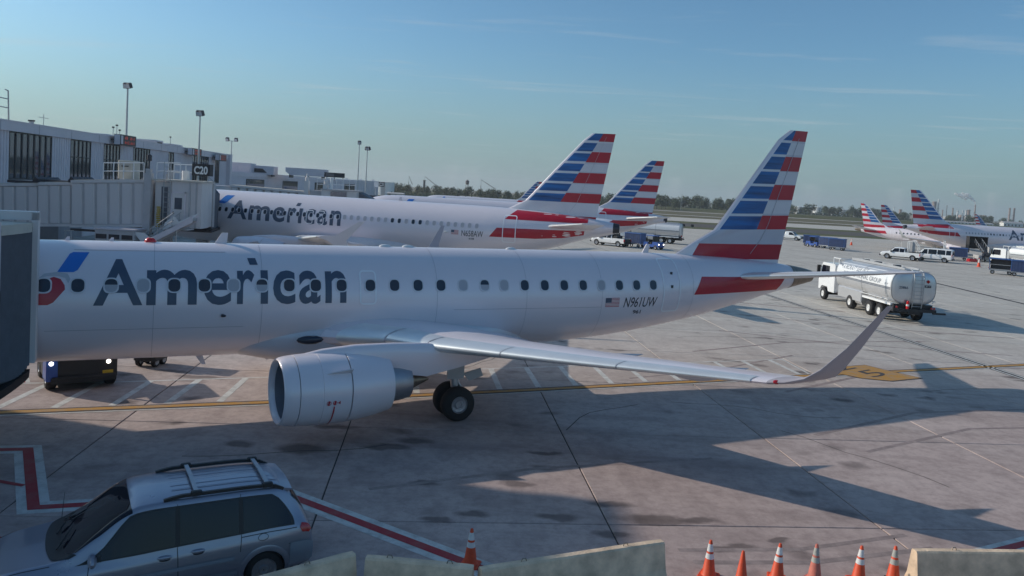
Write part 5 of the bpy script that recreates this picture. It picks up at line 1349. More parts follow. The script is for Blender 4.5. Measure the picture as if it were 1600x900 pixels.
# ------------------------------------------------------------------ vehicles
class Car:
    """car skin from stations (x, z bottom, z belt, z roof, half width mid, belt, roof); +x forward, +y left"""
    def __init__(s, st, step=.06):
        s.st = st; s.f = []
        xs = [a[0] for a in st]
        for k in range(1, 7): s.f.append(Fus([(x, a[k], a[k] + 1, 0) for x, a in zip(xs, st)]))
        s.x0, s.x1, s.step = xs[0], xs[-1], step
    def sec(s, x):
        zb, zl, zr, wm, wb, wr = [f.at(x)[0] - .5 for f in s.f]
        return [(0, zb), (wm * .88, zb), (wm * .975, zb + (zl - zb) * .22), (wm, zb + (zl - zb) * .48), (wm * .995, zb + (zl - zb) * .78), (wb, zl), (wr + .03, zr - .11 * min(1, (zr - zl) * 2)), (wr - .06, zr - .035 * min(1, (zr - zl) * 4)), (wr * .5, zr), (0, zr + .012)]
    def pt(s, x, v, side=1, off=0.0):
        P = s.sec(x); i = min(int(v), 8); u = v - i
        g = lambda k: P[max(0, min(9, k))]
        a, b_, c, d = g(i - 1), g(i), g(i + 1), g(i + 2)
        t = .35
        def cr(k):
            m0, m1 = (c[k] - a[k]) * t, (d[k] - b_[k]) * t
            return (2 * u ** 3 - 3 * u * u + 1) * b_[k] + (u ** 3 - 2 * u * u + u) * m0 + (3 * u * u - 2 * u ** 3) * c[k] + (u ** 3 - u * u) * m1
        p = Vector((x, side * cr(0), cr(1)))
        if off:
            e = .02; du = s.pt(x, min(9, v + e), side) - s.pt(x, max(0, v - e), side); dx = s.pt(min(s.x1, x + .03), v, side) - s.pt(max(s.x0, x - .03), v, side)
            n = du.cross(dx) * side
            if n.length > 1e-9: p += n.normalized() * off
        return p
    def body(s, arches, m='van_paint', name='body', parent=None, nv=4):
        b = MB(); n = int((s.x1 - s.x0) / s.step); vs = [k / nv for k in range(9 * nv + 1)]
        grid = {}
        for i in range(n + 1):
            x = s.x0 + (s.x1 - s.x0) * i / n
            for sd in (-1, 1):
                for j, v in enumerate(vs): grid[i, sd, j] = b.bm.verts.new(s.pt(x, v, sd))
        for i in range(n):
            for sd in (-1, 1):
                for j in range(len(vs) - 1):
                    q = [grid[i, sd, j], grid[i + 1, sd, j], grid[i + 1, sd, j + 1], grid[i, sd, j + 1]]
                    c = sum((w.co for w in q), Vector()) / 4
                    if any((c.x - ax) ** 2 + (c.z - az) ** 2 < r * r and abs(c.y) > .45 for ax, az, r in arches): continue
                    b._face(q)
        for i in (0, n):
            b._face([grid[i, 1, j] for j in range(len(vs))] + [grid[i, -1, j] for j in range(len(vs) - 1, -1, -1)])
        bmesh.ops.remove_doubles(b.bm, verts=b.bm.verts[:], dist=.0008)
        return b.build(name, m, parent, smooth=True, angle=50)
    def patch(s, name, m, parent, v0, v1, xa, xb, side=1, off=.008, nx=10, nv=6):
        """panel on the skin: v from v0 to v1, x from xa(v) to xb(v)"""
        b = MB(); fa = xa if callable(xa) else (lambda v: xa); fb = xb if callable(xb) else (lambda v: xb); rows = []
        for j in range(nv + 1):
            v = v0 + (v1 - v0) * j / nv; rows.append([b.bm.verts.new(s.pt(fa(v) + (fb(v) - fa(v)) * i / nx, v, side, off)) for i in range(nx + 1)])
        for j in range(nv):
            for i in range(nx): b._face([rows[j][i], rows[j][i + 1], rows[j + 1][i + 1], rows[j + 1][i]])
        return b.build(name, m, parent, smooth=True)
    def over(s, name, m, parent, v0, x0, x1, off=.008, nx=10, nv=12, fx=None):
        """panel across the centre line (windscreen, bonnet strip): v0 on one side to v0 on the other"""
        b = MB(); rows = []
        for j in range(2 * nv + 1):
            t = j / nv - 1; v = 9 - (9 - v0) * abs(t); sd = -1 if t < 0 else 1
            a, c = (fx(abs(t)) if fx else (x0, x1))
            rows.append([b.bm.verts.new(s.pt(a + (c - a) * i / nx, v, sd, off)) for i in range(nx + 1)])
        for j in range(2 * nv):
            for i in range(nx): b._face([rows[j][i], rows[j][i + 1], rows[j + 1][i + 1], rows[j + 1][i]])
        return b.build(name, m, parent, smooth=True)
    def seam(s, parent, pts, side=1, w=.012, m='black_plastic', name='seam'):
        """dark gap line through (x, v) points"""
        b = MB()
        for (xa, va), (xb, vb) in zip(pts, pts[1:]):
            n = 8
            for k in range(n):
                p, q = s.pt(xa + (xb - xa) * k / n, va + (vb - va) * k / n, side, .004), s.pt(xa + (xb - xa) * (k + 1) / n, va + (vb - va) * (k + 1) / n, side, .004)
                d = (q - p).normalized(); nrm = Vector((0, side, .3)).cross(d).normalized() * w / 2
                b.poly([p - nrm, q - nrm, q + nrm, p + nrm])
        return b.build(name, m, parent, kind='stuff')
def road_wheel(parent, x, y, r, w, m='dull_metal', hub=.62, meshes={}):
    key = (r, w, m, hub)
    if key not in meshes: meshes[key] = (wheel_mesh(r, w, hub, 24), rim_mesh(r, w, hub, m))
    t = link('wheel', meshes[key][0], parent); t.location = (x, y, r)
    q = link('rim', meshes[key][1], t); q.location = (0, 0, 0)
    if y > 0: t.rotation_euler = (0, 0, PI)
    return t
def arch_lip(C, parent, ax, az, r, side, m):
    b = MB(); n = 20; rg = []
    for k in range(n + 1):
        a = R(-8) + (PI + R(16)) * k / n; x, z = ax + r * math.cos(a), az + r * math.sin(a)
        best = None
        for j in range(60):
            v = 1.2 + j * .07; p = C.pt(x, v, side)
            if best is None or abs(p.z - z) < abs(best.z - z): best = p
        y = best.y; e = Vector((math.cos(a), 0, math.sin(a)))
        c = Vector((x, y, z)); rg.append([c - e * .05 + Vector((0, side * .012, 0)), c + Vector((0, side * .022, 0)), c + e * .05 + Vector((0, side * .006, 0)), c + Vector((0, -side * .12, 0)) - e * .05])
    b.loft(rg); return b.build('arch_lip', m, parent, smooth=True)
def minivan():
    st = [(-2.52, .42, .70, .74, .86, .80, .55), (-2.50, .36, .86, .92, .90, .86, .60), (-2.44, .33, .99, 1.10, .935, .89, .63), (-2.36, .31, 1.04, 1.28, .95, .905, .64), (-2.22, .29, 1.06, 1.50, .965, .915, .655), (-2.06, .28, 1.06, 1.65, .97, .92, .675), (-1.86, .27, 1.06, 1.725, .975, .92, .695), (-1.2, .25, 1.04, 1.76, .985, .93, .715), (0, .25, 1.0, 1.765, .985, .93, .715),
          (.30, .25, .985, 1.745, .985, .93, .71), (.52, .25, .98, 1.675, .985, .925, .715), (.95, .25, .975, 1.39, .98, .91, .76), (1.36, .26, .97, 1.115, .975, .89, .81), (1.52, .27, .965, 1.065, .97, .88, .80), (2.05, .28, .915, 1.0, .945, .85, .74), (2.4, .30, .82, .885, .88, .78, .64), (2.54, .34, .70, .76, .77, .68, .52), (2.60, .42, .58, .62, .62, .55, .40)]
    C = Car(st, .05)
    fwd = Vector((-.864, -.504, 0)); lft = Vector((.504, -.864, 0))
    pos = Vector((-5.86, 12.92, 0)); rz = math.atan2(fwd.y, fwd.x)
    r = thing('minivan', 'blue silver minivan with roof rack parked in the foreground shade', 'minivan', pos, rz)
    A = [(1.52, .36, .40), (-1.66, .36, .40)]
    C.body(A, 'van_paint', 'body', r)
    b = MB()
    for ax, az, rr in A: b.lathe([(-.78, .39), (-.45, .40), (.45, .40), (.78, .39)], (ax, 0, az + .02), 'y', 20); b.lathe([(-.4, .02), (-.4, .40)], (ax, 0, az), 'y', 20); b.lathe([(.4, .02), (.4, .40)], (ax, 0, az), 'y', 20)
    b.box(-2.2, 2.2, -.8, .8, .22, .34); b.build('underbody', 'black_plastic', r)
    for sd in (-1, 1):
        for ax, az, rr in A:
            road_wheel(r, ax, sd * .83, .345, .225); arch_lip(C, r, ax, az, .405, sd, 'van_paint')
        ap = lambda v: 1.10 - (v - 5.1) / .85 * .68
        C.patch('window_band', 'black_plastic', r, 5.04, 5.96, lambda v: -2.16 + max(0, v - 5.25) ** 1.5 * .62, lambda v: ap(v) + .04, sd, .005, 24)
        g = C.patch('front_window', 'glass_van', r, 5.10, 5.90, -.22, ap, sd, .011)
        C.patch('side_window', 'glass_van', r, 5.10, 5.90, -1.22, -.29, sd, .011)
        C.patch('rear_window', 'glass_van', r, 5.10, 5.90, lambda v: -2.10 + max(0, v - 5.3) ** 1.5 * .62, -1.29, sd, .011)
        C.patch('mirror_quarter', 'black_plastic', r, 5.02, 5.30, .85, lambda v: 1.22 - (v - 5.02) * .7, sd, .012)
        C.patch('tail_light', 'lens_red', r, 4.30, 5.12, lambda v: -2.455 + abs(v - 4.75) * .10, lambda v: -2.25 - abs(v - 4.75) * .10, sd, .012, 6)
        C.patch('side_moulding', 'van_cladding', r, 3.15, 3.42, -1.15, 1.02, sd, .014, 16, 2)
        C.patch('sill', 'van_cladding', r, 1.1, 2.3, -1.2, 1.1, sd, .008, 12, 3)
        C.patch('bumper_corner', 'van_cladding', r, 1.6, 3.55, -2.49, -2.08, sd, .016, 8, 5)
        C.seam(r, [(1.02, 5.0), (1.06, 2.6)], sd); C.seam(r, [(-.25, 5.0), (-.27, 2.2)], sd); C.seam(r, [(-1.26, 5.0), (-1.24, 3.6)], sd)
        C.seam(r, [(-1.26, 4.86), (-1.7, 4.84), (-2.2, 4.8)], sd, .014); C.seam(r, [(-.255, 6.05), (-.255, 5.0)], sd, .01); C.seam(r, [(-1.255, 6.2), (-1.255, 5.0)], sd, .01)
        C.seam(r, [(-2.06, 3.5), (-2.49, 3.5)], sd)
        for x in (-.06, -.57):
            p = C.pt(x, 4.45, sd, .02); b = MB(); b.ball(p, .085, sc=(1.35, .35, .42)); h = b.build('door_handle', 'van_paint', r, smooth=True)
            b = MB(); b.ball(p + Vector((0, sd * -.004, -.035)), .07, sc=(1.2, .3, .35)); b.build('handle_recess', 'black_plastic', h, smooth=True)
        if sd > 0:
            b = MB(); ring = []
            for k in range(24): a = 2 * PI * k / 24; ring.append((-1.62 + .085 * math.cos(a), 4.5 + .32 * math.sin(a)))
            for (xa, va), (xb, vb) in zip(ring, ring[1:] + ring[:1]): b.tube(C.pt(xa, va, sd, .004), C.pt(xb, vb, sd, .004), .005, .005, 4)
            b.build('fuel_flap', 'black_plastic', r)
        b = MB(); m = C.pt(.96, 5.12, sd); b.ball(m + Vector((.02, sd * .13, .06)), .13, sc=(.55, 1.0, .75)); b.tube(m, m + Vector((.02, sd * .1, .04)), .04); b.build('door_mirror', 'van_paint', r, smooth=True)
        # roof rail
        b = MB(); pts = []
        for k in range(15):
            x = -2.0 + 1.95 * k / 14; e = min(1, min(k, 14 - k) / 1.6); p = C.pt(x, 6.75, sd); pts.append(p + Vector((0, 0, .012 + .045 * e)))
        for p, q in zip(pts, pts[1:]): b.box(0, 1, -.028, .028, -.03, .022, Matrix.Translation(p) @ (q - p).to_track_quat('X', 'Z').to_matrix().to_4x4() @ Matrix.Diagonal(((q - p).length * 1.02, 1, 1, 1)))
        b.build('roof_rail', 'black_plastic', r)
        C.patch('headlight', 'lens_clear', r, 4.35, 5.6, 2.30, lambda v: 2.52 - (v - 4.35) * .03, sd, .01, 6)
    for x in (-1.72, -.55):
        b = MB(); pl, pr = C.pt(x, 6.75, 1) + Vector((0, 0, .085)), C.pt(x, 6.75, -1) + Vector((0, 0, .085)); mid = (pl + pr) / 2 + Vector((0, 0, .03))
        for p, q in ((pl, mid), (mid, pr)): b.box(0, 1, -.035, .035, -.014, .014, Matrix.Translation(p) @ (q - p).to_track_quat('X', 'Z').to_matrix().to_4x4() @ Matrix.Diagonal(((q - p).length, 1, 1, 1)))
        bar = b.build('cross_bar', 'dull_metal', r)
        for p in (pl, pr): b = MB(); b.rbox(p.x - .09, p.x + .09, p.y - .04, p.y + .04, p.z - .05, p.z + .03, .02); b.build('clamp', 'black_plastic', bar)
    for k in range(5):      # pressed ribs along the roof
        y = -.36 + .18 * k; b = MB()
        for j in range(12):
            xa, xb = -1.95 + 1.75 * j / 12, -1.95 + 1.75 * (j + 1) / 12; za, zb = C.pt(xa, 8.5).z + .003, C.pt(xb, 8.5).z + .003
            b.poly([(xa, y - .012, za), (xb, y - .012, zb), (xb, y, zb + .004), (xa, y, za + .004)]); b.poly([(xa, y, za + .004), (xb, y, zb + .004), (xb, y + .012, zb), (xa, y + .012, za)])
        b.build('roof_rib', 'van_paint', r, smooth=True)
    C.over('windscreen', 'glass_van', r, 6.05, .72, 1.56, .010, 10, 12, fx=lambda t: (.44 - .03 * t * t, 1.40 - .20 * t ** 2.2))
    C.over('cowl', 'black_plastic', r, 5.75, 1.60, 1.76, .012, 4, 12, fx=lambda t: (1.39 - .20 * t ** 2.2, 1.62 - .32 * t ** 2.4))
    C.over('tailgate_glass', 'glass_van', r, 6.2, -2.42, -2.14, .010, 6, 10)
    b = MB(); rg = []
    for k in range(13):
        t = k / 6 - 1; y = .66 * t; x = -2.02 - .03 * (1 - t * t); z = C.pt(-1.98, 8).z - .015 * t * t
        rg.append([(x + .12, y, z + .01), (x - .13, y, z - .04), (x - .14, y, z - .07), (x + .05, y, z - .05)])
    b.loft(rg); b.build('spoiler', 'van_paint', r, smooth=True)
    for y, dy in ((.52, -.50), (-.08, -.48)):
        b = MB(); p = C.pt(1.60, 7.5, 1 if y > 0 else -1); p = Vector((1.46, y, 1.125)); q = Vector((1.24, y + dy, 1.235)); b.tube(p, p + (q - p) * .55, .014, .010, 6); b.tube(p + (q - p) * .25 + Vector((0, 0, .012)), q + Vector((.0, 0, .02)), .011, .009, 6); b.build('wiper', 'black_plastic', r)
    b = MB(); b.tube((1.4, -.86, 1.0), (1.36, -.9, 1.5), .006, .003, 5); b.build('aerial', 'black_plastic', r)
    C.over('grille', 'black_plastic', r, 6.3, 2.45, 2.56, .01, 3, 6)
    C.seam(r, [(2.3, 5.5), (1.9, 5.6), (1.55, 5.55)], 1); C.seam(r, [(2.3, 5.5), (1.9, 5.6), (1.55, 5.55)], -1)
    return r
minivan()

def pickup(label, x, y, rz, dark=False, cab='crew', group='white airport pickups'):
    r = thing('pickup_truck', label, 'pickup', (x, y, 0), rz, group)
    m = 'truck_white'; cx = -.75
    st = [(cx, .45, 1.12, 1.20, .96, .93, .86), (cx + .05, .45, 1.14, 1.78, .97, .93, .72), (cx + .2, .45, 1.14, 1.90, .98, .94, .74), (.3, .45, 1.13, 1.93, .98, .94, .74), (.85, .45, 1.12, 1.88, .98, .93, .74), (1.55, .46, 1.12, 1.30, .98, .92, .84), (1.7, .47, 1.11, 1.20, .97, .90, .82), (2.5, .48, 1.05, 1.12, .95, .87, .78), (2.78, .5, .95, 1.03, .92, .84, .74), (2.86, .55, .8, .86, .88, .8, .7)]
    C = Car(st, .09); A = [(1.85, .42, .46), (-1.85, .42, .46)]
    C.body(A, m, 'body', r, 3)
    b = MB()
    for sd in (-1, 1):
        p = [(-2.86, .55), (-2.32, .55)] + [(-1.85 - .47 * math.cos(a), .42 + .47 * math.sin(a)) for a in [R(18 + 18 * k) for k in range(9)]] + [(-1.38, .5), (cx, .5), (cx, 1.22), (-2.86, 1.22)]
        b.prism(p, sd * .94 - .05, sd * .94 + .05)
    b.box(-2.8, cx, -.9, .9, .62, .70); b.build('bed', m, r)
    b = MB(); b.box(-2.90, -2.84, -.95, .95, .60, 1.20); b.build('tailgate', m if not dark else 'chassis', r)
    b = MB(); b.box(-3.05, -2.86, -.98, .98, .48, .66); b.build('rear_bumper', 'chassis', r)
    for sd in (-1, 1):
        b = MB(); b.box(-2.93, -2.80, sd * .93 - .08, sd * .93 + .065, .80, 1.16); b.build('tail_light', 'lens_red', r)
        for ax, az, q in A: road_wheel(r, ax, sd * .84, .40, .26)
        C.patch('window', 'glass_van', r, 5.12, 5.88, .16, lambda v: 1.36 - (v - 5.1) * .66, sd, .012, 6, 4)
        if cab == 'crew': C.patch('window', 'glass_van', r, 5.12, 5.88, cx + .16, .08, sd, .012, 6, 4)
        p = C.pt(1.25, 5.05, sd); b = MB(); b.rbox(p.x - .06, p.x + .08, p.y - .02 if sd > 0 else p.y - .28, p.y + .28 if sd > 0 else p.y + .02, p.z, p.z + .28, .04); b.build('mirror', 'black_plastic', r)
        C.patch('headlight', 'lens_clear', r, 4.4, 5.5, 2.62, 2.84, sd, .01, 3, 3)
    C.over('windscreen', 'glass_van', r, 6.1, .92, 1.56, .012, 6, 6); C.over('rear_glass', 'glass_van', r, 6.2, cx + .005, cx + .06, .012, 2, 6)
    b = MB(); b.box(2.84, 2.92, -.55, .55, .72, 1.0); b.build('grille', 'black_plastic', r); b = MB(); b.rbox(2.82, 3.0, -.96, .96, .45, .68, .05); b.build('front_bumper', 'chassis', r)
    b = MB(); b.box(-2.4, 2.4, -.7, .7, .35, .55)
    for ax, az, q in A: b.box(ax - .46, ax + .46, -.93, .93, .62, .86)
    b.build('underbody', 'chassis', r)
    return r
def ground_rz(dx, dy): return math.atan2(dy, dx)
p1 = pickup('white pickup with an empty dark tailgate beside the tail of N658AW', 14.6, 113.2, R(141), True)
pickup('small white pickup far off near the grass, facing the camera', 61.6, 170.4, R(-38), cab='single')
p3 = pickup('white pickup with a loading frame in its bed, left of the white van', 61.9, 121.6, R(141))
def pickup_load(r, frame):
    if frame:
        b = MB()
        for y in (-.6, .6): b.tube((-1.0, y, 1.2), (-1.0, y, 2.9), .05); b.tube((-1.0, y, 2.9), (-1.8, y, 3.1), .05); b.tube((-1.8, y, 3.1), (-2.5, y, 2.2), .05); b.tube((-2.5, y, 2.2), (-2.3, y, 1.2), .05)
        b.tube((-1.0, -.6, 2.9), (-1.0, .6, 2.9), .05); b.build('loading_frame', 'paint_white', r, kind='stuff')
        b = MB(); b.rbox(-2.6, -1.2, -.7, .7, 1.0, 1.35, .05); b.build('toolbox', 'chassis', r)
    else:
        b = MB(); b.rbox(-1.6, -.9, -.75, .75, .9, 1.55, .05); b.build('toolbox', 'chassis', r)
        b = MB(); b.tube((-1.2, -.4, 1.5), (-1.2, -.4, 2.0), .12); b.tube((-1.2, .3, 1.5), (-1.2, .3, 1.9), .14); b.build('light_bar', 'chassis', r, kind='stuff')
pickup_load(p1, False); pickup_load(p3, True)
def passenger_van():
    r = thing('passenger_van', 'white boxy passenger van parked right of the loaded pickup', 'van', (66.9, 121.3, 0), R(141))
    st = [(-2.72, .5, 1.1, 1.95, .95, .93, .78), (-2.66, .45, 1.12, 2.06, .98, .95, .80), (-2.4, .42, 1.12, 2.10, 1.0, .96, .82), (0, .42, 1.12, 2.12, 1.0, .96, .82), (1.2, .42, 1.1, 2.06, 1.0, .95, .80), (1.95, .43, 1.08, 1.45, .99, .92, .82), (2.15, .44, 1.07, 1.25, .98, .9, .8), (2.62, .46, 1.0, 1.1, .95, .86, .75), (2.78, .5, .85, .95, .9, .8, .7)]
    C = Car(st, .09); A = [(1.75, .38, .43), (-1.7, .38, .43)]; C.body(A, 'truck_white', 'body', r, 3)
    for sd in (-1, 1):
        for ax, az, q in A: road_wheel(r, ax, sd * .86, .37, .24)
        for a, c in ((.75, lambda v: 1.72 - (v - 5.1) * .62), (-.55, .62), (-1.75, -.66), (-2.55, -1.86)): C.patch('window', 'glass_van', r, 5.14, 5.86, a, c, sd, .012, 5, 4)
        b = MB(); b.box(-2.74, -2.66, sd * .9 - .06, sd * .9 + .06, .95, 1.35); b.build('tail_light', 'lens_red', r)
        b = MB(); b.box(-2.75, -2.715, sd * .42 - .34, sd * .42 + .34, 1.25, 1.85); b.build('rear_window', 'glass_van', r)
        p = C.pt(1.7, 5.1, sd); b = MB(); b.rbox(p.x - .05, p.x + .05, min(p.y, p.y + sd * .25), max(p.y, p.y + sd * .25), p.z, p.z + .3, .03); b.build('mirror', 'black_plastic', r)
    C.over('windscreen', 'glass_van', r, 6.1, 1.28, 2.02, .012, 6, 6)
    b = MB(); b.rbox(-2.85, -2.66, -.97, .97, .42, .62, .04); b.build('rear_bumper', 'chassis', r); b = MB(); b.rbox(2.7, 2.9, -.93, .93, .42, .66, .04); b.build('front_bumper', 'chassis', r)
    b = MB(); b.box(-2.3, 2.3, -.7, .7, .32, .5)
    for ax, az, q in A: b.box(ax - .43, ax + .43, -.95, .95, .5, .8)
    b.build('underbody', 'chassis', r)
passenger_van()

def sup(n, a, k): return math.copysign(abs(a) ** k, a)
def tanker(label, x, y, rz, lettered=False, ladder=True, scale=1.0):
    """aircraft refueller: +x forward, origin between the rear axles"""
    r = thing('fuel_tanker', label, 'tanker truck', (x, y, 0), rz, 'aircraft fuel tankers', scale)
    W, Z0, Z1, X0, X1 = 1.5, 1.22, 3.46, -2.3, 5.9; zc, hz = (Z0 + Z1) / 2, (Z1 - Z0) / 2
    def ring(x, k): return [(x, W * k * sup(0, math.cos(2 * PI * i / 40), .62), zc + hz * k * sup(0, math.sin(2 * PI * i / 40), .70)) for i in range(40)]
    b = MB(); b.loft([ring(X0 - .16, .30), ring(X0 - .13, .72), ring(X0 - .06, .92), ring(X0, .985), ring(X0 + .05, 1), ring(1.8, 1)], cap1=False)
    b.loft([ring(1.8, 1), ring(X1 - .05, 1), ring(X1, .98), ring(X1 + .08, .9), ring(X1 + .14, .6)], cap0=False); b.build('tank', 'tank_skin', r, smooth=True, angle=30)
    for x in (X0 + .03, 1.8, X1 - .03):
        b = MB(); b.loft([[(x - .035, p[1] * 1.006, zc + (p[2] - zc) * 1.008) for p in ring(x, 1)], [(x + .035, p[1] * 1.006, zc + (p[2] - zc) * 1.008) for p in ring(x, 1)]], cap0=False, cap1=False); b.build('tank_band', 'galvanised', r)
    for sd in (1, -1):
        # white lettering panel and pinstripes that follow the tank side
        def ty(z): 
            t = (z - zc) / hz; t = max(-1, min(1, t)); sn = abs(t) ** (1 / .70); return W * (max(0, 1 - sn * sn) ** .5) ** .62
        def strip_(name, m, za, zb, off, xa=X0 + .12, xb=X1 - .1):
            b = MB(); n = 6
            for k in range(n):
                z0, z1 = za + (zb - za) * k / n, za + (zb - za) * (k + 1) / n; b.poly([(xa, sd * (ty(z0) + off), z0), (xb, sd * (ty(z0) + off), z0), (xb, sd * (ty(z1) + off), z1), (xa, sd * (ty(z1) + off), z1)])
            return b.build(name, m, r, smooth=True)
        strip_('side_panel', 'tank_panel', 2.32, 3.28, .006)
        for z in (2.24, 2.16): strip_('pinstripe', 'letter_slate', z, z + .035, .012)
        if lettered and sd > 0:
            for txt, x0, x1, z0, h in (('AIRCRAFT SERVICE', 5.0, 1.2, 2.88, .28), ('INTERNATIONAL GROUP', 4.6, -.9, 2.42, .30), ('JET', -1.4, -1.9, 2.42, .12)):
                bm = text_bm(txt, .0); 
                for v in bm.verts: xx, zz = x0 + (x1 - x0) * v.co.x, z0 + h * v.co.y; v.co = Vector((xx, sd * (ty(zz) + .014), zz))
                me = bpy.data.meshes.new('lettering'); bm.to_mesh(me); bm.free(); me.materials.append(MATS['letter_slate']); link('lettering', me, r)
            b = MB(); b.lathe([(-.006, .25), (-.006, .17)], (5.35, ty(3.0) + .016, 2.98), 'y', 20, R(30), R(330)); b.build('emblem', 'letter_slate', r)
    # skirt boxes, ladder bracket rail
    for sd in (1, -1):
        b = MB(); b.rbox(1.9, 5.6, sd * 1.08 - .32, sd * 1.08 + .32, .72, 1.5, .05); b.build('side_cabinet', 'tank_skin', r)
        b = MB(); b.box(-2.2, 1.7, sd * 1.12 - .30, sd * 1.12 + .30, 1.12, 1.26); b.build('mudguard', 'tank_panel', r)
        b = MB()
        for x in (-2.0, -1.2, -.4, .4): b.tube((x, sd * 1.5, 1.35), (x, sd * 1.62, 1.5), .03)
        b.tube((-2.2, sd * 1.6, 1.48), (1.6, sd * 1.6, 1.48), .025); b.build('side_rail', 'paint_white', r, kind='stuff')
        for x in (-.72, .72, 3.6): 
            road_wheel(r, x, sd * 1.22, .52, .42, 'paint_white', .5)
        road_wheel(r, 8.45, sd * 1.15, .50, .32, 'paint_white', .5)
    b = MB(); b.box(-2.6, 8.9, -.42, .42, .62, .98)
    for x in (-.72, .72, 3.6, 8.45): b.tube((x, -1.2, .52), (x, 1.2, .52), .11)
    b.build('chassis_frame', 'chassis', r)
    for x, y_ in ((2.5, 1.0), (2.5, -1.0)): b = MB(); b.tube((x - .5, y_, .72), (x + .5, y_, .72), .28, .28, 16); b.build('air_tank', 'tank_skin', r, smooth=True)
    # catwalk and hatches on top
    b = MB(); b.box(X0 + .3, X1 - .3, -.42, .42, Z1 - .01, Z1 + .05); b.build('catwalk', 'galvanised', r)
    b = MB(); b.prism([(X0 + .4, Z1 + .03), (X0 + .4, Z1 + .16), (X1 - 1.2, Z1 + .22), (X1 - .3, Z1 + .20), (X1 - .3, Z1 + .03)], .45, .50); b.prism([(X0 + .4, Z1 + .03), (X0 + .4, Z1 + .16), (X1 - 1.2, Z1 + .22), (X1 - .3, Z1 + .20), (X1 - .3, Z1 + .03)], -.50, -.45); b.build('spill_dam', 'tank_skin', r, kind='stuff')
    for x in (0, 2.6, 4.4): b = MB(); b.tube((x, 0, Z1 + .04), (x, 0, Z1 + .2), .28, .26, 16); b.build('hatch', 'dark_metal', r, smooth=True)
    if ladder:
        b = MB()
        for y_ in (.02, -.02): pass
        for y_ in (.12, -.52):
            pts = [(X0 - .14, y_, 1.0), (X0 - .26, y_, 1.6), (X0 - .28, y_, 3.0), (X0 - .12, y_, 3.42), (X0 + .3, y_, 3.55)]; b.path(pts, .035, 8)
        for k in range(9): z = 1.15 + k * .25; b.tube((X0 - .24, .12, z), (X0 - .24, -.52, z), .015)
        b.build('rear_ladder', 'galvanised', r)
        b = MB(); b.tube((X0 - .25, .45, .98), (X0 - .25, .45, 1.42), .10, .10, 12); b.ball((X0 - .25, .45, 1.44), .10); e = b.build('extinguisher', 'beacon_red', r, smooth=True)
        b = MB(); b.tube((X0 - .25, .45, 1.16), (X0 - .25, .45, 1.28), .105, .105, 12); b.build('label_band', 'sign_white', e)
    if lettered:
        ex = Vector((0, -1, 0)); ez = Vector((0, 0, 1)); X = X0 - .170
        flat_text('number', '25866', 'letter_slate', r, (X, 1.06, 2.28), ex, ez, .60, .17)
        b = MB(); b.poly([(X, -.85, 2.95), (X, -.72, 2.82), (X, -.85, 2.69), (X, -.98, 2.82)]); b.build('hazard_diamond', 'lens_red', r)
        b = MB(); b.box(X, X + .005, -1.06, -.64, 2.42, 2.58); pl = b.build('product_plate', 'letter_black', r)
        flat_text('lettering', 'JET A', 'sign_white', pl, (X - .004, -.68, 2.45), ex, ez, .34, .10)
    b = MB(); b.box(X0 - .35, X0 - .05, -1.45, 1.45, .78, .98); b.build('rear_bumper', 'chassis', r)
    b = MB(); b.box(X0 - .42, X0 - .30, -2.05, -1.2, .70, .82); b.build('hose_boom', 'chassis', r)
    b = MB(); b.box(X0 - .1, X0 + .7, -1.3, 1.3, .95, 1.25); b.build('rear_frame', 'chassis', r)
    for y_ in (-1.3, -1.12, 1.2):
        b = MB(); b.tube((X0 - .36, y_, 1.08), (X0 - .30, y_, 1.08), .07, .07, 12); b.build('tail_light', 'lens_red', r)
    # cab
    b = MB(); b.prism([(6.7, .75), (7.75, .75), (7.95, 1.1), (8.95, 1.1), (9.25, .8), (9.55, .8), (9.6, 1.55), (9.45, 1.75), (9.1, 2.85), (8.9, 2.98), (6.9, 2.98), (6.75, 2.85)], -1.2, 1.2); cab = b.build('cab', 'truck_white', r)
    for sd in (1, -1):
        b = MB(); b.prism([(7.7, 1.85), (9.25, 1.85), (9.02, 2.75), (7.7, 2.75)], sd * 1.203 - .004, sd * 1.203 + .004); b.build('cab_window', 'glass_van', cab)
        b = MB(); b.box(9.15, 9.3, sd * 1.42 - .12, sd * 1.42 + .12, 1.9, 2.7); b.tube((9.2, sd * 1.2, 2.6), (9.2, sd * 1.42, 2.6), .03); b.build('mirror', 'black_plastic', cab, kind='stuff')
    b = MB(); b.prism([(9.455, 1.8), (9.47, 1.8), (9.14, 2.8), (9.125, 2.8)], -1.1, 1.1); b.build('windscreen', 'glass_van', cab)
    b = MB()
    for y_ in (-1.05, -.35, .35, 1.05): b.tube((6.45, y_, 1.1), (6.45, y_, 3.5), .05)
    for z in (1.6, 2.4, 3.45): b.tube((6.45, -1.05, z), (6.45, 1.05, z), .04)
    for y_ in (-1.05, 1.05): b.tube((6.15, y_, 3.46), (7.4, y_, 3.46), .04); b.tube((7.4, y_, 2.95), (7.4, y_, 3.46), .04)
    b.build('headboard_rail', 'paint_white', r, kind='stuff')
    b = MB(); b.rbox(6.15, 6.65, -1.1, 1.1, .9, 2.7, .06); b.build('pump_cabinet', 'dull_metal', r)
    return r
tanker('long silver fuel tanker numbered 25866 on the open apron right of the front jet', 26.65, 52.75, R(91.5), True)
tanker('silver fuel tanker parked behind the blue cart train by the second tail', 26.0, 128.6, R(160), False, True, .98)
tanker('white fuel tanker under the wing of the full size right-hand jet', 79.6, 113.2, R(108), False, False, .92)

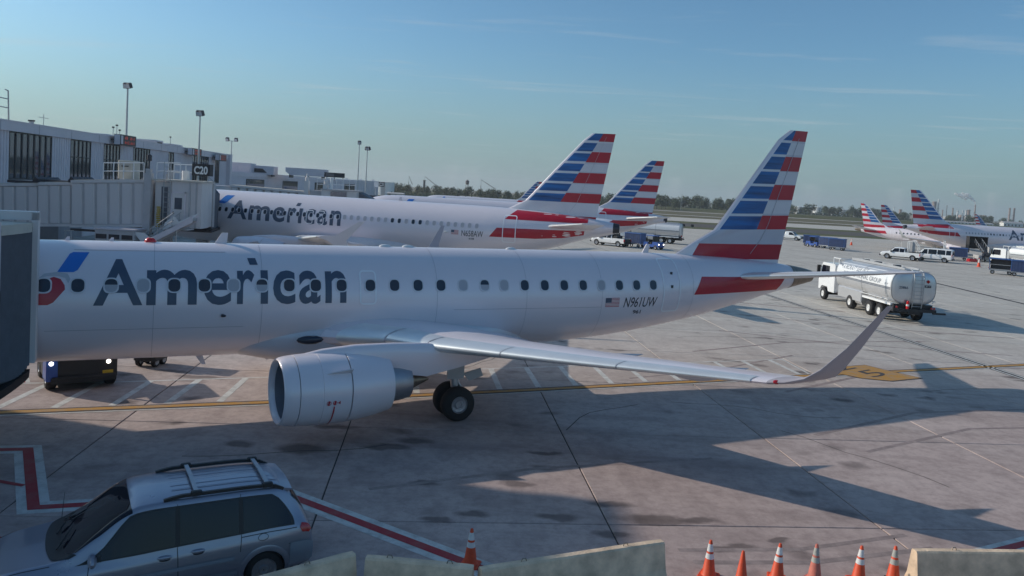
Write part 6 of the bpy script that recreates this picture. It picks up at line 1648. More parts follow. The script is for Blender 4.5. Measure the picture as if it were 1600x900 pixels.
def bag_cart(label, x, y, rz, full=True, dark=False):
    r = thing('baggage_cart', label, 'baggage cart', (x, y, 0), rz, 'blue baggage carts')
    m = 'cart_blue'
    b = MB(); b.box(-1.35, 1.35, -.78, .78, .48, .60); b.box(1.35, 2.2, -.05, .05, .42, .48); b.build('bed', 'dull_metal', r)
    b = MB(); b.rbox(-1.42, 1.42, -.84, .84, 1.98, 2.12, .05); b.build('roof', m, r)
    for sx in (-1.32, 1.32):
        b = MB(); b.box(sx - .04, sx + .04, -.78, .78, .6, 1.98); b.build('end_panel', m, r)
    for sy in (-.78, .78):
        b = MB(); n = 24
        b.loft([[(-1.28 + 2.56 * k / n, sy + .025 * math.sin(k * 1.9), .62) for k in range(n + 1)], [(-1.28 + 2.56 * k / n, sy + .012 * math.sin(k * 1.9 + .4), 1.98) for k in range(n + 1)]], closed=False)
        if full: b.build('curtain', 'curtain_blue', r, smooth=True)
        else:
            b.bm.free(); b = MB(); b.box(-1.28, 1.28, sy - .02, sy + .02, 1.25, 1.31); b.box(-1.28, 1.28, sy - .02, sy + .02, .62, .70); b.build('side_rail', 'galvanised', r, kind='stuff')
            b = MB(); b.box(-1.2, 1.2, -.05, .05, .62, 1.95); b.build('divider', 'far_dark', r)
    for sx in (-.95, .95):
        for sy in (-.62, .62): road_wheel(r, sx, sy, .26, .16, 'dull_metal', .5)
    b = MB(); b.box(-1.43, -1.38, -.5, -.42, .7, .9); b.build('reflector', 'lens_red', r)
    return r
def tug(label, x, y, rz, lights=False):
    r = thing('baggage_tug', label, 'tow tug', (x, y, 0), rz, 'blue baggage tugs')
    b = MB(); b.prism([(-1.35, .35), (1.3, .35), (1.42, .5), (1.40, .98), (1.25, 1.08), (.35, 1.12), (.2, .72), (-.55, .72), (-.6, 1.0), (-1.35, 1.0)], -.68, .68); b.build('body', 'tug_blue', r)
    for x_ in (.42, -.75):
        for y_ in (-.62, .62): b = MB(); b.tube((x_, y_, 1.0), (x_ - .05, y_, 1.92), .035); b.build('roof_post', 'chassis', r)
    b = MB(); b.rbox(-.95, .62, -.72, .72, 1.92, 2.02, .04); b.build('roof', 'tug_blue', r)
    b = MB(); b.prism([(.40, 1.12), (.43, 1.12), (.39, 1.9), (.36, 1.9)], -.6, .6); b.build('windscreen', 'glass_van', r)
    b = MB(); b.rbox(-.55, -.1, -.45, .45, .72, .95, .05); b.box(-.58, -.5, -.45, .45, .9, 1.35); b.build('seat', 'chassis', r, kind='stuff')
    b = MB(); b.tube((.3, 0, .85), (.08, 0, 1.12), .03); b.lathe([(0, .17), (.02, .19), (.04, .17)], (.05, 0, 1.12), 'z', 16); b.build('steering_wheel', 'chassis', r, kind='stuff')
    for y_ in (-.5, .5):
        b = MB(); b.lathe([(0, .02), (0, .10), (-.06, .12)], (1.425, y_, .78), 'x', 14); b.build('headlight', 'headlight_on' if lights else 'lens_clear', r)
    for sx, rr in ((.9, .33), (-.9, .33)):
        for sy in (-.6, .6): road_wheel(r, sx, sy, rr, .24, 'dull_metal', .5)
    return r
bag_cart('blue curtained baggage cart coupled behind the tug near the second tail', 18.3, 113.6, R(-40))
tug('blue tug with headlights on, pulling a cart past the second tail', 20.6, 110.9, R(-52), True)
bag_cart('blue baggage cart standing alone on the far apron', 57.9, 148.2, R(-32))
bag_cart('lead cart of the far pair, paler blue end', 58.9, 138.6, R(-38))
bag_cart('trailing cart of the far pair, beside the tug', 58.7, 142.3, R(-52))
tug('unlit blue tug at the head of the far pair of carts', 57.2, 145.0, R(115))
bag_cart('blue cart parked under the tail of the full size right-hand jet', 75.6, 129.6, R(150))
bag_cart('open shelved baggage cart in the train at the right edge', 65.0, 101.4, R(-32), False)
bag_cart('dark curtained cart between the open cart and the tug at the right edge', 66.6, 99.4, R(-32))
tug('blue tug cut off by the right edge', 67.0, 97.0, R(-32))
def front_tug():
    """squat tow tractor under the nose of the nearest jet, lamps lit"""
    A = G_tug = Vector((-14.12, 25.1, 0)); rz = R(-52)
    r = thing('tow_tractor', 'low dark blue tow tractor with two lit lamps beneath the front jet', 'tow tractor', A, rz)
    b = MB(); b.prism([(-1.6, .28), (.95, .28), (1.05, .4), (1.05, 1.0), (.9, 1.06), (-.2, 1.06), (-.3, .8), (-1.6, .8)], -.98, .98); b.build('body', 'chassis', r)
    b = MB(); b.box(.3, 1.06, -1.04, -.72, .35, 1.22); b.build('side_box', 'tug_blue', r)
    b = MB(); b.box(.2, 1.08, -1.06, -.70, 1.22, 1.26); b.build('box_lid', 'fascia', r)
    for y, z in ((-.90, .92), (.72, .86)):
        b = MB(); b.lathe([(0, .01), (0, .055), (-.05, .07)], (1.10, y, z), 'x', 16); b.build('lamp', 'headlight_on', r)
    b = MB(); b.box(1.052, 1.062, .55, .86, .42, .58); b.build('number_plate', 'yellow_paint', r); b = MB(); b.box(.95, 1.0, .15, .5, 1.07, 1.25); b.build('hazard_plate', 'yellow_paint', r)
    for y in (-.9, .9):
        b = MB(); b.tube((.2, y, 1.0), (.1, y, 1.95), .05); b.build('roof_post', 'chassis', r)
    b = MB(); b.tube((.4, -.25, 1.0), (.38, -.25, 1.6), .055); b.build('exhaust', 'galvanised', r)
    b = MB(); b.rbox(-1.5, .3, -.95, .95, 1.9, 2.0, .05); b.build('roof', 'chassis', r)
    b = MB(); b.rbox(-.4, .0, -.3, .3, 1.0, 1.5, .05); b.build('seat', 'chassis', r)
    b = MB(); b.rbox(.98, 1.18, -.9, .95, .28, .48, .05); b.build('bumper', 'rubber', r)
    for sx in (.55, -1.1):
        for sy in (-.85, .85): road_wheel(r, sx, sy, .38, .3, 'dull_metal', .5)
    r2 = thing('cargo_loader', 'dark tracked unit standing beyond the tow tractor under the front jet', 'loader', (-13.0, 27.9, 0), R(-95))
    b = MB(); b.rbox(-.5, .5, -.42, .42, .25, .95, .06); b.build('body', 'chassis', r2); b = MB(); b.box(-.6, .3, -.6, 1.0, .95, 1.1); b.build('deck', 'chassis', r2)
    for sy in (-.3, .3): road_wheel(r2, .25, sy, .2, .15)
    for sy in (-.3, .3): road_wheel(r2, -.25, sy, .2, .15)
front_tug()

def belt_loader():
    r = thing('belt_loader', 'belt loader raised to the dark hold door of the right-hand jet', 'belt loader', (80.2, 130.3, 0), R(75))
    b = MB(); b.rbox(-2.2, 2.0, -.9, .9, .4, 1.0, .06); b.build('body', 'far_wall', r)
    b = MB(); b.prism([(-3.0, .9), (-3.0, 1.15), (3.4, 3.2), (3.4, 2.95)], -.5, .5); b.build('conveyor', 'chassis', r)
    for sd in (-.55, .55):
        b = MB(); b.tube((-2.4, sd, 1.6), (3.2, sd, 3.8), .035)
        for k in range(6): x = -2.2 + k; z = 1.1 + .32 * (x + 3); b.tube((x, sd, z), (x, sd, z + .6), .03)
        b.build('handrail', 'galvanised', r, kind='stuff')
    b = MB(); b.box(-1.9, -1.2, -.9, -.3, 1.0, 2.5); b.build('cab', 'far_wall', r)
    for sx in (-1.4, 1.3):
        for sy in (-.8, .8): road_wheel(r, sx, sy, .34, .22)
    s = thing('canopy_box', 'dark canvas hold shelter against the right-hand jet above the belt loader', 'canopy', (79.6, 134.3, 0), R(-3))
    b = MB(); b.box(0, 3.1, 0, .12, 1.9, 4.0); b.build('back', 'chassis', s)
    b = MB(); b.box(-.06, 3.16, -1.0, .12, 3.95, 4.05); b.build('roof', 'chassis', s)
    for x in (0, 3.0):
        b = MB(); b.box(x, x + .1, -.95, .12, 1.2, 3.95); b.build('side', 'chassis', s)
    g = thing('ground_equipment', 'small pale ground unit with an upright frame behind the white van', 'ground unit', (71.3, 128.0, 0), R(140))
    b = MB(); b.rbox(-1.3, 1.3, -.8, .8, .4, 1.5, .06); b.build('cabinet', 'far_wall', g); b = MB(); b.box(-.9, -.8, -.6, -.5, 1.5, 3.3); b.box(-.9, -.8, .5, .6, 1.5, 3.3); b.box(-.9, -.8, -.6, .6, 3.2, 3.3); b.build('frame', 'paint_white', g, kind='stuff')
    for sx in (-.9, .9):
        for sy in (-.7, .7): road_wheel(g, sx, sy, .25, .18)
    g = thing('equipment_stand', 'grey wheeled cabinet between the loaded pickup and the jet engine', 'ground unit', (66.0, 127.6, 0), R(140))
    b = MB(); b.rbox(-.9, .9, -.8, .8, .5, 2.7, .06); b.build('cabinet', 'far_wall', g)
    for sx in (-.6, .6):
        for sy in (-.7, .7): road_wheel(g, sx, sy, .25, .18)
belt_loader()
def person(label, loc, rz, vest, pose=0):
    r = thing('person', label, 'person', loc, rz, None)
    J = {'pelvis': (0, 0, .95), 'chest': (0, 0, 1.28), 'neck': (.02, 0, 1.50), 'head': (.03, 0, 1.60), 'crown': (.03, 0, 1.74)}
    bm = bmesh.new(); V = {}; rad = {}
    def add(n, p, r_, par=None):
        V[n] = bm.verts.new(p); rad[n] = r_
        if par: bm.edges.new((V[par], V[n]))
    add('pelvis', J['pelvis'], .15); add('chest', J['chest'], .16, 'pelvis'); add('neck', J['neck'], .06, 'chest'); add('head', J['head'], .095, 'neck'); add('crown', J['crown'], .07, 'head')
    for s, sd in (('l', 1), ('r', -1)):
        st = .12 * sd * (1 if pose == 0 else -1)
        add('sh' + s, (0, .18 * sd, 1.42), .07, 'chest'); add('el' + s, (.10 + st * .4, .25 * sd, 1.14), .05, 'sh' + s); add('wr' + s, (.26, .22 * sd, .98 + st * .5), .036, 'el' + s); add('ha' + s, (.33, .21 * sd, .95 + st * .5), .04, 'wr' + s)
        add('hi' + s, (0, .10 * sd, .90), .10, 'pelvis'); add('kn' + s, (.05 + st, .11 * sd, .50), .07, 'hi' + s); add('an' + s, (-.02 + st * 1.3, .11 * sd, .09), .05, 'kn' + s); add('to' + s, (.16 + st * 1.3, .11 * sd, .04), .045, 'an' + s)
    names = list(V); idx = {n: i for i, n in enumerate(names)}
    me = bpy.data.meshes.new('body'); bm.verts.index_update(); bm.to_mesh(me); bm.free()
    o = link('body', me, r); md = o.modifiers.new('skin', 'SKIN'); o.modifiers.new('sub', 'SUBSURF').levels = 1
    for i, n in enumerate(names): me.skin_vertices[0].data[i].radius = (rad[n], rad[n])
    me.skin_vertices[0].data[0].use_root = True
    me.materials.append(MATS['trousers'])
    b = MB(); b.loft([[(.17 * math.cos(a) + .0, .215 * math.sin(a), z) for a in [2 * PI * k / 14 for k in range(14)]] for z in (.98, 1.15, 1.32)] + [[(.12 * math.cos(a), .17 * math.sin(a), 1.47) for a in [2 * PI * k / 14 for k in range(14)]]], cap0=False, cap1=False); b.build('vest', vest, r, smooth=True)
    b = MB(); b.ball((.03, 0, 1.655), .112, sc=(1, .85, 1.15)); b.build('face', 'skin', r, smooth=True)
    b = MB(); b.ball((.015, 0, 1.70), .118, sc=(1, .9, .85)); b.build('cap', 'trousers', r, smooth=True)
    return r
person('ramp worker in a lime hi-vis vest standing at the belt loader', (81.0, 127.4, 0), R(100), 'hivis')
person('ramp worker in dark clothes crouched over by the belt loader, left of the vest', (78.8, 127.8, 0), R(30), 'trousers', 1)

# ------------------------------------------------------------------ barriers and cones
def barrier(label, a, c, top=.81):
    """concrete barrier whose top centre runs from a to c"""
    a, c = Vector((*a, 0)), Vector((*c, 0)); d = c - a; L = d.length
    r = thing('concrete_barrier', label, 'barrier', a, math.atan2(d.y, d.x), 'concrete barriers along the kerb')
    pr = [(-.30, 0), (.30, 0), (.30, .075), (.17, .33), (.088, top - .03), (.06, top), (-.06, top), (-.088, top - .03), (-.17, .33), (-.30, .075)]
    rng = random.Random(int(L * 1000)); n = 14; rg = []
    for k in range(n + 1):
        x = L * k / n; e = .985 if k in (0, n) else 1
        rg.append([(x, y * e + rng.uniform(-.0015, .0015), z * (.992 if k in (0, n) and z > .5 else 1) + (rng.uniform(-.0012, .0012) if z > .1 else 0)) for y, z in pr])
    b = MB(); b.loft(rg); b.build('block', 'barrier_concrete', r)
    for x in (L * .22, L * .78):
        b = MB(); b.tube((x - .05, 0, top - .004), (x - .03, 0, top + .05), .008); b.tube((x - .03, 0, top + .05), (x + .03, 0, top + .05), .008); b.tube((x + .03, 0, top + .05), (x + .05, 0, top - .004), .008); b.build('lifting_loop', 'burnt_metal', r)
    return r
barrier('concrete barrier beside the rear wheel of the minivan', (-5.4, 10.46), (-2.40, 12.87))
barrier('short concrete barrier in front of the lone cone, turned the other way', (-2.16, 12.76), (-.32, 12.62))
barrier('longest concrete barrier in view, rising to the right of the lone cone', (-.20, 12.57), (3.15, 14.03))
barrier('concrete barrier at the right corner with its near face in shade', (7.98, 14.22), (11.6, 14.58), .83)
def cone(label, x, y, kind='new', h=.71, lean=(0, 0), group='traffic cones by the barriers'):
    r = thing('traffic_cone', label, 'traffic cone', (x, y, 0), random.uniform(0, 1), group); r.rotation_euler = (lean[0], lean[1], random.uniform(0, 1.5))
    m = {'new': 'cone_orange', 'plain': 'cone_orange', 'faded': 'cone_faded', 'worn': 'cone_orange'}[kind]; w = {'new': 'cone_white', 'faded': 'cone_worn', 'worn': 'cone_worn', 'plain': 'cone_white'}[kind]
    k = h / .71
    b = MB(); b.rbox(-.18 * k, .18 * k, -.18 * k, .18 * k, 0, .035, .03); b.build('base', 'rubber' if kind == 'worn' else m, r)
    rad = lambda z: .135 * k + (.026 * k - .135 * k) * z / h
    b = MB(); b.lathe([(.035, rad(.035) + .02), (.06, rad(.05)), (h * .98, rad(h * .98)), (h, rad(h) * .7), (h, .004)], (0, 0, 0), 'z', 20); body = b.build('body', m, r, smooth=True)
    if kind != 'plain':
        for z0, z1 in ((.36 * k, .46 * k), (.50 * k, .64 * k)):
            b = MB(); b.lathe([(z0, rad(z0) + .003), (z1, rad(z1) + .003)], (0, 0, 0), 'z', 20); b.build('band', w, body, smooth=True)
    return r
cone('lone orange and white cone behind the joint of two barriers', -.43, 14.27)
cone('leftmost cone of the row, clean bands, next to the long barrier', 4.16, 14.38)
cone('plain orange cone without bands, second in the row', 4.67, 14.0, 'plain')
cone('banded cone just right of the plain one', 5.49, 14.42, 'new', .71, (.03, 0))
cone('faded pinkish cone with dirty grey bands', 6.24, 14.48, 'faded')
cone('clean banded cone right of the faded pinkish one', 7.11, 14.52, 'new', .71, (0, .03))
cone('scuffed cone touching the corner barrier', 7.80, 14.56, 'worn', .71, (0, .07))
cone('tiny orange cone far out by the blue carts', 72.1, 162.7, 'new', 1.3, group='traffic cones on the far apron')
cone('tiny orange cone in front of the belt loader', 69.9, 114.3, 'new', 1.3, group='traffic cones on the far apron')
def chocks():
    r = thing('wheel_chocks', 'small red bag lying on the apron beside the belt loader', 'bag', (76.6, 127.0, 0), 0)
    b = MB(); b.rbox(-.9, .6, -.4, .4, 0, .5, .15); b.build('bag', 'beacon_red', r); b = MB(); b.tube((-.4, 0, .48), (.1, 0, .48), .04); b.build('handle', 'chassis', r)
chocks()
# ------------------------------------------------------------------ far background
def tree_meshes(n=4):
    out = []
    for v in range(n):
        rng = random.Random(40 + v); b = MB(); lobes = []
        for k in range(9):
            a = rng.uniform(0, 2 * PI); q = rng.uniform(0, .62); lobes.append((q * math.cos(a) * .62, q * math.sin(a) * .62, rng.uniform(.36, .86), rng.uniform(.16, .30)))
        lobes.append((0, 0, .62, .30))
        for k in range(520):
            lx, ly, lz, lr = rng.choice(lobes); d = Vector((rng.gauss(0, 1), rng.gauss(0, 1), rng.gauss(0, .85))).normalized() * lr * rng.uniform(.55, 1.06)
            c = Vector((lx, ly, lz)) + d; c.z = max(.16, c.z); s = rng.uniform(.022, .05)
            nrm = (d.normalized() + Vector((rng.uniform(-.7, .7), rng.uniform(-.7, .7), rng.uniform(-.4, .9)))).normalized(); u = nrm.orthogonal().normalized(); w = nrm.cross(u)
            b.m = 0 if rng.random() < .6 else 1
            b.poly([c + u * s, c + w * s * 1.2, c - u * s, c - w * s * 1.1])
        crown = b.mesh('crown', ['leaf_a', 'leaf_b'])
        b = MB(); b.tube((0, 0, 0), (0, 0, .55), .028, .014, 6)
        for k in range(4): a = 2 * PI * k / 4 + v; b.tube((0, 0, .25 + .06 * k), (.25 * math.cos(a), .25 * math.sin(a), .55 + .05 * k), .012, .005, 5)
        out.append((crown, b.mesh('trunk', 'bark')))
    return out
TREES = tree_meshes()
def trees():
    rng = random.Random(11)
    rows = [(-84, 52, 505, 545, 7.0, 9.6, 34, 'row of trees beyond the taxiway at left', 'dark bushy tree in the row behind the third jet'),
            (52, 128, 590, 625, 8.0, 10.5, 16, 'trees between the tail fins', 'bushy tree seen low between the striped tails'),
            (122, 225, 645, 690, 9.5, 13.5, 26, 'trees behind the grass bank', 'bushy tree on the skyline behind the grass bank'),
            (282, 415, 800, 850, 9.0, 14.0, 20, 'trees in front of the storage tanks', 'dark tree standing in front of the white storage tanks'),
            (415, 720, 880, 1000, 8.0, 13.0, 44, 'trees in front of the refinery', 'dark tree in the belt below the refinery stacks')]
    for x0, x1, y0, y1, h0, h1, n, grp, lb in rows:
        for k in range(n):
            x = x0 + (x1 - x0) * (k + rng.uniform(.1, .9)) / n; y = rng.uniform(y0, y1); h = rng.uniform(h0, h1) * (1.12 if rng.random() < .12 else 1)
            t = thing('tree', lb, 'tree', (x, y, -.2), rng.uniform(0, 6.28), grp); w = h * rng.uniform(.85, 1.25); t.scale = (w, w, h)
            c, tr = TREES[rng.randrange(4)]; link('crown', c, t); link('trunk', tr, t)
trees()
def undergrowth():
    """scrub that closes the foot of the far tree belts"""
    rng = random.Random(5); b = MB()
    for x0, x1, y, h, n in ((-90, 60, 500, 3.2, 900), (60, 230, 640, 4.2, 900), (270, 420, 820, 4.5, 700), (400, 760, 905, 5.0, 1300), (-400, -90, 520, 5.0, 500)):
        for k in range(n):
            c = Vector((rng.uniform(x0, x1), y + rng.uniform(-6, 8), rng.uniform(0, h) * rng.uniform(.4, 1))); s = rng.uniform(.5, 1.0)
            nrm = Vector((rng.uniform(-.6, .6), -1, rng.uniform(-.3, .8))).normalized(); u = nrm.orthogonal().normalized(); w = nrm.cross(u); b.m = rng.randrange(2)
            b.poly([c + u * s, c + w * s, c - u * s, c - w * s])
    o = b.build('undergrowth', ['leaf_a', 'leaf_b']); o['kind'] = 'stuff'
undergrowth()
def store_tank(label, x, y, r_, h, grp='white storage tanks beyond the airfield', dome=.18):
    t = thing('storage_tank', label, 'storage tank', (x, y, -.2), 0, grp)
    b = MB(); b.lathe([(0, r_), (h, r_)], (0, 0, 0), 'z', 32); b.build('shell', 'storage_tank', t, smooth=True)
    b = MB(); b.lathe([(h, r_ * 1.01), (h + .15, r_ * 1.01), (h + r_ * dome * .6, r_ * .6), (h + r_ * dome, .05)], (0, 0, 0), 'z', 32); b.build('roof', 'storage_tank', t, smooth=True)
    b = MB(); b.box(-r_ * .2, r_ * .2, -r_ - .25, -r_ - .02, 0, h); b.build('stair', 'far_wall', t)
store_tank('white storage tank at left with a brightly lit side, beyond the concourse', -84.5, 500, 6.2, 8.4, dome=.05)
TL = ('leftmost of the white tanks over the far trees', 'domed tank second from the left over the far trees', 'tallest domed tank over the far trees', 'domed tank right of the tallest one', 'middle right white tank over the far trees', 'white tank second from the right over the far trees', 'rightmost white tank, half behind the white regional jet')
for k, (x, h) in enumerate(((371, 9.2), (381, 9.0), (395.5, 10.0), (407.5, 9.2), (420, 9.0), (433, 8.8), (448, 8.4))): store_tank(TL[k], x, 1000 + (k % 2) * 12, 6.4 if k % 2 else 5.6, h)
def stack(label, x, y, h, r0, r1, m='steel_stack', kind='chimney', platform=True):
    t = thing('chimney' if kind == 'chimney' else 'process_tower', label, kind, (x, y, -.2), 0)
    b = MB(); b.lathe([(0, r0), (h * .5, (r0 + r1) / 2), (h, r1), (h, r1 * .8), (h - 2, r1 * .8)], (0, 0, 0), 'z', 14); b.build('shaft', m, t, smooth=True)
    if platform:
        b = MB(); 
        for f in (.55, .92): b.lathe([(h * f, r0 * .9), (h * f, r0 * 1.25), (h * f + .6, r0 * 1.25), (h * f + .6, r0 * .9)], (0, 0, 0), 'z', 12)
        b.build('platform', 'far_dark', t, kind='stuff')
for a in (('broad brownish process tower left of the tall white one', 820, 1500, 36, 4.2, 3.6, 'brick_stack', 'process tower'), ('tallest white process tower of the refinery', 828, 1500, 40.5, 1.9, 1.3, 'paint_white', 'process tower'),
          ('short dark stack right of the tallest tower', 840, 1505, 21, 1.2, 1.0, 'brick_stack'), ('thin dark flare stack in the middle of the refinery', 850.5, 1510, 30.5, .7, .6, 'far_dark'), ('brown stack right of the thin flare stack', 857, 1500, 25.8, 1.5, 1.2, 'brick_stack'),
          ('short white column, left of a pair', 863.6, 1495, 21.2, 1.5, 1.4, 'paint_white'), ('short white column, right of a pair', 873.6, 1495, 21.8, 1.5, 1.4, 'paint_white'), ('squat pale column left of the smoking stack', 883.4, 1500, 23, 1.9, 1.7, 'steel_stack'),
          ('brown squat tower beside the smoking stack', 891, 1505, 24, 3.2, 2.6, 'brick_stack', 'process tower'), ('tapered brick stack giving off the white steam', 900, 1500, 34.5, 1.5, 1.1, 'brick_stack'), ('left one of the twin brick chimneys at far right', 967.6, 1500, 32.2, 1.9, 1.5, 'brick_stack'), ('right one of the twin brick chimneys at far right', 976.5, 1500, 32.5, 1.9, 1.5, 'brick_stack'),
          ('thin white mast left of the full size right-hand tail', 742, 1500, 21.5, .9, .7, 'paint_white'), ('short mast beside the thin white one', 735, 1500, 15, .9, .7, 'steel_stack'), ('brown stack cluster between the two right-hand fins', 760, 1510, 17, 3.0, 2.4, 'brick_stack', 'process tower')): stack(*a)
def refinery_base():
    rng = random.Random(3)
    for k, (x, w, h, lb) in enumerate(((640, 60, 7, 'low refinery shed behind the full size right-hand tail'), (795, 50, 9, 'brown refinery block under the tall towers'), (858, 40, 8, 'long grey refinery block below the short columns'), (905, 40, 9, 'brown refinery block below the smoking stack'))):
        t = thing('refinery_block', lb, 'refinery', (x, 1515, -.2), 0)
        b = MB(); b.box(0, w, 0, 25, 0, h); b.build('wall', 'far_dark' if k % 2 else 'far_wall', t)
        b = MB()
        for q in range(5): x0 = w * rng.uniform(0, .8); b.box(x0, x0 + w * .12, -1.5, 8, 0, h * rng.uniform(1.1, 1.7))
        b.build('pipe_rack', 'brick_stack', t, kind='stuff')
    for k, (x, y, w, h, lb) in enumerate(((218, 690, 9, 6.5, 'white house at left of two below the water tower'), (231, 690, 7, 5.8, 'white house at right of two below the water tower'), (462, 860, 76, 3.3, 'long white low building in front of the refinery'), (556, 870, 22, 6.5, 'white shed among the trees at far right'), (590, 875, 14, 4.5, 'small pale shed at the right edge of the horizon'), (-35, 495, 12, 2.6, 'long low grey shed in front of the left tree row'), (-78, 470, 10, 2.5, 'pale low shed beside the lit storage tank'))):
        t = thing('shed' if k > 1 else 'house', lb, 'building', (x, y, -.2), 0)
        b = MB(); b.box(0, w, 0, 8, 0, h * .7); b.build('wall', 'storage_tank' if k < 5 else 'far_wall', t)
        b = MB(); b.prism([(-.3, h * .7), (8.3, h * .7), (4, h)], -.3, w + .3, 'yz'); b.build('roof', 'far_wall', t)
        b = MB()
        for q in range(max(1, int(w / 4))): b.box(1 + q * 4, 2.4 + q * 4, -.06, 0, h * .2, h * .5)
        b.build('window', 'glass_dark', t, kind='stuff')
refinery_base()
def towers():
    t = thing('water_tower', 'white ball water tower over the trees behind the grass bank', 'water tower', (256, 900, -.2), 0)
    b = MB(); b.tube((0, 0, 0), (0, 0, 9.5), 1.2, .9, 12); b.build('stem', 'storage_tank', t, smooth=True); b = MB(); b.ball((0, 0, 11.2), 2.5, 20, 12); b.build('ball', 'storage_tank', t, smooth=True)
    t = thing('water_tower', 'dark water tower on legs above the left tree row', 'water tower', (-37.2, 600, -.2), 0)
    b = MB(); b.lathe([(10.5, .3), (11.2, 1.4), (13.4, 1.4), (14.4, .2)], (0, 0, 0), 'z', 16); b.build('vessel', 'far_dark', t, smooth=True)
    b = MB()
    for a in range(4): b.tube((1.5 * math.cos(a * PI / 2), 1.5 * math.sin(a * PI / 2), 0), (1.0 * math.cos(a * PI / 2), 1.0 * math.sin(a * PI / 2), 11), .14, .14, 5)
    b.build('legs', 'far_dark', t, kind='stuff')
    for k, (x, y, h, dx, lb) in enumerate(((-83, 600, 14.5, 3.0, 'thin crane jib left over the tree row'), (-70.5, 600, 15, 9.5, 'crane with a long sloping jib over the tree row'), (-26.5, 600, 15, 12, 'crane with its jib sloping right over the tree row'))):
        t = thing('crane', lb, 'crane', (x, y, -.2), 0); b = MB(); b.tube((0, 0, 0), (0, 0, h * .7), .22); b.build('mast', 'far_dark', t)
        b = MB(); b.tube((dx, 0, 8), (0, 0, h), .16); b.tube((dx, 0, 8.6), (0, 0, h), .07); b.build('jib', 'far_dark', t)
        b = MB(); b.tube((0, .1, h), (0, .1, 7), .06); b.build('cable', 'far_dark', t)
    t = thing('radio_mast', 'lattice radio mast on the horizon right of the third tail', 'mast', (133, 610, -.2), 0)
    b = MB()
    for a in range(3): b.tube((.9 * math.cos(a * 2.1), .9 * math.sin(a * 2.1), 0), (.3 * math.cos(a * 2.1), .3 * math.sin(a * 2.1), 13), .07, .07, 4)
    for k in range(10): b.tube((.8, 0, 1.3 * k), (-.7, .5, 1.3 * k + 1.3), .05, .05, 4)
    b.build('lattice', 'galvanised', t)
    t = thing('brick_tower', 'dark square tower over the left tree row', 'tower', (-66, 560, -.2), 0); b = MB(); b.box(-.7, .7, -.7, .7, 0, 11.2); b.build('shaft', 'far_dark', t); b = MB(); b.box(-1, 1, -1, 1, 11.2, 11.8); b.build('cap', 'far_dark', t)
    for k, (x, y, w) in enumerate(((45.8, 212.3, 2.0), (49.3, 212.0, .8))):
        t = thing('airfield_sign', ('larger black airfield sign at the grass edge' , 'smaller black airfield sign at the grass edge')[k], 'sign', (x, y, 0), .05)
        b = MB(); b.rbox(0, w, 0, .25, .25, .95, .04); b.build('panel', 'sign_black', t); b = MB(); b.box(.1, .2, .05, .15, 0, .25); b.box(w - .2, w - .1, .05, .15, 0, .25); b.build('leg', 'galvanised', t, kind='stuff')
towers()
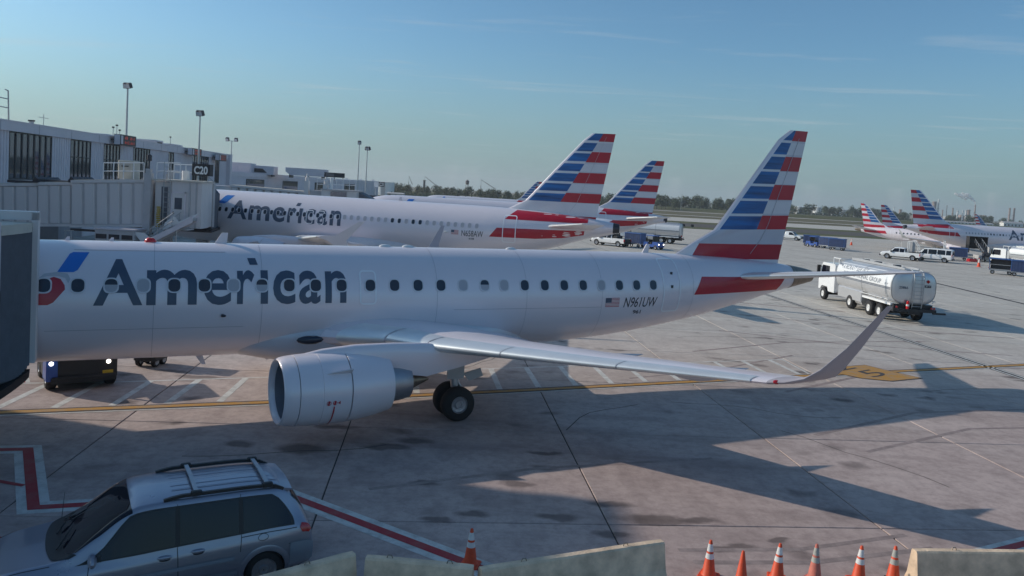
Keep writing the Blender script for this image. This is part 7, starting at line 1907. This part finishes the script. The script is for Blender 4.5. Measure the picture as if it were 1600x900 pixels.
def smoke():
    """white steam drifting left from the smoking stack"""
    m = bpy.data.materials.new('steam'); m.use_nodes = True; nt = m.node_tree; N = nt.nodes; Lk = nt.links
    for n in list(N): N.remove(n)
    out = N.new('ShaderNodeOutputMaterial'); tr = N.new('ShaderNodeBsdfTransparent'); df = N.new('ShaderNodeBsdfDiffuse'); tl = N.new('ShaderNodeBsdfTranslucent'); a = N.new('ShaderNodeMixShader'); c = N.new('ShaderNodeMixShader')
    for q in (df, tl): q.inputs['Color'].default_value = (.93, .93, .93, 1)
    a.inputs[0].default_value = .5; Lk.new(df.outputs[0], a.inputs[1]); Lk.new(tl.outputs[0], a.inputs[2])
    lw = N.new('ShaderNodeLayerWeight'); lw.inputs['Blend'].default_value = .5; tc = N.new('ShaderNodeTexCoord'); n = N.new('ShaderNodeTexNoise'); n.inputs['Scale'].default_value = .45; n.inputs['Detail'].default_value = 5; Lk.new(tc.outputs['Object'], n.inputs['Vector'])
    r = N.new('ShaderNodeMapRange'); r.inputs['From Min'].default_value = .95; r.inputs['From Max'].default_value = .25; r.inputs['To Max'].default_value = .95; Lk.new(lw.outputs['Facing'], r.inputs['Value'])
    r2 = N.new('ShaderNodeMapRange'); r2.inputs['From Min'].default_value = .28; r2.inputs['From Max'].default_value = .52; Lk.new(n.outputs['Fac'], r2.inputs['Value'])
    mu = N.new('ShaderNodeMath'); mu.operation = 'MULTIPLY'; Lk.new(r.outputs[0], mu.inputs[0]); Lk.new(r2.outputs[0], mu.inputs[1])
    Lk.new(mu.outputs[0], c.inputs[0]); Lk.new(tr.outputs[0], c.inputs[1]); Lk.new(a.outputs[0], c.inputs[2]); Lk.new(c.outputs[0], out.inputs['Surface'])
    MATS['steam'] = m
    b = MB()
    for x, z, q in ((899.6, 35.5, 1.1), (898.5, 38.5, 1.9), (896.5, 41.5, 2.6), (892, 45, 3.4), (886, 48.5, 4.6), (879, 51.5, 5.2), (874, 48, 4.4), (880, 44.5, 3.4), (867, 50.5, 4.2), (860, 53, 3.2), (883, 53, 3.6), (873, 54.5, 3.0)): b.ball((x, 1500, z), q, 14, 9, sc=(1, .9, .85))
    o = b.build('smoke_plume', 'steam', smooth=True); tag(o, 'white steam plume drifting left from the smoking refinery stack', 'smoke'); o['kind'] = 'stuff'
smoke()
# ------------------------------------------------------------------ haze
def haze():
    m = bpy.data.materials.new('haze'); m.use_nodes = True; nt = m.node_tree; N = nt.nodes
    for n in list(N): N.remove(n)
    out = N.new('ShaderNodeOutputMaterial'); v = N.new('ShaderNodeVolumePrincipled'); v.inputs['Color'].default_value = (.90, .93, .97, 1); v.inputs['Density'].default_value = .00022; v.inputs['Anisotropy'].default_value = .25
    nt.links.new(v.outputs[0], out.inputs['Volume']); MATS['haze'] = m
    b = MB(); b.box(-2600, 3600, -400, 4600, -1.2, 75); o = b.build('haze', 'haze'); o['kind'] = 'stuff'; o.display_type = 'WIRE'
haze()
